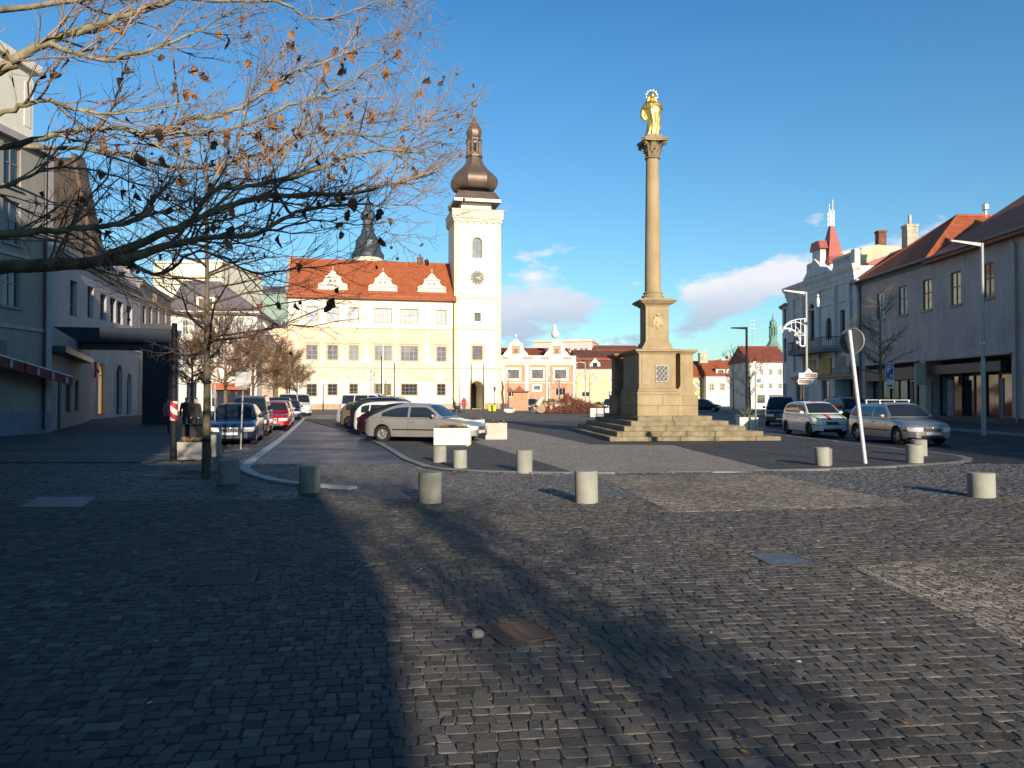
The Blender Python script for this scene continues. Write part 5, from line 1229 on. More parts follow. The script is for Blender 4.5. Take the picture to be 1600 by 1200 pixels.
def courses(x0, y0, x1, y1, z0, z1, nz, lx, m, b=.012):
    """ashlar block built of separate stones on front, left and right faces, one core inside"""
    MB().box(x0+.06, y0+.06, z0, x1-.06, y1-.06, z1-.01).build('core', m, mon)
    hz = (z1-z0)/nz
    for i in range(nz):
        off = (i % 2)*.5
        n = max(1, round((x1-x0)/lx)); e = [x0+(x1-x0)*min(1, max(0, (j+(off if 0 < j < n else 0)*.5)/n)) for j in range(n+1)]
        for a, c in zip(e, e[1:]): mb = MB(); mb.bbox(a+.003, y0+rnd.uniform(-.004, .004), z0+i*hz+.003, c-.003, y0+.35, z0+(i+1)*hz-.003, b); mb.build('ashlar_stone', m, mon)
        n = max(1, round((y1-y0-.35)/lx))
        for j in range(n):
            a = y0+.35+(y1-y0-.35)*j/n; c = y0+.35+(y1-y0-.35)*(j+1)/n
            mb = MB(); mb.bbox(x0+rnd.uniform(-.004, .004), a+.003, z0+i*hz+.003, x0+.3, c-.003, z0+(i+1)*hz-.003, b); mb.build('ashlar_stone', m, mon)
            mb = MB(); mb.bbox(x1-.3, a+.003, z0+i*hz+.003, x1+rnd.uniform(-.004, .004), c-.003, z0+(i+1)*hz-.003, b); mb.build('ashlar_stone', m, mon)
courses(bx0, by, bx1, by+4.2, zS-.01, zp, 2, .9, SANDD if False else SAND)
# central shrine block
cx1, _ = ml(1056, 580, by+.12); zc1 = ml(1030, 553, by+.1)[1]; zc0 = zp
def blockm(name, x0, y0, x1, y1, z0, z1, m=SAND, b=.02): mb = MB(); mb.bbox(x0, y0, z0, x1, y1, z1, b); return mb.build(name, m, mon)
blockm('base_moulding', bx0+.0, by+.03, cx1+.14, by+3.2, zc0, zc0+.14); blockm('base_moulding', bx0+.05, by+.08, cx1+.08, by+3.2, zc0+.142, zc0+.26)
blockm('shrine_block', bx0+.1, by+.13, cx1, by+3.0, zc0+.262, zc1, b=.015)
blockm('panel', bx0+.22, by+.10, bx0+.52, by+.128, zc0+.4, zc1-.12, b=.01)
# right pier with flared foot
px0, _ = ml(1062, 580, by+.45); px1, _ = ml(1081.5, 580, by+.45)
mb = MB(); mb.prism([(px0-.12, zp), (bx1-.02, zp), (bx1-.02, zp+.10), (px1+.22, zp+.22), (px1+.1, zp+.36), (px1, zp+.5), (px1, zc1), (px0, zc1), (px0, zp+.4), (px0-.1, zp+.2)], by+.35, by+1.0); mb.build('pier', SAND, mon)
for (a, b_, y0, y1, o_) in ((bx0+.1, cx1, by+.13, by+3.0, .0), (px0, px1, by+.35, by+1.3, .0)):
    zz = zc1
    for (d, h) in ((.04, .05), (.10, .05), (.18, .07), (.16, .03)):
        blockm('cornice', a-d, y0-d, b_+d, y1+d, zz+.001, zz+h, b=.01); zz += h
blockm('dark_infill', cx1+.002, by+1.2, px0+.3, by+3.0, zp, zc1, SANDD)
# left rear wing pier with cornice
wy = by+3.0; wx0, _ = ml(972, 590, wy); wx1 = bx0+.1
for ddy in (0.0,):
    xa, _ = ml(962, 590, wy+.6); xb, _ = ml(974, 590, wy+.6)
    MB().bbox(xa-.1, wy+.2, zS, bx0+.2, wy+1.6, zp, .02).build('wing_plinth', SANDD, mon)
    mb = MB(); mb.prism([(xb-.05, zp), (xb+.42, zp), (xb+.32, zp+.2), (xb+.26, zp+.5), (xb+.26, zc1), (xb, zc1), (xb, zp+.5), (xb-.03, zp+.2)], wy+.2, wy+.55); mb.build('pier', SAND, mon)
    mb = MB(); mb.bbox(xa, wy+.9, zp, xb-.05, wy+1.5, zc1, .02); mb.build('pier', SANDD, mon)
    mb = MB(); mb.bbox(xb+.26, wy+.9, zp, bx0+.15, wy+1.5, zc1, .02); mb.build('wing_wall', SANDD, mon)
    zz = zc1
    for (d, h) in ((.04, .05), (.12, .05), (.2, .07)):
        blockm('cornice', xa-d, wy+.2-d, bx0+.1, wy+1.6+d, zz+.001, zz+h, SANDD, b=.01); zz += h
# lattice window
lx0, lz1 = ml(1025.5, 571.5, by+.1); lx1, lz0 = ml(1043, 596, by+.1)
lw = MB().box(lx0, by+.118, lz0, lx1, by+.127, lz1).build('lattice_window', BLACK, mon)
IRON = mat('pale_iron_lattice', (.40, .38, .36), .6, metal=.2)
mb = MB(); W_, H_ = lx1-lx0, lz1-lz0; y_ = by+.105
s = .15; k = -H_
def clipseg(x0, z0, x1, z1):
    t0, t1 = 0, 1
    for p, q in ((-(x1-x0), x0), (x1-x0, W_-x0), (-(z1-z0), z0), (z1-z0, H_-z0)):
        if abs(p) < 1e-9:
            if q < 0: return None
            continue
        r = q/p
        if p < 0: t0 = max(t0, r)
        else: t1 = min(t1, r)
    return (x0+(x1-x0)*t0, z0+(z1-z0)*t0, x0+(x1-x0)*t1, z0+(z1-z0)*t1) if t0 < t1-.01 else None
while k < W_+H_:
    for sg in (1, -1):
        c_ = clipseg(k, 0 if sg > 0 else H_, k+H_*.8, H_ if sg > 0 else 0)
        if c_: mb.tube([(lx0+c_[0], y_-sg*.004, lz0+c_[1]), (lx0+c_[2], y_-sg*.004, lz0+c_[3])], .015, 4)
    k += s*1.15
mb.box(lx0-.03, y_-.02, lz0-.03, lx0, y_+.022, lz1+.03); mb.box(lx1, y_-.02, lz0-.03, lx1+.03, y_+.022, lz1+.03); mb.box(lx0, y_-.02, lz1, lx1, y_+.022, lz1+.03); mb.box(lx0, y_-.02, lz0-.03, lx1, y_+.022, lz0)
mb.build('lattice', IRON, lw)
# upper pedestal
uy = by+1.0; ztop0 = zc1+.2
ux0, _ = ml(1009, 510, uy); ux1, _ = ml(1045, 510, uy); zu1 = ml(1028, 478, uy)[1]; ub0, _ = ml(1003, 543, uy-.1); ub1, _ = ml(1051, 543, uy-.1)
ud = ux1-ux0; wD = ud
zq = ml(1028, 533, uy)[1]
mb = MB(); sec = [(ub0, ztop0), (ub0, ztop0+.12)]
def frus(x0, x1, y0, y1, z0, X0, X1, Y0, Y1, z1): 
    mb.add([(x0, y0, z0), (x1, y0, z0), (x1, y1, z0), (x0, y1, z0), (X0, Y0, z1), (X1, Y0, z1), (X1, Y1, z1), (X0, Y1, z1)], [(3, 2, 1, 0), (4, 5, 6, 7), (0, 1, 5, 4), (1, 2, 6, 5), (2, 3, 7, 6), (3, 0, 4, 7)])
e0 = (ub1-ub0-ud)/2
frus(ub0, ub1, uy-e0, uy+wD+e0, ztop0, ub0, ub1, uy-e0, uy+wD+e0, ztop0+.12)
frus(ub0+.02, ub1-.02, uy-e0+.02, uy+wD+e0-.02, ztop0+.121, ux0-.08, ux1+.08, uy-.08, uy+wD+.08, ztop0+.26)
frus(ux0-.08, ux1+.08, uy-.08, uy+wD+.08, ztop0+.262, ux0, ux1, uy, uy+wD, zq)
mb.build('pedestal_foot', SAND, mon)
blockm('pedestal_die', ux0, uy, ux1, uy+wD, zq+.002, zu1, b=.012)
blockm('panel', ux0+.14, uy-.02, ux1-.14, uy-.001, zq+.1, zu1-.08, b=.008); blockm('panel', ux0-.02, uy+.14, ux0-.001, uy+wD-.14, zq+.1, zu1-.08, b=.008)
# coat of arms relief: an oval shield with eagle-like wings, crown
cxr = (ux0+ux1)/2; czr = zq+(zu1-zq)*.55
mb = MB(); 
mb.ball((cxr, uy-.03, czr), .17, 10, sc=(1, .22, 1.25)); mb.ball((cxr, uy-.05, czr+.02), .09, 8, sc=(1, .4, 1.2))
for s in (-1, 1):
    for q in range(4): mb.ball((cxr+s*(.10+.03*q), uy-.05, czr+.18-.1*q), .05, 6, sc=(1.1, .6, 1.5))
mb.ball((cxr+.02, uy-.05, czr+.30), .07, 8, sc=(1.4, .6, .8)); mb.ball((cxr+.13, uy-.04, czr+.33), .04, 6); mb.ball((cxr, uy-.04, czr-.25), .05, 6)
mb.build('coat_of_arms', mat('gilded_relief', (.50, .40, .22), .7, var=.3, vscale=20), mon, smooth=50)
zz = zu1
for (d, h, b) in ((.05, .06, .01), (.12, .05, .01), (.22, .07, .02), (.30, .06, .02), (.27, .03, .01), (.12, .07, .02)):
    blockm('cornice', ux0-d, uy-d, ux1+d, uy+wD+d, zz+.001, zz+h, b=b); zz += h
# column
ccx, ccy = cxr, uy+wD/2
cw_ = ml(1020, 440, ccy)[0]; ccx = cw_ if abs(cw_-ccx) < .3 else ccx
kk = (Om+Vector((0, ccy, 0))).y/1200
def zc_(py): return ml(1020, py, ccy)[1]
r0 = 12.6*kk; r1 = 10.2*kk; zb0 = zz
prof = [(r0*1.35, zb0), (r0*1.35, zb0+.06), (r0*1.42, zb0+.1), (r0*1.35, zb0+.15), (r0*1.15, zb0+.18), (r0*1.12, zb0+.22), (r0*1.22, zb0+.25), (r0*1.15, zb0+.29), (r0*1.02, zb0+.32)]
MB().lathe(prof, 28, (ccx, ccy)).build('column_base', SAND, mon, smooth=40)
zt0 = zc_(250); sh = [(r0*(1-.02*t)-(r0-r1)*t**1.4, zb0+.32+(zt0-zb0-.32)*t) for t in [i/16 for i in range(17)]]
MB().lathe(sh, 32, (ccx, ccy)).build('column_shaft', mat('column_sandstone', (.36, .255, .135), .9, col2=(.44, .33, .19), vscale=.9, bump=.3, bscale=18, stain=.15), mon, smooth=50)
zk1 = zc_(221); hk = zk1-zt0
mb = MB(); mb.lathe([(r1*1.0, zt0), (r1*1.18, zt0+.03), (r1*1.18, zt0+.07), (r1*1.0, zt0+.10), (r1*1.02, zt0+hk*.5), (r1*1.25, zt0+hk*.8), (r1*1.5, zt0+hk*.93)], 20, (ccx, ccy))
for row, (zb_, hh_, rr, n_) in enumerate(((zt0+.10, hk*.36, r1*1.05, 8), (zt0+.10+hk*.25, hk*.40, r1*1.08, 8))):
    for j in range(n_):
        a = 2*math.pi*(j+.5*row)/n_; Mx = Matrix.Translation((ccx, ccy, 0)) @ Matrix.Rotation(a, 4, 'Z')
        w0 = rr*.36; P = []
        for (t, ro, ww) in ((0, 0, .8), (.45, .02, 1.0), (.8, .07, .85), (1.0, .14, .5), (.92, .19, .25)):
            z_ = zb_+hh_*t; P.append([(rr+ro-.02*1, -w0*ww, z_), (rr+ro+.03, 0, z_), (rr+ro-.02, w0*ww, z_)])
        for p, q in zip(P, P[1:]):
            for i in range(2): mb.add([tuple(Mx @ Vector(v)) for v in (p[i], p[i+1], q[i+1], q[i])], [(0, 1, 2, 3), (3, 2, 1, 0)][:1])
ab = 20*kk*.93
for s in range(4):
    a = math.pi/4+math.pi/2*s; Mx = Matrix.Translation((ccx, ccy, 0)) @ Matrix.Rotation(a, 4, 'Z')
    pth = [(r1*1.1, 0, zt0+hk*.5), (r1*1.45, 0, zt0+hk*.72), (ab*1.25, 0, zt0+hk*.84), (ab*1.32, 0, zt0+hk*.74), (ab*1.18, 0, zt0+hk*.68), (ab*1.15, 0, zt0+hk*.77)]
    mb.tube([tuple(Mx @ Vector(p)) for p in pth], .055, 6)
mb.build('capital', SANDD, mon, smooth=35)
mb = MB(); P = []
for s in range(4):
    a = math.pi/4+math.pi/2*s
    for da, rr in ((-.12, 1.40), (.12, 1.40)): P.append((ccx+ab*rr*math.cos(a+da), ccy+ab*rr*math.sin(a+da)))
    a2 = a+math.pi/4; P.append((ccx+ab*.86*math.cos(a2), ccy+ab*.86*math.sin(a2)))
mb.slab(P, zt0+hk*.88, zt0+hk*.97); mb.slab([(ccx+(p[0]-ccx)*1.05, ccy+(p[1]-ccy)*1.05) for p in P], zt0+hk*.972, zk1+.02); mb.build('abacus', SAND, mon)
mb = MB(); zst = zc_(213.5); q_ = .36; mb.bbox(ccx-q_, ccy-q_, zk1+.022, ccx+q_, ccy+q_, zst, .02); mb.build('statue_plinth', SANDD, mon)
# statue (a thing of its own on top of the column)
top = Vector((ccx, ccy, zst)); wt = Om+Vector((ccx*cu_-ccy*su_, ccx*su_+ccy*cu_, zst))
Hs = at(1018, 141, wt.y).z-wt.z
GILT = mat('gilded_bronze', (.95, .63, .19), .38, metal=.9, var=.12, vscale=6, bump=.25, bscale=14)
sta = thing('gilded_statue', 'gilded robed Madonna statue with star halo on top of the column', 'statue', tuple(wt), rm)
nS = 44; nA = 48; vs = []; H1 = Hs*.80
def rad_at(t):
    k = [(0, .30), (.06, .31), (.2, .275), (.4, .285), (.55, .33), (.66, .36), (.76, .35), (.86, .33), (.93, .25), (.97, .13), (1, .085)]
    for (a, b), (c, d) in zip(k, k[1:]):
        if a <= t <= c: return b+(d-b)*(t-a)/(c-a)
    return .1
for i in range(nS+1):
    t = i/nS; r = rad_at(t); 
    ox = .06*math.sin(t*3.2+.3)-.02; oy = -.03*math.sin(t*4)
    for j in range(nA):
        a = 2*math.pi*j/nA
        fold = (.075*math.sin(7*a+2.2*t+math.sin(3*a)) + .045*math.sin(13*a-5*t))*(1-t)**.6
        fold += .05*math.sin(5*a+9*t)*(.3 < t < .8)
        knee = .16*math.exp(-((a-4.3)/.45)**2-((t-.38)/.16)**2)
        clo = .16*math.exp(-((a-3.35)/.5)**2-((t-.62)/.16)**2)
        bust = .18*math.exp(-((a-4.9)/.7)**2-((t-.68)/.13)**2)
        rr = r*(1+fold+knee+clo+bust)
        vs.append((ox+rr*math.cos(a), oy+rr*.74*math.sin(a), H1*t))
fs = [(i*nA+j, i*nA+(j+1) % nA, (i+1)*nA+(j+1) % nA, (i+1)*nA+j) for i in range(nS) for j in range(nA)]+[tuple(range(nA-1, -1, -1)), tuple(nS*nA+j for j in range(nA))]
mb = MB(); mb.add(vs, fs); mb.build('robe', GILT, sta, smooth=60)
hz_ = H1+.12; mb = MB(); mb.ball((.0, -.01, hz_+.03), .125, 14, sc=(.92, 1, 1.25)); mb.tube([(0, 0, H1-.04), (0, -.005, hz_)], .06, 10)
mb.ball((0, -.135, hz_+.02), .022, 6, sc=(.8, 1, 1.4)); mb.ball((-.04, -.115, hz_+.05), .016, 6); mb.ball((.04, -.115, hz_+.05), .016, 6); mb.ball((0, -.12, hz_-.045), .02, 6, sc=(1.5, .6, .6))
mb.build('head', GILT, sta, smooth=60)
mb = MB(); mb.ball((0, .03, hz_+.05), .145, 14, sc=(1, 1, 1.2)); mb.tube([(-.11, .05, hz_), (-.2, .06, H1-.1), (-.25, .02, H1-.3)], [.07, .09, .05], 8); mb.tube([(.11, .05, hz_), (.2, .06, H1-.1), (.25, .02, H1-.3)], [.07, .09, .05], 8); mb.build('veil', GILT, sta, smooth=60)
mb = MB()
mb.tube([(-.27, .02, H1*.88), (-.38, -.06, H1*.72), (-.20, -.24, H1*.70), (-.04, -.30, H1*.78)], [.09, .085, .065, .035], 10)
mb.tube([(.27, .02, H1*.88), (.37, -.08, H1*.74), (.22, -.26, H1*.76), (.10, -.30, H1*.82)], [.09, .085, .065, .035], 10)
for s in (-1, 1):
    for q in range(4): mb.tube([(s*.07, -.305, H1*(.80+.006*q)), (s*.02, -.315-.01*q, H1*(.82+.01*q))], .012, 5)
mb.build('arms', GILT, sta, smooth=60)
mb = MB(); mb.tube([(-.30, .05, H1*.84), (-.43, .03, H1*.68), (-.44, .0, H1*.52), (-.34, -.04, H1*.42)], [.08, .10, .10, .04], 10); mb.tube([(.28, .1, H1*.6), (.30, .05, H1*.3), (.27, .0, .03)], [.1, .09, .07], 10); mb.build('cloak', GILT, sta, smooth=60)
mb = MB(); R_h = .245
ring = [(R_h*math.cos(2*math.pi*i/24), .06, hz_+.06+R_h*math.sin(2*math.pi*i/24)) for i in range(25)]; mb.tube(ring, .004, 4)
for i in range(12):
    a = 2*math.pi*(i+.5)/12
    if abs(math.sin(a)+1) < .12: continue
    c_ = Vector((R_h*math.cos(a), .06, hz_+.06+R_h*math.sin(a))); pts = []
    for k in range(10): b_ = a+math.pi*k/5; rr = .042 if k % 2 == 0 else .018; pts.append((c_.x+rr*math.cos(b_), c_.z+rr*math.sin(b_)))
    mb.prism(pts, .045, .075)
mb.build('halo', mat('bright_gilding', (.75, .60, .36), .5, metal=.4), sta)
# ================================================================= CARS
TYRE = mat('tyre_rubber', (.018, .018, .019), .8, var=.2, vscale=10)
RIM = mat('alloy_rim', (.42, .42, .43), .35, metal=.7, var=.15)
CARGLASS = mat('car_glass', (.02, .027, .035), .04, spec=.9)
CARGLASSB = mat('tinted_car_glass', (.03, .045, .06), .04, spec=.9)
LAMPG = mat('headlight_glass', (.88, .87, .83), .12, metal=.15, coat=1)
TAIL = mat('tail_light_glass', (.30, .012, .012), .12, coat=1)
PLATE = mat('number_plate', (.70, .70, .67), .5)
TRIM = mat('black_trim', (.02, .02, .022), .5)
def paint(name, c, rough=.30, metal=.35): return mat('paint_'+name, c, rough, metal=metal, coat=.8, var=.06, vscale=2, bump=.02, bscale=3)
def lerp_(K, x):
    if x <= K[0][0]: return K[0][1]
    for (a, b), (c, d) in zip(K, K[1:]):
        if x <= c:
            t = (x-a)/(c-a); return b+(d-b)*t
    return K[-1][1]
def smooth_(K, x):
    if x <= K[0][0]: return K[0][1]
    n = len(K)
    for i in range(n-1):
        if x <= K[i+1][0]:
            x0, y0 = K[i]; x1, y1 = K[i+1]; t = (x-x0)/(x1-x0); h = x1-x0
            m0 = (y1-K[i-1][1])/(x1-K[i-1][0]) if i else (y1-y0)/h
            m1 = (K[i+2][1]-y0)/(K[i+2][0]-x0) if i+2 < n else (y1-y0)/h
            return (2*t**3-3*t*t+1)*y0+(t**3-2*t*t+t)*h*m0+(-2*t**3+3*t*t)*y1+(t**3-t*t)*h*m1
    return K[-1][1]
# profiles: x as fraction of length (0 rear, 1 front); z in metres
TYPES = {
 'saloon': dict(L=4.51, W=1.73, H=1.43, wr=.175, wf=.815, top=[(0, .66), (.012, .86), (.05, .95), (.16, .965), (.30, .945), (.70, .925), (.82, .86), (.94, .76), (.985, .66), (1, .52)],
    gh=[(.045, .95), (.17, 1.20), (.27, 1.36), (.38, 1.425), (.50, 1.43), (.58, 1.38), (.72, .935)], wins=[(.165, .405), (.425, .655)], R=.315),
 'estate': dict(L=4.51, W=1.73, H=1.45, wr=.18, wf=.815, top=[(0, .60), (.01, .86), (.03, .94), (.30, .945), (.70, .925), (.82, .86), (.94, .76), (.985, .66), (1, .52)],
    gh=[(.012, .95), (.06, 1.22), (.10, 1.36), (.22, 1.44), (.45, 1.455), (.57, 1.40), (.715, .935)], wins=[(.06, .19), (.205, .415), (.435, .65)], R=.315, rails=True),
 'city': dict(L=3.56, W=1.64, H=1.47, wr=.15, wf=.83, top=[(0, .55), (.01, .90), (.03, .98), (.35, .965), (.74, .95), (.86, .90), (.95, .80), (.99, .66), (1, .50)],
    gh=[(.012, .98), (.05, 1.22), (.09, 1.38), (.2, 1.46), (.45, 1.475), (.6, 1.41), (.79, .96)], wins=[(.10, .20), (.215, .44), (.46, .70)], R=.29),
 'hatch': dict(L=4.0, W=1.72, H=1.47, wr=.16, wf=.82, top=[(0, .60), (.01, .9), (.03, .99), (.35, .97), (.72, .95), (.84, .89), (.95, .79), (.99, .66), (1, .5)],
    gh=[(.012, .99), (.06, 1.22), (.11, 1.38), (.22, 1.45), (.45, 1.47), (.58, 1.41), (.745, .96)], wins=[(.10, .20), (.215, .44), (.46, .68)], R=.31),
 'suv': dict(L=4.35, W=1.81, H=1.66, wr=.17, wf=.82, top=[(0, .62), (.01, 1.0), (.03, 1.10), (.35, 1.08), (.72, 1.06), (.84, 1.0), (.95, .90), (.99, .76), (1, .55)],
    gh=[(.012, 1.10), (.06, 1.36), (.11, 1.55), (.22, 1.64), (.45, 1.66), (.58, 1.58), (.735, 1.07)], wins=[(.08, .20), (.215, .43), (.45, .67)], R=.35, rails=True),
 'mpv': dict(L=4.3, W=1.78, H=1.72, wr=.17, wf=.83, top=[(0, .6), (.01, .96), (.03, 1.04), (.35, 1.03), (.76, 1.02), (.88, .93), (.96, .82), (.99, .7), (1, .5)],
    gh=[(.012, 1.04), (.04, 1.36), (.07, 1.62), (.15, 1.71), (.45, 1.72), (.60, 1.64), (.80, 1.02)], wins=[(.06, .20), (.215, .43), (.45, .70)], R=.32, rails=True),
 'van': dict(L=4.9, W=1.92, H=1.97, wr=.17, wf=.82, top=[(0, .6), (.008, 1.05), (.02, 1.16), (.35, 1.16), (.80, 1.14), (.9, 1.02), (.965, .88), (.99, .75), (1, .5)],
    gh=[(.008, 1.16), (.02, 1.6), (.035, 1.88), (.1, 1.96), (.45, 1.97), (.64, 1.90), (.84, 1.14)], wins=[(.05, .26), (.275, .5), (.515, .75)], R=.34),
}
def make_car(kind, pm, label, x, y, heading, group, gl=CARGLASS, cat='car', bars=False, stripe=None, black_bumper=False, wheel=RIM, simple=False, nm='parked_car', open_tail=False):
    T = TYPES[kind]; Lc, Wc, H = T['L'], T['W'], T['H']; hw = Wc/2; R = T['R']; sill = .20
    X = lambda f: (f-.5)*Lc
    root = thing(nm, label, cat, (x, y, 0), heading, group)
    xw = [X(T['wr']), X(T['wf'])]; Ra = R+.055
    def half(f):      # plan half width
        s = 1.0
        if f > .86: s -= .30*((f-.86)/.14)**2.6
        if f < .07: s -= .16*((.07-f)/.07)**2
        return hw*s
    def ztop(f): return smooth_(T['top'], f)
    def zbot(f):
        z = sill+(.06 if f > .93 else 0)+(.12*((.05-f)/.05) if f < .05 else 0); xx = X(f)
        for w_ in xw:
            if abs(xx-w_) < Ra: z = max(z, R+math.sqrt(max(0, Ra*Ra-(xx-w_)**2)))
        return z
    F = set([0, .004, .012, .025, .045, .07, .955, .975, .99, .998, 1]+[i/26 for i in range(2, 26)])
    for w_ in xw:
        for k in range(0, 13): F.add((w_+Ra*math.cos(math.pi*k/12))/Lc+.5)
        F.add((w_-Ra-.004)/Lc+.5); F.add((w_+Ra+.004)/Lc+.5)
    F = sorted(f for f in F if 0 <= f <= 1); FF = [F[0]]
    for f in F[1:]:
        if f-FF[-1] > .0006: FF.append(f)
    F = FF; 
    def section(f):
        zb = zbot(f); zt = ztop(f); h_ = half(f); z0 = sill if zb > .35 else zb
        zm = max(zb+.02, .30+.0*zt); zm = max(zb+.015, z0+.16); zs = zt-.13; zs = max(zs, zm+.03); wl = zt-.05
        return [(0, zb), (h_*.72, zb), (h_*.93, zb+.005), (h_*.985, zb+(.03 if zb < .35 else .004)), (h_*1.0, zm), (h_*1.0, (zm+zs)*.5), (h_*.985, zs), (h_*.955, max(wl, zs+.02)), (h_*.90, max(zt-.012, zs+.03)), (h_*.6, zt+.015), (0, zt+.03)]
    secs = [section(f) for f in F]; ns = len(secs[0]); vs = []; fs = []; mi = []
    for f, s in zip(F, secs):
        vs += [(X(f), p[0], p[1]) for p in s]+[(X(f), -p[0], p[1]) for p in s]
    def under(i, j): return j < 2
    for i in range(len(F)-1):
        for sd in (0, 1):
            for j in range(ns-1):
                a = i*2*ns+sd*ns+j; b = a+2*ns
                q = (a, a+1, b+1, b); fs.append(q if sd else q[::-1]); mi.append(1 if j < 2 else 0)
    for i, rv in ((0, False), (len(F)-1, True)):
        o_ = i*2*ns; loop = [o_+j for j in range(ns)]+[o_+ns+j for j in range(ns-1, -1, -1)]; fs.append(tuple(loop)); mi.append(0)
    mb = MB(); mb.v = vs; mb.f = fs; mb.m = mi
    body = mb.build('body', [pm, BLACK], root, smooth=38)
    # greenhouse
    gh = T['gh']; g0, g1 = gh[0][0], gh[-1][0]; rz_ = max(p[1] for p in gh)
    def zg(f): return smooth_(gh, f)
    def belt(f): return ztop(f)-.02
    wr = .735*hw
    def ys(f, z):
        b = belt(f); t = max(0, min(1, (z-b)/(rz_-b))); wb = half(f)*.93-.0; 
        return wb-(wb-wr)*(t**1.25)
    n = 34; vs = []; fs = []; m_ = 6
    fr = [g0+(g1-g0)*i/n for i in range(n+1)]
    def crown(f): return .05*min(1, max(0, (zg(f)-belt(f))/.4))
    for f in fr:
        z1 = max(zg(f), belt(f)+.002); b = belt(f); row = []
        for k in range(m_+1): t = k/m_; z = b+(z1-b)*t; row.append((ys(f, z)-(.02 if k == m_ else 0), z+(.008 if k == m_ else 0)))
        wtop = row[-1][0]; row += [(wtop*.9, z1+.018+crown(f)*.2), (wtop*.5, z1+.02+crown(f)*.6), (0, z1+.02+crown(f)*.7)]
        vs += [(X(f), p[0], p[1]) for p in row]+[(X(f), -p[0], p[1]) for p in row]; nr = len(row)
    for i in range(n):
        for sd in (0, 1):
            for j in range(nr-1):
                a = i*2*nr+sd*nr+j; b = a+2*nr; q = (a, a+1, b+1, b); fs.append(q if sd else q[::-1])
    mb = MB(); mb.v = vs; mb.f = fs; mb.m = [0]*len(fs); mb.build('roof', pm, root, smooth=35)
    # side windows
    for (a, b) in T['wins']:
        for sd in (1, -1):
            mb = MB(); K = 10; pts = []
            for i in range(K+1):
                f = a+(b-a)*i/K; zl = belt(f)+.035; zh = min(zg(f)-.085, rz_-.10)
                pts.append((f, zl, max(zh, zl+.005)))
            M_ = 4
            v = [(X(f), sd*(ys(f, zl+(zh-zl)*k/M_)+.007), zl+(zh-zl)*k/M_) for (f, zl, zh) in pts for k in range(M_+1)]
            fc = [(i*(M_+1)+k, (i+1)*(M_+1)+k, (i+1)*(M_+1)+k+1, i*(M_+1)+k+1) for i in range(K) for k in range(M_)]
            mb.add(v, fc); mb.build('side_window', gl, root, smooth=60)
    # windscreen and rear window following the slopes
    def slope(fa, fb, inset, name, lift=.008):
        K = 8; v = []; 
        for i in range(K+1):
            f = fa+(fb-fa)*i/K; z1 = zg(f); w_ = ys(f, z1)-.02-inset
            for q in (-1, -.9, -.5, 0, .5, .9, 1):
                zz = z1+.02+crown(f)*(.7 if q == 0 else .6 if abs(q) == .5 else .2 if abs(q) == .9 else 0)+lift
                v.append((X(f)+(lift if fb > .5 else -lift), q*w_, zz+.0))
        MB().add(v, [(i*7+k, i*7+k+1, (i+1)*7+k+1, (i+1)*7+k) for i in range(K) for k in range(6)]).build(name, gl, root, smooth=60)
    fwin0 = [p[0] for p in gh][-2]; slope(fwin0+.01, g1-.012, .045, 'windscreen')
    rears = [p for p in gh if p[0] < .3]; slope(g0+.012, (gh[1][0]+gh[2][0])/2+.01, .07, 'rear_window')
    # nose
    xf = X(1); hf = half(1); z_b = ztop(.985)
    def nose_patch(f0, f1, ja, jb, name, m, off=.008, sides=(1, -1), zclip=None):
        for sd in sides:
            v = []; K = 6
            for i in range(K+1):
                f = f0+(f1-f0)*i/K; s = section(f)
                for t in (0, .33, .66, 1):
                    jj = ja+(jb-ja)*t; j0 = min(int(jj), ns-2); tt = jj-j0
                    yy = s[j0][0]*(1-tt)+s[j0+1][0]*tt; zz = s[j0][1]*(1-tt)+s[j0+1][1]*tt
                    v.append((X(f)+(off if f > .5 else -off)*.6, sd*(yy+off), zz+off*.3))
            MB().add(v, [(i*4+k, i*4+k+1, (i+1)*4+k+1, (i+1)*4+k) for i in range(K) for k in range(3)]).build(name, m, root, smooth=60)
    zh = ztop(.97)
    for sd in (1, -1):      # headlights wrap round the corner
        v = []; pts = [(.945, 1.0), (.965, 1.0), (.985, 1.0), (.9985, .985), (1.0, .88), (1.0, .74), (1.0, .60)]
        for (f, q) in pts:
            zt_ = z_b-.02; hh = .13 if f < .96 else .145
            for t in (0, .5, 1): v.append((X(f)+(.012 if f >= .998 else .006), sd*(half(f)*q+(.008 if f < .999 else 0)), zt_-hh*t+.02*(f < .96)))
        MB().add(v, [(i*3+k, i*3+k+1, (i+1)*3+k+1, (i+1)*3+k) for i in range(len(pts)-1) for k in range(2)]).build('headlight', LAMPG, root, smooth=40)
    mb = MB(); gz = z_b-.03; mb.bbox(xf-.02, -hf*.48, gz-.13, xf+.014, hf*.48, gz-.0, .012); gr = mb.build('grille', TRIM, root)
    mb = MB(); mb.box(xf+.014, -hf*.46, gz-.016, xf+.02, hf*.46, gz); mb.box(xf+.014, -hf*.43, gz-.135, xf+.02, hf*.43, gz-.125)
    for k in range(7): mb.box(xf+.014, -hf*.4+k*hf*.8/6-.006, gz-.14, xf+.019, -hf*.4+k*hf*.8/6+.006, gz-.02)
    mb.ball((xf+.018, 0, gz-.02), .045, 8, sc=(.3, 1, 1)); mb.build('grille_trim', RIM, gr)
    mb = MB(); mb.bbox(xf-.03, -hf*.72, .24, xf+.012, hf*.72, .36, .02); mb.build('lower_intake', TRIM, root)
    MB().bbox(xf-.01, -.26, .375, xf+.03, .26, .475, .006).build('number_plate', PLATE, root)
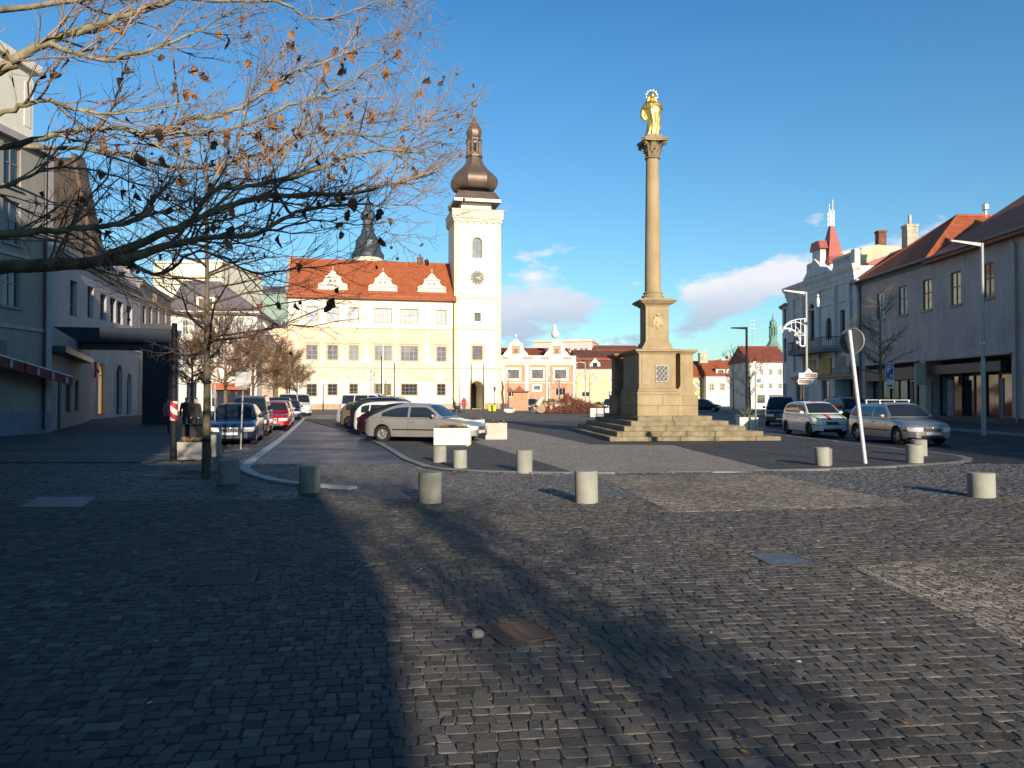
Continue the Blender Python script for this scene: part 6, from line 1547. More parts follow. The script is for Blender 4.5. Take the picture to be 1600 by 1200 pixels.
    # bumper strips along the sides
    if kind in ('saloon', 'estate', 'suv', 'mpv', 'van'):
        for sd in (1, -1):
            mb = MB(); a, b = X(T['wr'])+Ra+.06, X(T['wf'])-Ra-.06; mb.box(a, sd*(hw*1.0-.004), .47, b, sd*(hw*1.0+.010), .515); mb.build('side_strip', TRIM, root)
        v = []
    mb = MB()
    for sd in (1, -1):
        pts = [(.90, 0), (.94, 0), (.97, 0), (.99, 0), (1, 0)]
        v = [(X(f)+.004, sd*(half(f)+.006), z_) for (f, q) in pts for z_ in (.50, .545)]
        mb.add(v, [(i*2, i*2+1, i*2+3, i*2+2) for i in range(len(pts)-1)])
    mb.box(xf-.01, -hf, .515, xf+.010, hf, .545); mb.build('bumper_strip', TRIM, root)
    # tail
    xr = X(0); hr = half(0); zr = ztop(.03)
    for sd in (1, -1):
        v = []; hh = .16
        for (f, q) in ((.028, 1.0), (.02, 1.0), (.004, 1.0), (0, .98), (0, .74)):
            for t in (0, .5, 1): v.append((X(f)-(.01 if f == 0 else 0), sd*(half(f)*q+(.008 if f > 0 else 0)), zr-.06-hh*t))
        MB().add(v, [(i*3+k, i*3+k+1, (i+1)*3+k+1, (i+1)*3+k) for i in range(4) for k in range(2)]).build('tail_light', TAIL, root, smooth=40)
    MB().bbox(xr-.014, -.26, .62, xr+.02, .26, .73, .005).build('number_plate', PLATE, root)
    # door gaps, handles
    mb = MB()
    fs_ = [T['wins'][0][0] if kind in ('saloon',) else T['wins'][1][0]-.008, T['wins'][-1][0]-.010, T['wins'][-1][1]+.012]
    for f in fs_:
        for sd in (1, -1):
            P = section(f)
            for (p, q) in ((4, 5), (5, 6), (6, 7)):
                a, b = P[p], P[q]; mb.add([(X(f)-.005, sd*(a[0]+.003), a[1]), (X(f)+.005, sd*(a[0]+.003), a[1]), (X(f)+.005, sd*(b[0]+.003), b[1]), (X(f)-.005, sd*(b[0]+.003), b[1])], [(0, 1, 2, 3)])
    mb.build('door_gap', BLACK, root)
    for f in (T['wins'][-2][0]+.03, T['wins'][-1][0]+.03):
        for sd in (1, -1):
            mb = MB(); zz = ztop(f)-.15; mb.bbox(X(f)-.08, min(sd*(hw*.985), sd*(hw*.985+.035)), zz-.015, X(f)+.08, max(sd*(hw*.985), sd*(hw*.985+.035)), zz+.015, .008); mb.build('door_handle', TRIM if black_bumper else pm, root)
    for sd in (1, -1):
        mb = MB(); f = T['wins'][-1][1]-.015; zz = belt(f)+.10; yy = ys(f, zz)
        mb.ball((X(f)+.02, sd*(yy+.14), zz), .10, 10, sc=(.55, 1.05, .72)); mb.tube([(X(f)+.02, sd*(yy-.01), zz-.03), (X(f)+.02, sd*(yy+.08), zz-.02)], .02, 5); mb.build('wing_mirror', pm, root, smooth=60)
    # wheels
    for w_ in xw:
        for sd in (1, -1):
            yo = hw*.985; mb = MB(); pr = [(R*.62, -.105), (R*.70, -.11), (R*.92, -.105), (R*.985, -.085), (R, -.04), (R, .04), (R*.985, .085), (R*.92, .105), (R*.70, .11), (R*.62, .10), (R*.60, .02)]
            mb.lathe(pr, 24); ty = mb.build('wheel', TYRE, root, smooth=40); ty.location = (w_, sd*(yo-.12), R); ty.rotation_euler = (-sd*math.pi/2, 0, 0)
            mb = MB(); mb.lathe([(R*.63, .02), (R*.64, .09), (R*.60, .10), (R*.57, .07), (R*.55, .03)], 24); mb.lathe([(R*.16, .03), (R*.15, .085), (R*.08, .09)], 12)
            for k in range(6 if kind != 'city' else 8):
                Mx = Matrix.Rotation(2*math.pi*k/(6 if kind != 'city' else 8), 4, 'Z'); mb.add([tuple(Mx @ Vector(p)) for p in ((R*.12, -.03, .07), (R*.6, -.045, .06), (R*.6, .045, .06), (R*.12, .03, .07), (R*.12, -.03, .03), (R*.6, -.045, .02), (R*.6, .045, .02), (R*.12, .03, .03))], [(0, 1, 2, 3), (4, 5, 1, 0), (3, 2, 6, 7)])
            mb.build('rim', wheel, ty)
            mb = MB(); mb.lathe([(R*.56, .012), (R*.05, .012)], 20); mb.build('brake_disc', TRIM, ty)
    if T.get('rails'):
        for sd in (1, -1):
            f0, f1 = T['wins'][0][0]+.02, fwin0-.03; yy = wr*.93
            pth = [(X(f0), sd*yy, zg(f0)+.02)]+[(X(f0+(f1-f0)*t), sd*yy, zg(f0+(f1-f0)*t)+.075) for t in (.05, .3, .6, .95)]+[(X(f1), sd*yy, zg(f1)+.02)]
            MB().tube(pth, .018, 6).build('roof_rail', TRIM, root)
    if bars:
        for f in (.24, .46):
            mb = MB(); mb.bbox(X(f)-.04, -.62, rz_+.13, X(f)+.04, .62, rz_+.16, .01); mb.box(X(f)-.03, -.6, rz_+.02, X(f)+.03, -.55, rz_+.131); mb.box(X(f)-.03, .55, rz_+.02, X(f)+.03, .6, rz_+.131); mb.build('roof_bar', STEEL, root)
    if stripe:
        v = []; K = 12; a, b = g1+.01, .985
        for i in range(K+1):
            f = a+(b-a)*i/K; 
            for q in (-.17, -.02): v.append((X(f), q*-1 if False else q, ztop(f)+.035))
        MB().add(v, [(i*2, i*2+1, i*2+3, i*2+2) for i in range(K)]).build('bonnet_stripe', stripe, root)
        v = []
        for i in range(K+1):
            f = .12+(fwin0-.02-.12)*i/K
            for q in (-.17, -.02): v.append((X(f), q, zg(f)+.062))
        MB().add(v, [(i*2, i*2+1, i*2+3, i*2+2) for i in range(K)]).build('roof_stripe', stripe, root)
        for sd in (1, -1):
            v = []
            for i in range(7):
                f = g1-.02+(.97-g1+.02)*i/6; s = section(f)
                for yy, zz in ((s[8][0]-.0, s[8][1]+.004), (s[9][0]*1.2, s[9][1]+.002)): v.append((X(f), sd*yy, zz+.004))
            MB().add(v, [(i*2, i*2+1, i*2+3, i*2+2) for i in range(6)]).build('green_flash', mat('lime_green_paint', (.22, .42, .06), .4), root)
    return root
# --- right side cars
SILV = paint('silver', (.40, .39, .37), .32, .6); SILV2 = paint('silver_gold', (.44, .42, .38), .34, .55)
hd = lambda dx, dy: math.atan2(dy, dx)
make_car('estate', SILV, 'silver estate car with roof bars parked nearest on the right side street', 14.65, 29.25, hd(.06, -1), 'cars on the right side street', bars=True)
make_car('city', paint('white', (.72, .71, .69), .3, 0), 'small white city car with red bonnet stripe and green flashes at right', 13.65, 34.7, hd(.05, -1), 'cars on the right side street', stripe=REDP, wheel=TRIM)
make_car('mpv', paint('dark_olive', (.035, .04, .04), .3), 'dark people carrier parked beyond the small white car', 16.6, 47.5, hd(-.35, -1), 'cars on the right side street')
make_car('suv', paint('dark_maroon', (.05, .03, .03), .3), 'dark brownish off-road car parked behind the silver estate', 20.0, 45.5, hd(.1, -1), 'cars on the right side street')
make_car('hatch', paint('near_black', (.018, .02, .028), .3), 'black hatchback in the shade beyond the column pedestal', 23.0, 92, hd(.9, -.5), 'cars on the right side street')
# --- silver saloon and the slanted row behind it
make_car('saloon', SILV2, 'silver saloon parked side-on behind the white planter left of centre', -3.28, 29.55, hd(.952, -.30), 'cars in the slanted row left of centre')
h2r = hd(.955, -.29)
make_car('saloon', paint('burgundy_black', (.03, .010, .012), .3), 'dark burgundy saloon directly behind the silver saloon', -4.15, 32.3, h2r, 'cars in the slanted row left of centre')
make_car('hatch', paint('white', (.7, .7, .7)), 'white hatchback with long side window third in the slanted row', -5.15, 35.4, h2r, 'cars in the slanted row left of centre')
make_car('suv', paint('near_black', (.02, .02, .03)), 'black off-road car with roof rails fourth in the slanted row', -5.9, 38.9, h2r, 'cars in the slanted row left of centre')
make_car('hatch', paint('beige_brown', (.20, .16, .10)), 'beige brown hatchback beside the white one in the slanted row', -7.35, 42.4, h2r, 'cars in the slanted row left of centre')
make_car('saloon', paint('pale_silver', (.5, .5, .5)), 'pale silver saloon with bluish rear window before the white van', -8.3, 46.5, h2r, 'cars in the slanted row left of centre')
make_car('hatch', paint('steel_grey', (.12, .13, .15)), 'grey hatchback farther back in the slanted row', -8.9, 52, h2r, 'cars in the slanted row left of centre')
make_car('van', paint('white_van', (.74, .73, .70), .35, 0), 'white passenger van at the far end of the slanted row', -11.2, 61.5, h2r, 'cars in the slanted row left of centre', cat='van', nm='parked_van')
# --- left kerb row, facing the camera
kd = Vector((-.2415, .9704)); kh = math.atan2(-kd.y, -kd.x)
def krow(Y, off=1.30):
    xk = -6.45-(Y-17.9)*.2395; return xk-off, Y
for (kind, pm_, lab, Y, off) in (('saloon', paint('navy', (.02, .035, .085)), 'dark blue saloon parked first at the left kerb facing the viewer', 29.2, 1.30),
    ('mpv', paint('grey_brown', (.16, .14, .13)), 'grey brown people carrier with roof rails behind the dark blue saloon', 35.2, 1.38),
    ('saloon', paint('bright_red', (.42, .018, .02), .3, .1), 'bright red saloon third at the left kerb', 41.4, .75),
    ('hatch', paint('light_grey', (.40, .40, .41)), 'light silver hatchback right behind the red saloon', 46.9, .85),
    ('suv', paint('near_black', (.02, .02, .03)), 'tall black car behind the light silver hatchback at the kerb', 52.4, 1.15),
    ('hatch', paint('midnight_blue', (.025, .04, .10)), 'midnight blue hatchback before the white delivery van', 58.5, .75),
    ('van', paint('white_van', (.7, .7, .7)), 'white delivery van facing the viewer far along the left kerb', 65.5, 1.2),
    ('van', paint('white_van', (.7, .7, .7)), 'last white van at the far end of the left kerb row', 73.5, .4)):
    x_, y_ = krow(Y, off); make_car(kind, pm_, lab, x_, y_, kh, 'cars parked along the left kerb', nm='parked_car' if kind != 'van' else 'parked_van', cat='car' if kind != 'van' else 'van')
# --- distant cars right of the brush pile
p = at(893, 630, 104); make_car('hatch', paint('white', (.7, .7, .7)), 'white hatchback parked before the yellow house', (888-800)/1200*104, 104, hd(.6, -.8), 'distant parked cars')
make_car('hatch', paint('midnight_blue', (.02, .03, .08)), 'dark blue car parked at the far right before the yellow house', (952-800)/1200*106, 106, hd(-.1, -1), 'distant parked cars')
make_car('hatch', paint('midnight_blue', (.02, .03, .08)), 'dark blue car half hidden behind the wooden market hut', (831-800)/1200*112, 112, hd(-.2, -1), 'distant parked cars')
# ================================================================= TREES
class TB:      # fast tube collector for branches
    def __init__(s): s.V = []; s.F = []; s.n = 0
    def tube(s, P, R, n=4):
        P = np.asarray(P, float); R = np.asarray(R, float); k = len(P)
        d = np.gradient(P, axis=0); d /= np.linalg.norm(d, axis=1)[:, None]+1e-9
        up = np.array([0.13, .31, 1.0]); a = np.cross(d, up); a /= np.linalg.norm(a, axis=1)[:, None]+1e-9; b = np.cross(d, a)
        t = np.arange(n)*2*np.pi/n
        V = P[:, None]+R[:, None, None]*(a[:, None]*np.cos(t)[None, :, None]+b[:, None]*np.sin(t)[None, :, None])
        i = np.arange(k-1)[:, None]; j = np.arange(n)[None]; j2 = (j+1) % n
        F = np.stack([i*n+j, i*n+j2, (i+1)*n+j2, (i+1)*n+j], -1).reshape(-1, 4)+s.n
        s.V.append(V.reshape(-1, 3)); s.F.append(F); s.n += k*n
    def build(s, name, m, parent=None, kind=None, smooth=True):
        V = np.concatenate(s.V); F = np.concatenate(s.F); me = bpy.data.meshes.new(name)
        me.vertices.add(len(V)); me.vertices.foreach_set('co', V.reshape(-1)); nf = len(F)
        me.loops.add(nf*4); me.loops.foreach_set('vertex_index', F.reshape(-1).astype(np.int32)); me.polygons.add(nf)
        me.polygons.foreach_set('loop_start', np.arange(0, nf*4, 4, dtype=np.int32)); me.update(calc_edges=True)
        me.polygons.foreach_set('use_smooth', np.ones(nf, bool)); me.materials.append(m); me.update()
        o = bpy.data.objects.new(name, me); C.objects.link(o); o.parent = parent
        if kind: o['kind'] = kind
        return o
def bark(name, c1, c2, sc=6, bump=.5):
    return mat(name, c1, .9, col2=c2, vscale=sc, bump=bump, bscale=30)
BARK_PL = bark('plane_bark', (.12, .11, .06), (.38, .34, .22), 7, .9)
TWIG_PL = bark('plane_twig', (.22, .15, .11), (.46, .345, .25), 3, .2)
TWIG_D = bark('dark_twig', (.06, .042, .035), (.12, .085, .065), 3, .2)
TWIG_B = bark('brown_twig', (.14, .08, .045), (.25, .15, .09), 2, .2)
def wander(p, d, L_, r0, r1, rng, k=7, wob=.18, lift=.0):
    P = [np.array(p, float)]; d = np.array(d, float); d /= np.linalg.norm(d)
    for i in range(k-1):
        d = d+rng.normal(0, wob, 3)+np.array([0, 0, lift]); d /= np.linalg.norm(d); P.append(P[-1]+d*L_/(k-1))
    return np.array(P), np.linspace(r0, r1, k)
def spawn(tb, P, R, rng, levels, dens, lenf, tips, n=4, ang=(.5, 1.0), bias=None, lift=.05, start=.12, rmin=.0018):
    """side branches along path P"""
    seg = np.linalg.norm(np.diff(P, axis=0), axis=1); Lt = seg.sum(); cnt = max(1, int(Lt*dens[0]))
    for q in range(cnt):
        t = rng.uniform(start, .98); s = t*(len(P)-1); i = int(s); f = s-i; p = P[i]*(1-f)+P[min(i+1, len(P)-1)]*f; r = R[i]*(1-f)+R[min(i+1, len(R)-1)]*f
        d = P[min(i+1, len(P)-1)]-P[i]; d /= np.linalg.norm(d)+1e-9
        o = np.cross(d, rng.normal(0, 1, 3)); o /= np.linalg.norm(o)+1e-9; a = rng.uniform(*ang)
        dd = d*math.cos(a)+o*math.sin(a)
        if bias is not None: dd = dd+np.array(bias)
        L_ = lenf[0]*rng.uniform(.45, 1.15)*(1-.35*t); rr = max(rmin, min(r*.66, L_*.0155))
        Q, RQ = wander(p, dd, L_, rr, max(rmin*.8, rr*.3), rng, 6 if levels > 1 else 5, .17, lift)
        tb.tube(Q, RQ, n if rr > .006 else 3)
        if levels > 1: spawn(tb, Q, RQ, rng, levels-1, dens[1:], lenf[1:], tips, 3, ang, bias, lift, .15, rmin)
        else: tips.append(Q[-1])
def leaf_mesh(name, m, seed=0):
    """curled dry leaf, hanging from its stalk at the origin"""
    r = random.Random(seed); mb = MB(); W_ = [.0, .32, .5, .36, .42, .12]; n = len(W_); v = []
    for i, w_ in enumerate(W_):
        z_ = -.12-1.0*i/(n-1); c = .18*math.sin(i*.9)
        v += [(-w_*.75*r.uniform(.8, 1.1), c+.22*w_, z_+r.uniform(-.05, .05)), (0, c-.05, z_-(.08 if i == n-1 else 0)), (w_*.75*r.uniform(.8, 1.1), c+.25*w_, z_+r.uniform(-.05, .05))]
    mb.add(v, [(i*3+k, i*3+k+1, i*3+k+4, i*3+k+3) for i in range(n-1) for k in range(2)]); mb.add([(-.012, 0, 0), (.012, 0, 0), (.012, 0, -.14), (-.012, 0, -.14)], [(0, 1, 2, 3)])
    me = bpy.data.meshes.new(name); me.from_pydata(mb.v, [], mb.f); me.materials.append(m); me.polygons.foreach_set('use_smooth', [True]*len(me.polygons)); me.update(); return me

# ---- the big plane tree whose branches hang into the upper left
rng = np.random.default_rng(21)
trunk_base = Vector((-8.2, 7.4, 0))
pt_ = thing('plane_tree', 'bare plane tree with a few brown leaves spreading its branches over the upper left', 'tree', (0, 0, 0))
def W3(px, py, Y): p = at(px, py, Y); return np.array([p.x, p.y, p.z])
# limbs given by photo pixels + depth, each a real 3D polyline; radius from pixel thickness
LIMBS = [
 [(-350, 520, 7.6, 40), (-150, 440, 7.4, 34), (0, 418, 7.2, 27), (100, 413, 7.1, 24), (190, 404, 7.0, 20), (262, 384, 7.0, 14), (325, 372, 7.1, 11), (400, 366, 7.2, 9), (455, 335, 7.3, 7), (520, 322, 7.4, 5), (600, 318, 7.5, 3), (660, 322, 7.6, 1.6)],
 [(150, 410, 7.1, 18), (235, 372, 6.9, 15), (300, 346, 6.9, 12), (352, 322, 7.0, 11), (410, 309, 7.1, 10), (480, 305, 7.2, 9), (545, 303, 7.3, 7), (600, 290, 7.4, 5), (650, 278, 7.5, 3), (690, 268, 7.6, 1.5)],
 [(-200, 400, 6.6, 24), (-60, 372, 6.6, 18), (60, 362, 6.7, 13), (130, 356, 6.8, 11), (190, 348, 6.9, 10), (225, 336, 7.0, 10), (240, 312, 7.0, 9), (252, 300, 7.1, 6), (266, 285, 7.1, 4), (300, 262, 7.2, 2)],
 [(-200, 190, 6.2, 26), (0, 108, 6.3, 20), (24, 92, 6.3, 18), (70, 66, 6.4, 15), (130, 48, 6.5, 13), (200, 22, 6.6, 12), (262, 3, 6.7, 10), (330, -25, 6.8, 7)],
 [(-100, 240, 6.4, 14), (0, 178, 6.5, 9), (45, 162, 6.5, 8), (78, 156, 6.6, 8), (110, 168, 6.7, 7), (170, 178, 6.8, 5), (240, 170, 6.9, 3), (300, 160, 7, 1.8)],
 [(-200, 250, 7.2, 20), (-60, 236, 7.2, 14), (40, 222, 7.2, 11), (110, 204, 7.2, 10), (180, 200, 7.2, 9), (240, 210, 7.3, 9), (266, 204, 7.3, 9), (292, 186, 7.3, 8), (350, 178, 7.4, 7), (400, 152, 7.5, 6), (450, 120, 7.6, 5), (520, 92, 7.7, 4), (555, 78, 7.8, 3), (625, 50, 7.9, 1.6)],
 [(266, 204, 7.3, 7), (330, 210, 7.4, 6), (400, 188, 7.5, 6), (470, 160, 7.6, 5), (520, 140, 7.7, 4), (560, 118, 7.8, 3), (610, 90, 7.9, 2), (625, 62, 7.9, 1.2)],
 [(40, 230, 7.6, 9), (120, 232, 7.6, 8), (200, 244, 7.7, 7), (280, 262, 7.8, 6), (360, 254, 7.9, 6), (420, 236, 8.0, 5), (500, 206, 8.1, 4), (580, 212, 8.2, 4), (640, 196, 8.2, 3), (700, 172, 8.3, 1.5)],
 [(300, 346, 6.9, 9), (330, 300, 6.9, 8), (385, 292, 7, 8), (440, 282, 7.1, 8), (500, 262, 7.2, 7), (560, 240, 7.3, 6), (620, 236, 7.4, 4), (680, 245, 7.5, 2)],
 [(185, 405, 7.0, 10), (250, 428, 7.0, 7), (300, 395, 6.6, 4), (345, 400, 6.6, 5), (395, 425, 6.7, 4), (470, 420, 6.8, 3), (540, 410, 6.9, 1.5)],
 [(455, 335, 7.3, 6), (430, 290, 7.2, 5), (445, 240, 7.3, 4), (480, 190, 7.4, 3), (500, 150, 7.5, 2)],
 [(70, 66, 6.4, 10), (150, 92, 6.5, 8), (230, 78, 6.6, 6), (300, 52, 6.7, 4), (360, 20, 6.8, 3), (410, -10, 6.9, 2)],
 [(-100, 300, 6.2, 12), (0, 292, 6.3, 7), (60, 268, 6.4, 5), (130, 262, 6.5, 4), (210, 285, 6.6, 3), (290, 300, 6.7, 1.6)],
 [(262, 384, 7.0, 7), (310, 330, 7.2, 5), (340, 270, 7.3, 4), (372, 215, 7.4, 3), (390, 150, 7.5, 2), (430, 90, 7.5, 1.5)],
 [(400, 366, 7.2, 5), (455, 352, 7.0, 4), (505, 345, 7.0, 3), (560, 352, 7.0, 2), (600, 348, 7.0, 1.3)],
 [(-150, 30, 6.8, 16), (60, 8, 7, 10), (200, -6, 7.2, 8), (340, 2, 7.4, 6), (440, 4, 7.6, 5), (480, 30, 7.7, 4), (530, 24, 7.8, 3), (590, 5, 7.9, 2), (660, 18, 8, 1.2)],
 [(545, 303, 7.3, 4), (600, 262, 7.3, 3.4), (650, 220, 7.4, 2.4), (690, 205, 7.4, 1.2)],
 [(410, 309, 7.1, 5), (455, 272, 7.2, 4), (500, 225, 7.2, 3), (570, 185, 7.3, 2.5), (640, 165, 7.3, 2), (660, 120, 7.4, 1)],
]
tb = TB(); tips = []; paths = []
for Lm in LIMBS:
    P = np.array([W3(a, b, y) for a, b, y, r in Lm]); R = np.array([r*y/2400*.86 for a, b, y, r in Lm])
    # densify with smooth interpolation and a little crookedness
    t = np.arange(len(P)); tt = np.linspace(0, len(P)-1, len(P)*4)
    def cr(A):
        out = []
        for u in tt:
            i = min(int(u), len(A)-2); f = u-i; a0 = A[max(i-1, 0)]; a1 = A[i]; a2 = A[i+1]; a3 = A[min(i+2, len(A)-1)]
            out.append(.5*((2*a1)+(-a0+a2)*f+(2*a0-5*a1+4*a2-a3)*f*f+(-a0+3*a1-3*a2+a3)*f**3))
        return np.array(out)
    Pd = cr(P)+rng.normal(0, .007, (len(tt), 3)); Rd = np.interp(tt, t, R)*(1+.06*np.sin(tt*5))
    t1 = TB(); t1.tube(Pd, Rd, 8); t1.build('branch', BARK_PL, pt_)
    # sub branches (medium)
    vis = Pd[:, 0] > -5.6
    if vis.sum() > 3:
        Pv, Rv = Pd[vis], Rd[vis]
        spawn(tb, Pv, Rv, rng, 3, (9.6, 8.0, 6.4), (.90, .46, .22), tips, 4, (.35, 1.05), bias=(.20, 0, .10), lift=.05, rmin=.0024)
tb.build('twigs', TWIG_PL, pt_, kind='stuff')
# upper crown, above the frame
tu_ = TB(); lim = TB(); tdump = []; r2 = np.random.default_rng(5)
for q in range(26):
    a_ = r2.uniform(0, 6.28); d = np.array([math.cos(a_)+.25, math.sin(a_)*.9+.2, r2.uniform(.1, 1.0)]); Q, RQ = wander((-7.8, 7.0, r2.uniform(4.6, 7.8)), d, r2.uniform(2.6, 4.6), .07, .015, r2, 8, .1, .04)
    ok = Q[:, 2] > np.maximum(4.2, CAMH+.56*Q[:, 1])
    if ok.sum() < 3: continue
    Q, RQ = Q[:max(3, int(np.argmin(ok)) if not ok.all() else 8)], RQ[:max(3, int(np.argmin(ok)) if not ok.all() else 8)]
    lim.tube(Q, RQ, 6); spawn(tu_, Q, RQ, r2, 3, (3.2, 4.2, 4.5), (1.2, .6, .3), tdump, 3, (.35, 1.0), (0, 0, .25), .08, .1, .006)
lim.build('upper_limbs', BARK_PL, pt_, kind='stuff'); tu_.build('upper_twigs', TWIG_PL, pt_, kind='stuff')
# the trunk, just outside the frame
t1 = TB(); b0 = trunk_base; t1.tube([(b0.x, b0.y, 0), (b0.x, b0.y, .4), (b0.x+.05, b0.y, 2), (b0.x+.1, b0.y-.1, 3.2), (b0.x+.3, b0.y-.3, 5), (b0.x+.4, b0.y-.4, 8)], [.34, .25, .23, .21, .17, .08], 12)
for st in (W3(-350, 520, 7.6), W3(-200, 400, 6.6), W3(-200, 190, 6.2), W3(-200, 250, 7.2), W3(-100, 240, 6.4), W3(-100, 300, 6.2), W3(-150, 30, 6.8)):
    zz = min(max(st[2]-.9, 1.6), 6.5); t1.tube([(b0.x+.1, b0.y-.15, zz), ((b0.x+st[0])/2, (b0.y+st[1])/2, (zz+st[2])/2-.05), tuple(st)], [.13, .11, .085], 8)
t1.build('trunk', BARK_PL, pt_)
# leaves and seed balls hanging from twig tips
LEAFC = [mat('dry_leaf_orange', (.30, .14, .055), .8, var=.3, vscale=9), mat('dry_leaf_brown', (.19, .095, .045), .8, var=.3, vscale=9), mat('dry_leaf_dark', (.07, .04, .025), .8, var=.3, vscale=9)]
lm = [leaf_mesh('leaf', LEAFC[i % 3], i) for i in range(6)]
tips = np.array(tips); idx = rng.permutation(len(tips)); cnt = 0
for i in idx:
    p = tips[i]
    if p[0] < -4.6 or p[0] > -.3 or cnt >= 270: continue
    px = p[0]/p[1]*1200+800; py = 621-(p[2]-CAMH)/p[1]*1200
    if py > 520: continue
    if px > 560 and rng.random() < .5: continue
    o = bpy.data.objects.new('leaf', lm[int(rng.integers(0, 6))]); C.objects.link(o); o.parent = pt_; o.location = p; s = rng.uniform(.06, .13)*(1.0 if rng.random() < .7 else .6)
    o.scale = (s, s, s*rng.uniform(.8, 1.3)); o.rotation_euler = (rng.normal(0, .35), rng.normal(0, .45), rng.uniform(0, 6.28)); cnt += 1
sb = MB(); sb.ball((0, 0, -.06), .014, 7); sb.tube([(0, 0, 0), (0, 0, -.05)], .0016, 3); sme = bpy.data.meshes.new('seed_ball'); sme.from_pydata(sb.v, [], sb.f); sme.materials.append(LEAFC[1]); sme.update()
for i in idx[400:455]:
    o = bpy.data.objects.new('seed_ball', sme); C.objects.link(o); o.parent = pt_; o.location = tips[i]; o.scale = (1.2, 1.2, 1.2)

def twig_tree(name, label, x, y, h, trunk_h, spread, r0, m, seed, nb=14, dens=(4, 5), lens=(.9, .4), up=.6, shape='vase', group=None, wrap=None, levels=3, zbase=0.0, rmin=.004, cone=None):
    rng = np.random.default_rng(seed); t = thing(name, label, 'tree', (x, y, zbase), 0, group)
    a = TB(); k = 9; z = np.linspace(0, h*.96, k); P = np.stack([rng.normal(0, .02*h/5, k).cumsum()*.3, rng.normal(0, .02*h/5, k).cumsum()*.3, z], 1); P[0, :2] = 0
    R = np.interp(z, [0, .15*h, trunk_h, h], [r0*1.15, r0, r0*.8, r0*.12]); a.tube(P, R, 10); a.build('trunk', m if not wrap else wrap, t)
    tw = TB(); tips = []
    cr_ = TB()
    for q in range(nb):
        f = (q+rng.random())/nb; zz = trunk_h+(h*.93-trunk_h)*f**1.1; i = zz/(h*.96)*(k-1); i0 = int(i); p = P[i0]+(P[min(i0+1, k-1)]-P[i0])*(i-i0)
        a_ = rng.uniform(0, 6.28)+q*2.4; elv = up*(.55+.7*f)
        d = np.array([math.cos(a_)*math.cos(elv), math.sin(a_)*math.cos(elv), math.sin(elv)])
        L_ = spread*(1-.62*f)*rng.uniform(.75, 1.1) if shape == 'vase' else spread*math.sin(math.pi*(.12+.80*f))*rng.uniform(.8, 1.05)
        rr = r0*.42*(1-.5*f); Q, RQ = wander(p, d, L_, rr, rr*.15, rng, 8, .10, .03)
        cr_.tube(Q, RQ, 6); spawn(tw, Q, RQ, rng, levels-1, dens, lens, tips, 3, (.35, .95), None, .06, .1, rmin)
    cr_.build('limbs', m, t, kind='stuff'); tw.build('twigs', m, t, kind='stuff')
    return t, tips
# street tree at x=320
p = g(322, 744)
t, tips = twig_tree('street_tree', 'young bare street tree with wrapped trunk standing in the iron grate', p.x, p.y, 7.2, 2.5, 4.3, .085, TWIG_D, 3, nb=34, dens=(4.2, 4.6), lens=(1.0, .5), up=.28, wrap=bark('wrapped_bark', (.10, .085, .055), (.17, .14, .09), 4), rmin=.0045)
for zz in (.75, 2.0): MB().lathe([(.093, zz), (.097, zz+.01), (.097, zz+.05), (.093, zz+.06)], 12).build('strap', BLACK, t)
tg = thing('tree_grate', 'iron grate in the paving round the young street tree', 'grate', (p.x, p.y, 0.004))
mb = MB()
for k in range(14):
    x0 = -.75+k*1.5/13
    mb.box(x0-.02, -.6, -.02, x0+.02, .6, .0)
for y_ in (-.6, -.3, .3, .6): mb.box(-.77, y_-.02, -.022, .77, y_+.02, .002)
mb.build('bars', M_RUST, tg)
# lamp side: thin bare tree before the right houses
p = g(1377, 668)
twig_tree('street_tree', 'slim bare tree before the mauve house beside the blue parking sign', 22.3, 46.5, 8.3, 2.9, 2.9, .10, bark('olive_twig', (.15, .12, .07), (.25, .19, .11), 3), 11, nb=26, dens=(6, 6), lens=(.9, .45), up=.5, zbase=.1, rmin=.006)
# clipped round brown trees in the left street
for (px, D, h, sp, sd, lab) in ((352, 44, 6.3, 2.9, 31, 'nearest globe shaped leafless tree behind the dark blue saloon'), (395, 54, 6.3, 2.9, 32, 'second globe shaped leafless tree along the left street'), (428, 66, 6.6, 3.0, 33, 'third globe shaped leafless tree along the left street'), (448, 79, 6.6, 2.9, 34, 'fourth globe shaped leafless tree before the town hall corner'), (464, 92, 5.2, 2.4, 35, 'small globe shaped tree at the left end of the town hall'), (300, 50, 5.5, 2.6, 37, 'dense leafless tree behind the striped lamp post')):
    twig_tree('globe_tree', lab, (px-800)/1200*D, D, h, 2.3, sp, .11, TWIG_B, sd, nb=34, dens=(8.0, 9), lens=(.95, .5), up=.55, shape='globe', group='globe trees in the left street', rmin=.011)
# trees in the right distance and before the pink house
for (px, D, h, sp, sd, lab, m_) in ((1146, 88, 7.2, 3.2, 41, 'spreading bare tree before the white dormer house', TWIG_PL), (1096, 110, 5.4, 1.9, 42, 'small reddish tree just right of the column pedestal', TWIG_B),
    (1172, 60, 5.0, 2.0, 43, 'small bare tree beside the tall dark lamp post', TWIG_D), (857, 112, 7.0, 1.5, 44, 'tall pale birch like tree before the pink house', TWIG_PL), (900, 112, 8.0, 1.6, 45, 'tall pale birch like tree between pink and yellow house', TWIG_PL), (921, 113, 7.6, 1.2, 46, 'slim bare tree before the yellow house', TWIG_PL), (963, 113, 6.2, 1.3, 47, 'slim bare tree next to the column steps', TWIG_PL), (874, 108, 4.4, 2.0, 48, 'low dark bushy tree behind the brush pile', TWIG_D)):
    twig_tree('bare_tree', lab, (px-800)/1200*D, D, h, h*.3, sp, .09, m_, sd, nb=16, dens=(3.6, 4.4), lens=(.8, .4), up=.85, shape='globe', group='bare trees around the square', rmin=.012)
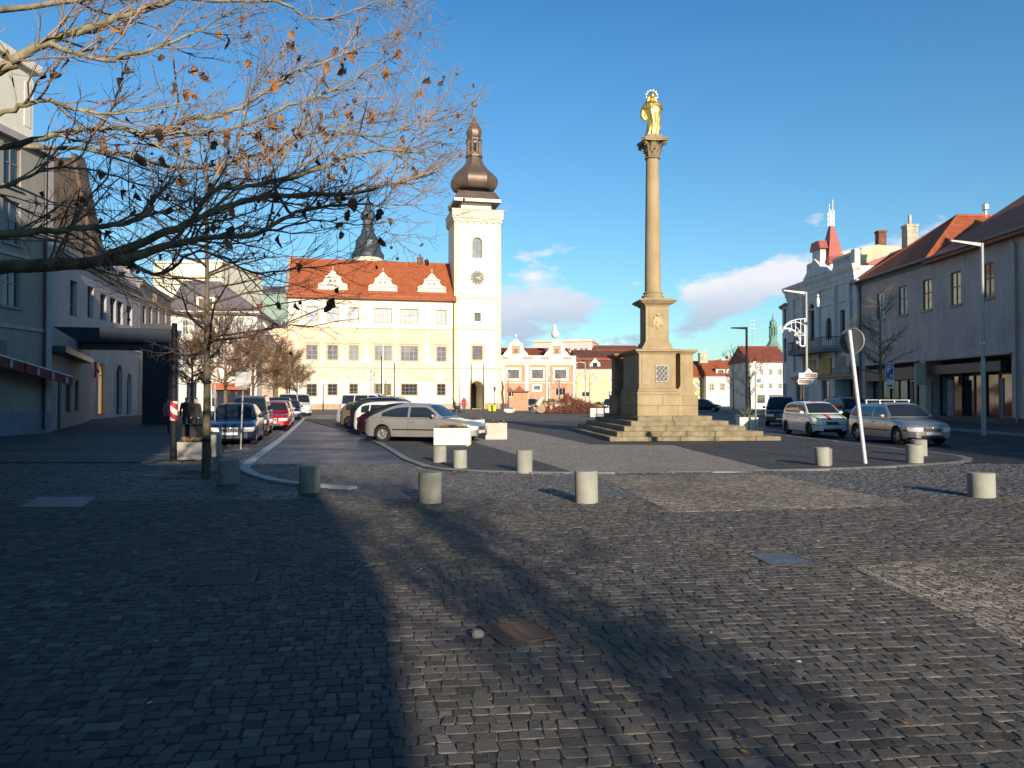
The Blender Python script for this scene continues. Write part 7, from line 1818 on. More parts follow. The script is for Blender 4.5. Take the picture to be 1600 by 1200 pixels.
# unseen bare tree added behind the viewer to dim and dapple the foreground
twig_tree('bare_tree', 'bushy bare tree behind the viewer', 4.3, -7.5, 7.2, 2.0, 2.3, .045, TWIG_D, 77, nb=34, dens=(9, 10), lens=(1.0, .5), up=.6, shape='globe', rmin=.007)
# ================================================================= STREET FURNITURE
CONC = mat('pale_concrete', (.29, .29, .245), .88, col2=(.38, .38, .33), vscale=3, bump=.4, bscale=45, stain=.25)
def bollard(px, py, wpx, hh, lab, z=0.0, tilt=(0, 0)):
    p = g(px, py, z); r = wpx/2/1200*p.y; p.y += r*.6
    mb = MB(); mb.lathe([(r*.99, -.02), (r, .01), (r, hh-.025), (r*.985, hh-.008), (r*.95, hh), (r*.5, hh+.003)], 32)
    o = mb.build('bollard', CONC, None, (p.x, p.y, z), smooth=35); o.rotation_euler = (tilt[0]+rad(math.sin(px)*1.2), tilt[1]+rad(math.cos(px*3)*1.2), px*.1)
    tag(o, lab, 'bollard', 'squat concrete bollards'); return o
bollard(917.5, 786, 36.5, .51, 'large concrete bollard nearest the camera right of centre')
bollard(670.5, 786, 36.5, .49, 'concrete bollard in front of the white planter, nearest in the left group')
bollard(819.5, 738, 25.5, .49, 'concrete bollard alone on the kerb between planter and monument', .03)
bollard(718.5, 731.5, 22, .42, 'lower concrete bollard right under the white planter', .03)
bollard(686.5, 722.5, 21, .42, 'concrete bollard touching the lower edge of the white planter', .03)
bollard(1288.5, 728, 22, .45, 'slightly tilted concrete bollard left of the leaning sign pole', .03, (0, rad(3)))
bollard(1433, 723.5, 25.5, .46, 'concrete bollard in front of the silver estate', .03)
bollard(1440, 712.5, 23, .46, 'concrete bollard half hidden behind another before the silver estate', .03)
bollard(1541, 777.5, 39, .41, 'wide concrete bollard nearest at the right edge')
bollard(481, 770, 33, .46, 'shaded concrete bollard standing on the curve of the pale kerb')
bollard(354, 756, 32, .47, 'dark shaded concrete bollard beside the young street tree')
bollard(330, 712, 25, .60, 'dark concrete bollard behind the young tree trunk', .02)
# metal sleeve beside tilted bollard
p = g(1300, 728, .03); tag(MB().bbox(-.05, -.06, 0, .05, .06, .42, .01).build('short_post', mat('grey_brown_metal', (.16, .14, .13), .6), None, (p.x, p.y+.15, .03)), 'short grey post right behind the tilted bollard', 'post')

def planter(px0, px1, ptop, pbot, dep, m, lab, plants, z=0.0, rz=0.0, feet=True):
    p = g(px0, pbot, z); q = g(px1, pbot, z); w_ = (q-p).length; h = (pbot-ptop)/1200*p.y
    t = thing('planter', lab, 'planter', ((p.x+q.x)/2, p.y+dep/2, z), rz)
    mb = MB(); f0 = .03 if feet else 0; x0, x1, y0, y1 = -w_/2, w_/2, -dep/2, dep/2; tt = .045
    mb.bbox(x0, y0, f0, x1, y0+tt, h, .008); mb.bbox(x0, y1-tt, f0, x1, y1, h, .008); mb.bbox(x0, y0+tt+.001, f0, x0+tt, y1-tt-.001, h, .008); mb.bbox(x1-tt, y0+tt+.001, f0, x1, y1-tt-.001, h, .008)
    if feet:
        for a in (x0+.05, x1-.15):
            for b in (y0+.05, y1-.15): mb.box(a, b, 0, a+.1, b+.1, f0)
    mb.build('box', m, t); MB().box(x0+tt+.001, y0+tt+.001, f0, x1-tt-.001, y1-tt-.001, h-.05).build('soil', mat('dark_soil', (.03, .022, .015), .95, var=.4, vscale=20), t)
    r = random.Random(int(px0)); tot = []
    for k in range(plants):
        x = r.uniform(x0+.1, x1-.1); y = r.uniform(y0+.1, y1-.1); c = r.choice(PL); m2 = MB(); H_ = r.uniform(.10, .2); tot.append(0)
        for i in range(26):
            a = r.uniform(0, 6.28); e_ = r.uniform(.1, 1.4); l_ = H_*r.uniform(.6, 1.1); d = Vector((math.cos(a)*math.cos(e_), math.sin(a)*math.cos(e_), math.sin(e_))); b_ = Vector((-math.sin(a), math.cos(a), 0))*.018
            m2.add([Vector((0, 0, 0)), d*l_*.6+b_, d*l_, d*l_*.6-b_], [(0, 1, 2, 3)])
        m2.build('plant', c, t, (x, y, h-.03))
    return t
PL = [mat('heather_red', (.30, .06, .05), .8), mat('heather_green', (.06, .11, .03), .8), mat('pale_green_plant', (.22, .26, .12), .8), mat('dry_plant', (.25, .16, .09), .85)]
WPL = mat('white_planter_concrete', (.74, .71, .62), .8, var=.05, vscale=2, bump=.2, stain=.08)
planter(677.5, 735, 669, 697, .62, WPL, 'white rectangular planter with heather in front of the silver saloon', 26, .03)
planter(757, 791, 661, 688, .62, mat('beige_planter_concrete', (.52, .47, .40), .85, var=.08, vscale=2, bump=.2), 'smaller beige planter right of the silver saloon', 12, .0, rz=.12)
planter(742, 757, 656, 677, .6, WPL, 'white planter half hidden behind the nose of the silver saloon', 10, 0)
planter(267, 314, 691, 720, .62, mat('dark_planter_concrete', (.40, .38, .35), .88, var=.15, vscale=3, bump=.4), 'shaded concrete planter left of the young street tree', 14, 0)
# white box planter with conifer by the steps: two leaves
p = g(1168, 673); t = thing('planter', 'tall white tapered planter with a silvery conifer beside the monument steps', 'planter', (p.x, p.y, 0))
k_ = p.y/1200
for (a, b) in ((-14.5, -1.6), (.6, 13)):
    mb = MB(); mb.add([(a*k_, -.3, 0), (b*k_, -.3, 0), (b*k_, .3, 0), (a*k_, .3, 0), ((a-.8 if a < -2 else a)*k_, -.34, 21*k_), ((b+.8 if b > 2 else b)*k_, -.34, 21*k_), ((b+.8 if b > 2 else b)*k_, .34, 21*k_), ((a-.8 if a < -2 else a)*k_, .34, 21*k_)], [(3, 2, 1, 0), (4, 5, 6, 7), (0, 1, 5, 4), (1, 2, 6, 5), (2, 3, 7, 6), (3, 0, 4, 7)]); mb.build('box', WPL, t)
rr = random.Random(5); mb = MB(); CON = mat('silvery_conifer', (.15, .17, .11), .85, col2=(.30, .30, .22), vscale=9)
for i in range(26):
    a = rr.uniform(0, 6.28); e_ = rr.uniform(-.1, 1.35); L_ = rr.uniform(.45, .85)*(1 if e_ > .3 else .9); d = Vector((math.cos(a)*math.cos(e_), math.sin(a)*math.cos(e_)*.7, math.sin(e_))).normalized(); base = Vector((rr.uniform(-.15, .15), 0, 21*k_-.03))
    mb.tube([base, base+d*L_*.5+Vector((0, 0, .03)), base+d*L_], [.014, .009, .003], 4)
    for q in range(26):
        f = rr.uniform(.15, 1); c = base+d*L_*f; v_ = Vector((rr.gauss(0, 1), rr.gauss(0, 1), rr.gauss(0, 1))).normalized()*.075; s_ = v_.cross(d).normalized()*.006
        mb.add([c-s_, c+s_, c+v_+d*.05], [(0, 1, 2)])
mb.build('conifer', CON, t)

# ---- lamp posts
def lamp(px, py, Htop_px, arm_px, lab, wpx=4, m=STEEL, base_z=.0, depth=None, tip_dy=5):
    p = g(px, py, base_z) if depth is None else Vector(((px-800)/1200*depth, depth, 0)); k = p.y/1200; H = at(px, Htop_px, p.y).z; t = thing('street_lamp', lab, 'street lamp', (p.x, p.y, base_z)); w_ = wpx*k/2
    MB().lathe([(w_*1.3, 0), (w_*1.25, .1), (w_*1.25, H*.38), (w_*1.0, H*.40)], 14).build('lower_pole', m, t, smooth=40)
    MB().lathe([(w_, H*.40+.001), (w_*.96, H-base_z)], 14).build('pole', m, t, smooth=40)
    a = arm_px*k; z_ = H-base_z; mb = MB(); dz = tip_dy*k
    mb.add([(w_, -w_*.9, z_-.02), (w_, w_*.9, z_-.02), (-w_, -w_*.9, z_-2*w_-.02), (-w_, w_*.9, z_-2*w_-.02), (a, -w_*1.3, z_+dz-.02), (a, w_*1.3, z_+dz-.02), (a, -w_*1.3, z_+dz-w_*.9), (a, w_*1.3, z_+dz-w_*.9)] if False else
           [(-w_, -w_*.9, z_+.0), (-w_, w_*.9, z_+.0), (-w_, w_*.9, z_-w_*2), (-w_, -w_*.9, z_-w_*2), (a, -w_*1.2, z_+dz), (a, w_*1.2, z_+dz), (a, w_*1.2, z_+dz-w_*.9), (a, -w_*1.2, z_+dz-w_*.9)], [(0, 1, 5, 4), (1, 2, 6, 5), (2, 3, 7, 6), (3, 0, 4, 7), (4, 5, 6, 7), (0, 3, 2, 1)])
    arm = mb.build('arm', m, t); MB().box(a-.02 if a > 0 else a+.05, -w_*.9, z_+dz-w_*1.1, a*.55, w_*.9, z_+dz*.8-w_*.95).build('lamp_head', GLASSL, arm)
    return t, H
GREYM = mat('grey_lamp_paint', (.34, .345, .34), .5, metal=.2, var=.12, vscale=1.5); DKM = mat('dark_lamp_paint', (.014, .016, .02), .65, spec=.2, var=.15)
t, H = lamp(1537.5, 680, 380, -50, 'tall grey street lamp in front of the mauve house at right', 5.4, GREYM, .0, None, 5)
k = t.location.y/1200; MB().lathe([(.10, 4.05), (.125, 4.1), (.125, 4.16), (.10, 4.2)], 12).build('clamp', STEEL, t)
t, H = lamp(1260.5, 668, 456, -36, 'grey street lamp carrying the Christmas arch and brown direction signs', 4.2, GREYM, .0, 44.0, 3)
# christmas arch ornament
LED = mat('white_wire', (.85, .85, .85), .6); Y0 = t.location.y; orn = thing('christmas_ornament', 'white wire quarter arch Christmas ornament mounted on the lamp post', 'ornament', (t.location.x, Y0, 0))
def lo(px, py): q = at(px, py, Y0); return (q.x-t.location.x, 0, q.z)
def curve(pts, r=.03): MB().tube([lo(*q) for q in pts], r, 5).build('arc', LED, orn)
mb = MB(); mb.tube([lo(1257.5, 497), lo(1257.5, 541)], .05, 6); mb.tube([lo(1257.5, 505), lo(1262, 505)], .03, 5); mb.tube([lo(1257.5, 531), lo(1262, 531)], .03, 5); mb.build('frame', LED, orn)
curve([(1257, 498), (1245, 499), (1235, 502), (1228, 507), (1224, 514)]); curve([(1257, 508), (1246, 503), (1236, 504), (1227, 510)]); curve([(1224, 514), (1233, 513), (1241, 517), (1247, 524), (1250, 532), (1250, 540)], .04); curve([(1250, 540), (1257, 541)], .04)
mb = MB()
for (a, b) in (((1243, 499), (1243, 519)), ((1251, 498.5), (1251, 533)), ((1236, 502), (1237, 515)), ((1243, 510), (1257, 524)), ((1248, 524), (1257, 524))): mb.tube([lo(*a), lo(*b)], .02, 4)
mb.build('braces', LED, orn)
rr = random.Random(3); mb = MB()
for (a, b) in ((1219, 512), (1222, 517), (1234, 516), (1243, 523), (1246, 535), (1248, 519), (1226, 512)):
    c = Vector(lo(a, b)); 
    for q in range(5): an = 2*math.pi*q/5; mb.tube([c, c+Vector((.11*math.cos(an), 0, .11*math.sin(an)))], .018, 4)
mb.build('stars', LED, orn)
# brown direction signs on the post
BRN = mat('brown_sign', (.20, .035, .015), .5); dy = -.12
sg = thing('direction_signs', 'two stacked brown and white direction signs on the lamp post at right', 'sign', (t.location.x, Y0-.15, 0))
def signp(x0, x1, y0, y1, txt, sq, nm='sign_board'):
    a = at(x0, y1, Y0-.15); b = at(x1, y0, Y0-.15); o_ = MB().bbox(a.x-t.location.x, -.02, a.z, b.x-t.location.x, .02, b.z, .006).build(nm, WHITE, sg); w_ = b.x-a.x; h = b.z-a.z
    s0 = 1.0*h
    if sq < 0: MB().box(a.x-t.location.x+.05+h, -.026, a.z+.06, b.x-t.location.x-.05, -.0205, b.z-.06).build('brown_field', BRN, o_); xq = a.x-t.location.x+.03; xt = (a.x+b.x+h)/2-t.location.x
    else: MB().box(a.x-t.location.x+.05, -.026, a.z+.06, b.x-t.location.x-h-.03, -.0205, b.z-.06).build('brown_field', BRN, o_); xq = b.x-t.location.x-h+.0; xt = (a.x+b.x-h)/2-t.location.x
    MB().box(xq+.12, -.026, a.z+h*.35, xq+h-.14, -.0205, a.z+h*.65).build('pictogram', BRN, o_)
    text_mesh(txt, h*.52, WHITE, 'lettering', o_, (xt, -.03, (a.z+b.z)/2), (math.pi/2, 0, 0))
signp(1248, 1277, 582.5, 590.5, 'Škoda Auto', -1); signp(1247, 1277, 591.8, 600.5, 'Hrad Muzeum', 1)
a = at(1262, 576, Y0-.15); MB().prism([(-.28+.05, a.z-.27), (.28+.05, a.z-.27), (.05, a.z+.02)], -.02, .02).build('sign_crest', WHITE, sg)
# dark lamp
lamp(1167, 662, 511, -24, 'dark slim street lamp behind the monument steps', 3.6, DKM, 0, 47.0, -.5)
# lamps far
lamp(452, 640, 583, 12, 'small street lamp with bright head near the left globe trees', 2.2, DKM, 0, 84, 6)
lamp(505, 640, 602, 4, 'slim lamp among cars before the town hall', 1.6, DKM, 0, 96, 2)
for (px, top, lab) in ((596, 556, 'left dark flagpole before the town hall'), (616, 566, 'second dark flagpole before the town hall')):
    p = Vector(((px-800)/1200*104, 104, 0)); tag(MB().tube([(0, 0, 0), (0, 0, at(px, top, 104).z)], [.10, .06], 8).build('flagpole', DKM, None, tuple(p)), lab, 'pole')
p = Vector(((598.5-800)/1200*100, 100, 0)); tag(MB().tube([(0, 0, 0), (0, 0, at(598, 535, 100).z)], [.10, .06], 8).build('flagpole', WHITE, None, tuple(p)), 'white flagpole before the second floor windows of the town hall', 'pole')
for (px, top, lab) in ((736.5, 568, 'dark flagpole left of the tower gate'), (755.5, 568, 'flagpole right of the tower gate')):
    p = Vector(((px-800)/1200*107, 107, 0)); tag(MB().tube([(0, 0, 0), (0, 0, at(px, top, 107).z)], [.09, .05], 8).build('flagpole', DKM, None, tuple(p)), lab, 'pole')
# old lantern before the pink house
D = 108; p = Vector(((794-800)/1200*D, D, 0)); t = thing('lantern_post', 'black ornate lantern post before the pink house', 'street lamp', tuple(p))
MB().tube([(0, 0, 0), (0, 0, .6), (0, 0, 4.4)], [.12, .08, .05], 8).build('post', BLACK, t); MB().lathe([(.1, 4.4), (.22, 4.9), (.25, 4.95), (.05, 5.2)], 6).build('lantern', GLASSL, t)
D = 100; p = Vector(((915-800)/1200*D, D, 0)); lamp(914.5, 640, 566, -9, 'slim grey lamp before the pink house right window', 1.8, GREYM, 0, 100, 1)
# ---- leaning pole with round no-entry sign seen from behind
p = g(1352, 724, .03); top = at(1327, 516, p.y+.1); t = thing('leaning_sign', 'leaning white pole with a round sign seen from behind', 'sign', tuple(p))
tv = top-p; MB().tube([(0, 0, 0), tuple(tv)], .052, 12).build('pole', mat('white_galvanised_pole', (.60, .61, .62), .5, metal=.3, var=.08), t, smooth=60)
cc = at(1331, 533, p.y+.2)-p; rdisc = .33
rim = MB(); n_ = 28; nrm = Vector((.80, .60, .0)).normalized(); sx = nrm.cross(Vector((0, 0, 1))).normalized(); 
Mx = Matrix.Translation(cc) @ Matrix(((sx.x, 0, nrm.x, 0), (sx.y, 0, nrm.y, 0), (0, 1, 0, 0), (0, 0, 0, 1)))
mb = MB(); mb.lathe([(rdisc, -.02), (rdisc, .0)], 32); mb.v = [tuple(Mx @ Vector((v[0], v[1], v[2]))) for v in mb.v]; d_ = mb.build('sign_disc', mat('grey_sign_back', (.13, .135, .14), .55, metal=.3, var=.1), t)
mb = MB(); mb.tube([tuple(Mx @ Vector((rdisc*math.cos(2*math.pi*i/36), rdisc*math.sin(2*math.pi*i/36), -.01))) for i in range(37)], .016, 6); mb.build('rim', GREYM, d_)
mb = MB()
for q in (.22, -.22): c_ = cc+Vector((0, 0, q)); pp = tv*((c_.z)/tv.z); mb.tube([pp, c_+Vector((0, 0, 0))], .022, 5)
mb.build('bracket', STEEL, t)
# ---- parking sign
BLUE = mat('blue_sign', (.02, .09, .30), .45)
D = 40.; p = Vector(((1389.5-800)/1200*D, D, 0.0)); t = thing('parking_sign', 'blue parking sign with white letter P before the mauve house', 'sign', tuple(p))
za, zb = at(1390, 593, D).z, at(1390, 568, D).z; hw_ = 7.0*D/1200
MB().tube([(0, 0, 0), (0, 0, zb+.05)], .035, 8).build('pole', STEEL, t)
b_ = MB().bbox(-hw_, -.06, za, hw_, -.04, zb, .006).build('sign_board', BLUE, t)
mb = MB()
for (x0, z0, x1, z1) in ((-hw_+.02, za+.02, hw_-.02, za+.045), (-hw_+.02, zb-.045, hw_-.02, zb-.02), (-hw_+.02, za+.045, -hw_+.045, zb-.045), (hw_-.045, za+.045, hw_-.02, zb-.045)): mb.box(x0, -.066, z0, x1, -.0605, z1)
mb.build('border', WHITE, b_); text_mesh('P', .52, WHITE, 'lettering', b_, (-.02, -.065, za+.52), (math.pi/2, 0, 0))
mb = MB(); mb.box(.0, -.066, za+.12, .15, -.0605, za+.22); mb.box(.02, -.066, za+.16, .13, -.0605, za+.27); mb.build('pictogram', WHITE, b_)
MB().bbox(-hw_+.06, -.062, at(1390, 607, D).z, hw_+.02, -.042, za-.02, .005).build('lower_plate', mat('cream_sign_plate', (.66, .64, .58), .5), t)
MB().box(-.13, -.068, at(1390, 604, D).z, .15, -.0625, at(1390, 601.5, D).z).build('plate_pictogram', BLACK, t)
# ---- white square sign back on grey pole at left
p = g(376, 703); D = p.y; t = thing('square_sign', 'white square sign seen from behind on a grey pole at the left kerb', 'sign', (p.x, p.y, 0))
MB().tube([(0, 0, 0), ((380-376)/1200*D, 0, at(379, 583, D).z)], .03, 8).build('pole', mat('dull_pole', (.25, .25, .25), .5, metal=.3), t)
a, b = at(368, 606, D), at(393, 581, D); MB().bbox(a.x-p.x, -.035, a.z, b.x-p.x, -.02, b.z, .01).build('sign_board', mat('pale_sign_back', (.55, .56, .53), .5, metal=.1), t)
mb = MB(); zc_2 = (a.z+b.z)/2; mb.box(a.x-p.x+.02, -.04, zc_2-.12, b.x-p.x-.02, -.0355, zc_2-.10); mb.box(a.x-p.x+.02, -.04, zc_2+.12, b.x-p.x-.02, -.0355, zc_2+.14); mb.build('bracket', STEEL, t)
# ---- bus stop sign by the steps
p = g(1181, 674); D = p.y; t = thing('bus_stop_sign', 'slim white bus stop post with small timetable board beside the steps', 'sign', (p.x, p.y, 0))
MB().tube([(0, 0, 0), (-.02, 0, at(1180, 565, D).z)], .035, 8).build('pole', GREYM, t)
for (x0, y0, x1, y1, m_) in ((1176.5, 565, 1180.5, 579, WHITE), (1180.5, 585, 1189.5, 600.5, WHITE)):
    a, b = at(x0, y1, D), at(x1, y0, D); o_ = MB().bbox(a.x-p.x, -.06, a.z, b.x-p.x, -.04, b.z, .004).build('board', m_, t)
a, b = at(1181.5, 598, D), at(1188.5, 591.5, D); MB().box(a.x-p.x, -.066, a.z, b.x-p.x, -.0605, b.z).build('timetable', mat('teal_print', (.12, .22, .24), .6), t)
a, b = at(1178.5, 576, D), at(1180, 567, D); MB().box(a.x-p.x, -.066, a.z, b.x-p.x, -.0605, b.z).build('timetable', BLACK, t)
# ---- striped lamp post left
p = g(276, 716, 0); D = 20.6; p = Vector(((272-800)/1200*D, D, 0)); t = thing('striped_post', 'dark lamp post with red and white striped band beside the concrete planter', 'post', tuple(p))
MB().lathe([(.09, 0), (.08, .5), (.07, at(272, 505, D).z)], 14).build('pole', DKM, t, smooth=40)
st_m = bpy.data.materials.new('red_white_stripes'); st_m.use_nodes = True; n_ = st_m.node_tree.nodes; l_ = st_m.node_tree.links
tc_ = n_.new('ShaderNodeTexCoord'); wv = n_.new('ShaderNodeTexWave'); mp_ = n_.new('ShaderNodeMapping'); mp_.inputs['Rotation'].default_value = (0, rad(-40), 0); l_.new(tc_.outputs['Object'], mp_.inputs[0]); l_.new(mp_.outputs[0], wv.inputs[0]); wv.bands_direction = 'Z'; wv.inputs['Scale'].default_value = 1.35
cr_ = n_.new('ShaderNodeValToRGB'); cr_.color_ramp.interpolation = 'CONSTANT'; cr_.color_ramp.elements[0].color = (.5, .02, .03, 1); cr_.color_ramp.elements[1].position = .5; cr_.color_ramp.elements[1].color = (.75, .72, .7, 1)
l_.new(wv.outputs['Fac'], cr_.inputs[0]); l_.new(cr_.outputs[0], n_['Principled BSDF'].inputs['Base Color'])
za, zb = at(272, 657, D).z, at(272, 627, D).z
MB().lathe([(.09, za), (.095, za+.01), (.095, zb-.01), (.09, zb)], 16).build('striped_band', st_m, t)
# triangular yield sign back (white) left street
D = 27.5; p = Vector(((336-800)/1200*D, D, 0)); t = thing('triangle_sign', 'narrow white sign seen edge-on before the red shopfront at left', 'sign', tuple(p))
MB().tube([(0, 0, 0), (0, 0, 2.2)], .025, 6).build('pole', STEEL, t); a, b = at(331.5, 622, D), at(339, 598, D); MB().prism([(a.x-p.x, a.z), (b.x-p.x, a.z), (b.x-p.x-.05, b.z), (a.x-p.x+.1, b.z)], -.03, -.01).build('sign_board', mat('pale_sign_back', (.5, .5, .5)), t)
# dark litter bin near the planter
D = 25; p = Vector(((300-800)/1200*D, D, 0)); t = thing('litter_bin', 'dark square litter bin behind the shaded planter', 'bin', tuple(p)); MB().bbox(-.25, -.25, 0, .25, .25, .8, .03).build('body', BLACK, t); MB().bbox(-.28, -.28, .802, .28, .28, .84, .01).build('lid', DKM, t)
# red-orange shopfront glimpsed at left between trees
Fq = fpx(335, 80, 384, rad(10)); zq = Fq.uz(360, 604)[1]
sf = thing('red_shopfront', 'red fronted shop kiosk glimpsed between the left street trees', 'kiosk', tuple(Fq.P0), Fq.rz)
MB().box(0, 0, 0, Fq.w, 3, Fq.uz(360, 600)[1]).build('body', mat('brown_shop', (.10, .05, .03), .7, var=.2), sf); MB().box(-.2, -.5, zq-.35, Fq.w+.2, -.002, zq+.35).build('fascia', mat('red_orange_fascia', (.42, .09, .04), .6), sf)
for k in range(3): MB().box(.3+k*1.0, -.03, .4, 1.1+k*1.0, -.003, 2.4).build('shop_window', GLASSD, sf)

# ---- wooden market hut, bench, logs and brush pile
WOOD = mat('pale_wood_boards', (.52, .30, .17), .8, var=.12, vscale=3, bump=.3)
D = 98; x0, x1 = (801.5-800)/1200*D, (825.5-800)/1200*D; zt = at(812, 612, D).z
t = thing('market_hut', 'light wooden market hut with open left bay before the pink house', 'hut', (x0, D, 0))
W_ = x1-x0; wc = W_*.0; n_ = 9
for k in range(n_):
    xa = wc+(W_-wc)*k/n_; MB().box(xa+.012, rr.uniform(-.01, .01), .05, xa+(W_-wc)/n_-.012, .05, zt-.05).build('board', WOOD, t)
MB().box(wc, .052, 0, W_, 1.8, zt-.1).build('body', WOOD, t); MB().bbox(wc-.75, -.35, zt-.05, W_+.12, 2.0, zt+.1, .02).build('roof', mat('brown_boards', (.20, .10, .06), .8), t)
MB().bbox(wc-.65, -.2, 0, wc-.5, -.05, zt-.052, .01).build('corner_post', mat('brown_boards', (.2, .1, .06)), t)
for (px, s) in ((811.5, .75), (797, .5)):
    u = (px-801.5)/1200*D; mb = MB(); mb.prism([(u-s, zt+.1), (u+s, zt+.1), (u, zt+.1+s*.9)], .0, 1.2); mb.build('roof_gable', mat('rust_roof', (.30, .09, .05), .8), t)
D = 92; p = Vector(((769-800)/1200*D, D, 0)); a = 5.8*D/1200
t = thing('yellow_grit_bin', 'bright yellow grit bin beside the tower gate', 'bin', tuple(p)); MB().bbox(-a, 0, .05, a, .6, .62, .04).build('body', mat('bright_yellow', (.75, .62, .02), .5), t); MB().bbox(-a-.05, -.05, .622, a+.05, .65, .75, .03).build('lid', mat('bright_yellow', (.7, .6, 0)), t)
p = Vector(((755-800)/1200*D, D, 0)); 
D = 88; p = Vector(((785.5-800)/1200*D, D, 0)); t = thing('carved_pole', 'rough brown carved wooden pole beside the market hut', 'pole', tuple(p))
MB().tube([(0, 0, 0), (.05, 0, 1.2), (-.04, 0, 2.2), (.03, 0, 2.9), (-.08, 0, 3.6)], [.13, .12, .11, .12, .05], 8).build('shaft', mat('carved_wood', (.13, .05, .03), .85, var=.3, vscale=4), t, smooth=50)
D = 86; p = Vector(((796-800)/1200*D, D, 0)); t = thing('stone_trough', 'low white stone slab before the market hut', 'slab', tuple(p)); MB().bbox(-.62, 0, .12, .62, .5, .42, .02).build('top', PALE, t); MB().box(-.4, .05, 0, .4, .45, .119).build('base', PALE, t)
D = 92; p = Vector(((788-800)/1200*D, D+2, 0)); t = thing('dark_crate', 'dark crate with slatted sides behind the white stone slab', 'crate', tuple(p)); MB().bbox(-.5, 0, 0, .5, .6, .95, .02).build('body', mat('charcoal_crate', (.09, .09, .09), .8), t)
# log pile: cut trunks with pale ringed ends
rings = bpy.data.materials.new('log_end_rings'); rings.use_nodes = True; n_ = rings.node_tree.nodes; l_ = rings.node_tree.links; tc_ = n_.new('ShaderNodeTexCoord'); wv = n_.new('ShaderNodeTexWave'); wv.wave_type = 'RINGS'; wv.rings_direction = 'X'; wv.inputs['Scale'].default_value = 4.5; wv.inputs['Distortion'].default_value = 1.2
cr_ = n_.new('ShaderNodeValToRGB'); cr_.color_ramp.elements[0].color = (.30, .13, .07, 1); cr_.color_ramp.elements[1].color = (.72, .56, .38, 1); l_.new(tc_.outputs['Object'], wv.inputs[0]); l_.new(wv.outputs['Fac'], cr_.inputs[0]); l_.new(cr_.outputs[0], n_['Principled BSDF'].inputs['Base Color'])
LOGB = mat('reddish_log_bark', (.20, .085, .05), .9, var=.35, vscale=3, bump=.6, bscale=8); LOGP = mat('pale_stripped_log', (.55, .45, .34), .85, var=.25, vscale=2, bump=.4)
rr = random.Random(8); D0 = 82
LOGS = [(845, .55, .55, 1.8, 'big ringed log end facing the viewer, largest of the pile', 0), (858, .45, .42, 2.2, 'pale log just right of the big ringed log end', 1), (833, .38, .36, 1.6, 'pale grey stump at the left end of the log pile', 1), (839, .8, .26, 1.2, 'tilted pale log standing up at the left of the pile', 1), (852, .9, .28, 1.8, 'short log lying on top of the ringed log', 0), (866, .75, .28, 2.2, 'curved pale log on top of the pile', 1), (873, .42, .40, 2.6, 'log where the pale pile meets the brush', 0), (889, .9, .32, 1.3, 'thick reddish stump standing in the brush pile', 0)]
for (px, zc_3, r, L_, lab, kd_) in LOGS:
    D = D0+rr.uniform(-.5, .5); p = Vector(((px-800)/1200*D, D, zc_3)); t = thing('log', lab, 'log', tuple(p), 0, 'logs of the pile in the middle of the square')
    mb = MB(); n_ = 14; pr = [(r*.98, 0)]; M_ = 7; vs = []
    for i in range(M_+1):
        for j in range(n_): a = 2*math.pi*j/n_; q = r*(1+.10*math.sin(3*a+px)+.06*math.sin(i*2+a*2)); vs.append((L_*i/M_, q*math.cos(a), q*math.sin(a)))
    mb.add(vs, [(i*n_+j, i*n_+(j+1) % n_, (i+1)*n_+(j+1) % n_, (i+1)*n_+j) for i in range(M_) for j in range(n_)]); s_ = mb.build('bark', LOGP if kd_ else LOGB, t, smooth=60)
    mb = MB(); mb.add([(-.004, v[1], v[2]) for v in vs[:n_]]+[(-.03, 0, 0)], [(j, (j+1) % n_, n_) for j in range(n_)]); e_ = mb.build('cut_end', rings, t); mb = MB(); mb.add([(L_+.004, v[1], v[2]) for v in vs[:n_]], [tuple(range(n_))]); mb.build('cut_end', rings, t)
    t.rotation_euler = (0, rr.uniform(-.2, .2)+(-.9 if 'tilted' in lab or 'standing' in lab else 0), rr.uniform(.9, 1.9) if kd_ == 0 else rr.uniform(.1, .8))
# brush pile: reddish brown sticks, one mass
tb2 = TB(); rngb = np.random.default_rng(5)
for i in range(2600):
    u = rngb.uniform(-1, 1); cx_ = (900-800)/1200*D0+u*2.9; hh_ = (1-abs(u)**2)*1.35*(1+.5*math.exp(-((u+.35)/.25)**2)); z_ = rngb.uniform(.02, max(.12, hh_)); y_ = D0+rngb.uniform(-.9, .9)*(1.2-z_*.4)
    a = rngb.uniform(0, 3.14); e_ = rngb.normal(.15, .35); L_ = rngb.uniform(.3, 1.0); d = np.array([math.cos(a)*math.cos(e_), math.sin(a)*math.cos(e_), math.sin(e_)]); P, R = wander((cx_, y_, z_), d, L_, rngb.uniform(.012, .035), .008, rngb, 4, .25); P[:, 2] = np.maximum(P[:, 2], .02); tb2.tube(P, R, 4)
o = tb2.build('brush_pile', bark('reddish_brush', (.16, .055, .032), (.30, .12, .07), 1.5, .3), None, 'stuff'); tag(o, 'reddish brown pile of cut brushwood in the middle of the square', 'brushwood')
core = MB(); core.lathe([(1, 0), (.95, .4), (.7, .8), (.2, 1.1)], 14, sy=.4); 
for (px, lab) in ((927, 'left white block of the three beside the steps'), (938, 'middle white block of the three beside the steps'), (950, 'right white block of the three beside the steps')):
    D = 66; p = Vector(((px-800)/1200*D, D, 0)); o = MB().bbox(-.27, 0, 0, .27, .5, .78, .03).build('white_block', mat('white_block_plaster', (.62, .60, .54), .85, var=.12, vscale=3), None, tuple(p)); tag(o, lab, 'block', 'white blocks left of the monument')
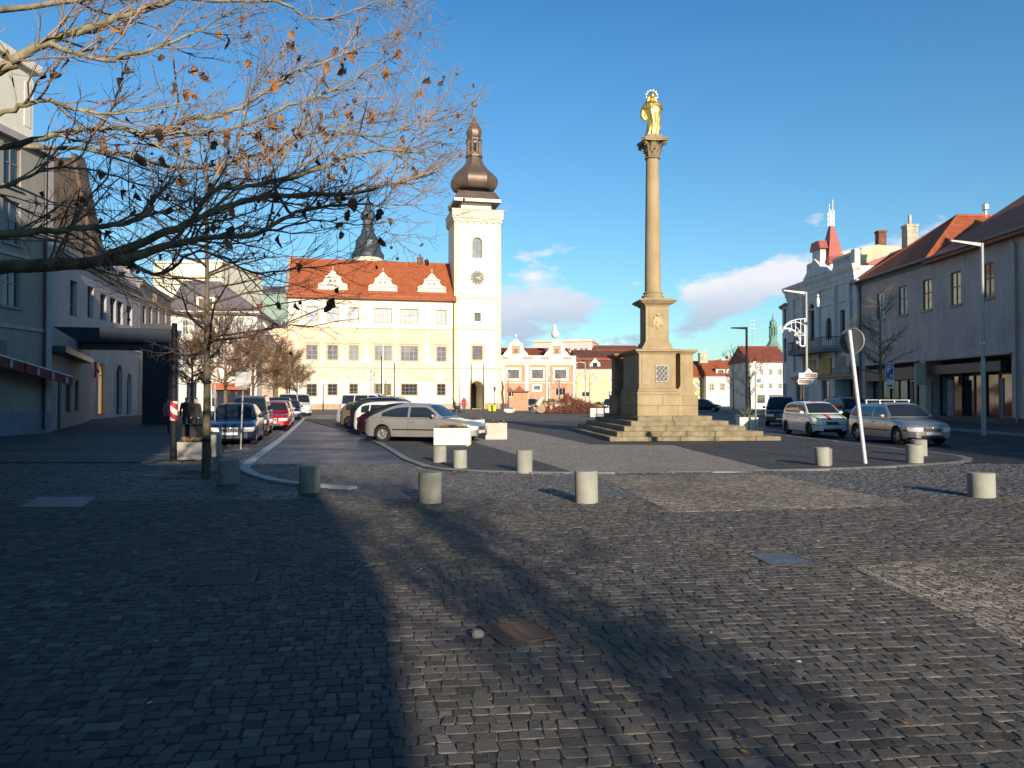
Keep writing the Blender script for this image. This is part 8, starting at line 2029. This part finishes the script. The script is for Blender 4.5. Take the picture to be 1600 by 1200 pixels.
# shrubs before the pink house
for (px, D, s, sd) in ((845, 110, 1.2, 1), (862, 108, 1.3, 2), (885, 110, 1.4, 3), (935, 110, .9, 4)):
    r_ = random.Random(sd); mb = MB()
    for k in range(900):
        a = r_.uniform(0, 6.28); e_ = r_.uniform(0, 1.5); q = s*r_.uniform(.5, 1)**.5; c = Vector((q*math.cos(a)*math.cos(e_)*1.3, q*math.sin(a)*math.cos(e_), q*math.sin(e_)*1.2)); v_ = Vector((r_.gauss(0, 1), r_.gauss(0, 1), r_.gauss(0, 1))).normalized()*.09; w_ = v_.cross(Vector((r_.random(), 1, .3))).normalized()*.05
        mb.add([c-w_, c+v_, c+w_], [(0, 1, 2)])
    o = mb.build('shrub', mat('dull_green_shrub' if sd != 3 else 'brown_shrub', (.07, .075, .03) if sd != 3 else (.16, .08, .05), .85, var=.4, vscale=2), None, ((px-800)/1200*D, D, 0)); tag(o, {1: 'yellowish green low shrub before the pink house', 2: 'dark green shrub behind the log pile', 3: 'brown round shrub behind the brush pile', 4: 'small green shrub before the yellow house'}[sd], 'shrub')
# bench tables before left street parking etc: cafe parasol frames before hall? skip
# ================================================================= PEOPLE
SKIN = mat('skin', (.50, .30, .22), .6)
def person(label, x, y, rz, cols, h=1.75, pose='stand', group=None, arms=None, lean=0.0):
    """one continuous skinned body; materials by height: shoes, trousers, jacket, skin, hair"""
    me = bpy.data.meshes.new('person'); s = h/1.75
    stride = .16 if pose == 'walk' else .05
    V = [(0, 0, .95), (0, .0+lean*.3, 1.18), (0, lean*.6, 1.40), (0, lean*.7, 1.50), (0, lean-.02, 1.60), (0, lean-.02, 1.72),
         (.10, 0, .90), (.11, stride, .50), (.11, stride*1.1+.0, .09), (.12, stride-.14, .045),
         (-.10, 0, .90), (-.11, -stride, .50), (-.11, -stride*1.2+.05, .09), (-.12, -stride-.1, .045)]
    A = arms or [(.19, lean*.6, 1.40), (.26, .02, 1.14), (.25, -.06, .90), (.25, -.09, .80)]
    B = [(-a[0], a[1], a[2]) for a in A] if not arms else [(-a[0], a[1], a[2]) for a in arms]
    ia = len(V); V += A; ib = len(V); V += B
    E = [(0, 1), (1, 2), (2, 3), (3, 4), (4, 5), (0, 6), (6, 7), (7, 8), (8, 9), (0, 10), (10, 11), (11, 12), (12, 13), (2, ia), (ia, ia+1), (ia+1, ia+2), (ia+2, ia+3), (2, ib), (ib, ib+1), (ib+1, ib+2), (ib+2, ib+3)]
    Rr = [.155, .15, .15, .06, .095, .075, .10, .07, .05, .045, .10, .07, .05, .045]+[.075, .055, .042, .035]*2
    me.from_pydata([tuple(Vector(v)*s) for v in V], E, []); o = bpy.data.objects.new('person', me); C.objects.link(o)
    m1 = o.modifiers.new('s', 'SKIN'); sv = me.skin_vertices[0].data
    for i, r in enumerate(Rr): sv[i].radius = (r*s*(1.15 if i in (1, 2, 0) else 1), r*s*(.8 if i in (0, 1, 2) else 1))
    sv[0].use_root = True; m2 = o.modifiers.new('u', 'SUBSURF'); m2.levels = 2; m2.render_levels = 2
    dg = bpy.context.evaluated_depsgraph_get(); nm = bpy.data.meshes.new_from_object(o.evaluated_get(dg)); bpy.data.objects.remove(o)
    nm.materials.clear()
    ms = [mat('dark_shoes', (.02, .018, .016), .6), cols[1], cols[0], SKIN, cols[2]]
    for m_ in ms: nm.materials.append(m_)
    for p_ in nm.polygons:
        c = p_.center/s; z_ = c.z; hand = abs(c.x) > .2 and z_ < .87 and not arms
        p_.material_index = 0 if z_ < .09 else 1 if z_ < .86 and not hand else 3 if hand else 2 if z_ < 1.47 else (4 if (z_ > 1.66 or c.y-lean > .02) else 3); p_.use_smooth = True
    t = thing('person', label, 'person', (x, y, 0), rz, group); b = bpy.data.objects.new('body', nm); C.objects.link(b); b.parent = t
    mb = MB(); mb.ball((0, (lean-.105)*s, 1.62*s), .018*s, 6, sc=(.8, 1, 1.3))
    for q in (-1, 1): mb.ball((q*.085*s, (lean-.01)*s, 1.62*s), .02*s, 6, sc=(.5, 1, 1.4))
    mb.build('face_detail', SKIN, t, smooth=60); mb = MB()
    for q in (-1, 1): mb.ball((q*.034*s, (lean-.098)*s, 1.65*s), .010*s, 6)
    mb.build('eyes', BLACK, t)
    return t
JR = mat('red_jacket', (.55, .025, .03), .7, var=.1); JD = mat('dark_jacket', (.03, .032, .03), .8); JG = mat('olive_jacket', (.07, .075, .05), .8); JN = mat('blue_jeans', (.04, .07, .14), .8); TD = mat('dark_trousers', (.02, .02, .025), .8); HD = mat('dark_hair', (.03, .02, .015), .7)
D = 88; person('person in a bright red hooded jacket and blue jeans before the tower gate', (725-800)/1200*D, D, rad(190), (JR, JN, JR), 1.8, 'walk')
D = 87; person('person in a dark olive jacket bending over a pushchair beside the red jacket', (710.5-800)/1200*D, D, rad(250), (JG, TD, HD), 1.6, 'stand', lean=-.25)
D = 86.5; t = thing('pushchair', 'dark pushchair next to the person in olive', 'pushchair', ((714-800)/1200*D, D, 0), rad(20))
MB().bbox(-.25, -.2, .4, .35, .2, .75, .08).build('seat', JD, t, smooth=40)
mb = MB(); mb.tube([(-.3, 0, .2), (.1, 0, .5), (-.45, 0, 1.05)], .02, 5); mb.tube([(.35, .2, .15), (0, .2, .5), (-.45, .2, 1.05), (-.45, -.2, 1.05), (0, -.2, .5), (.35, -.2, .15)], .02, 5); mb.build('frame', DKM, t)
for (a, b) in ((-.3, .2), (-.3, -.2), (.35, .2), (.35, -.2)):
    o = MB().lathe([(.15, -.025), (.16, 0), (.15, .025)], 14).build('wheel', TYRE, t); o.location = (a, b, .16); o.rotation_euler = (math.pi/2, 0, 0)
D = 35; person('person in dark clothes standing by the grey house wall at left', (292-800)/1200*D, D, rad(20), (JD, TD, HD), 1.75)
D = 33; person('person in a dark coat partly hidden behind the young tree trunk', (307-800)/1200*D, D, rad(-30), (JD, TD, HD), 1.72)
D = 36; person('person in a faded pink jacket behind the striped post', (264-800)/1200*D, D, rad(60), (mat('dusty_pink_jacket', (.30, .12, .12), .8), TD, HD), 1.72, 'walk')
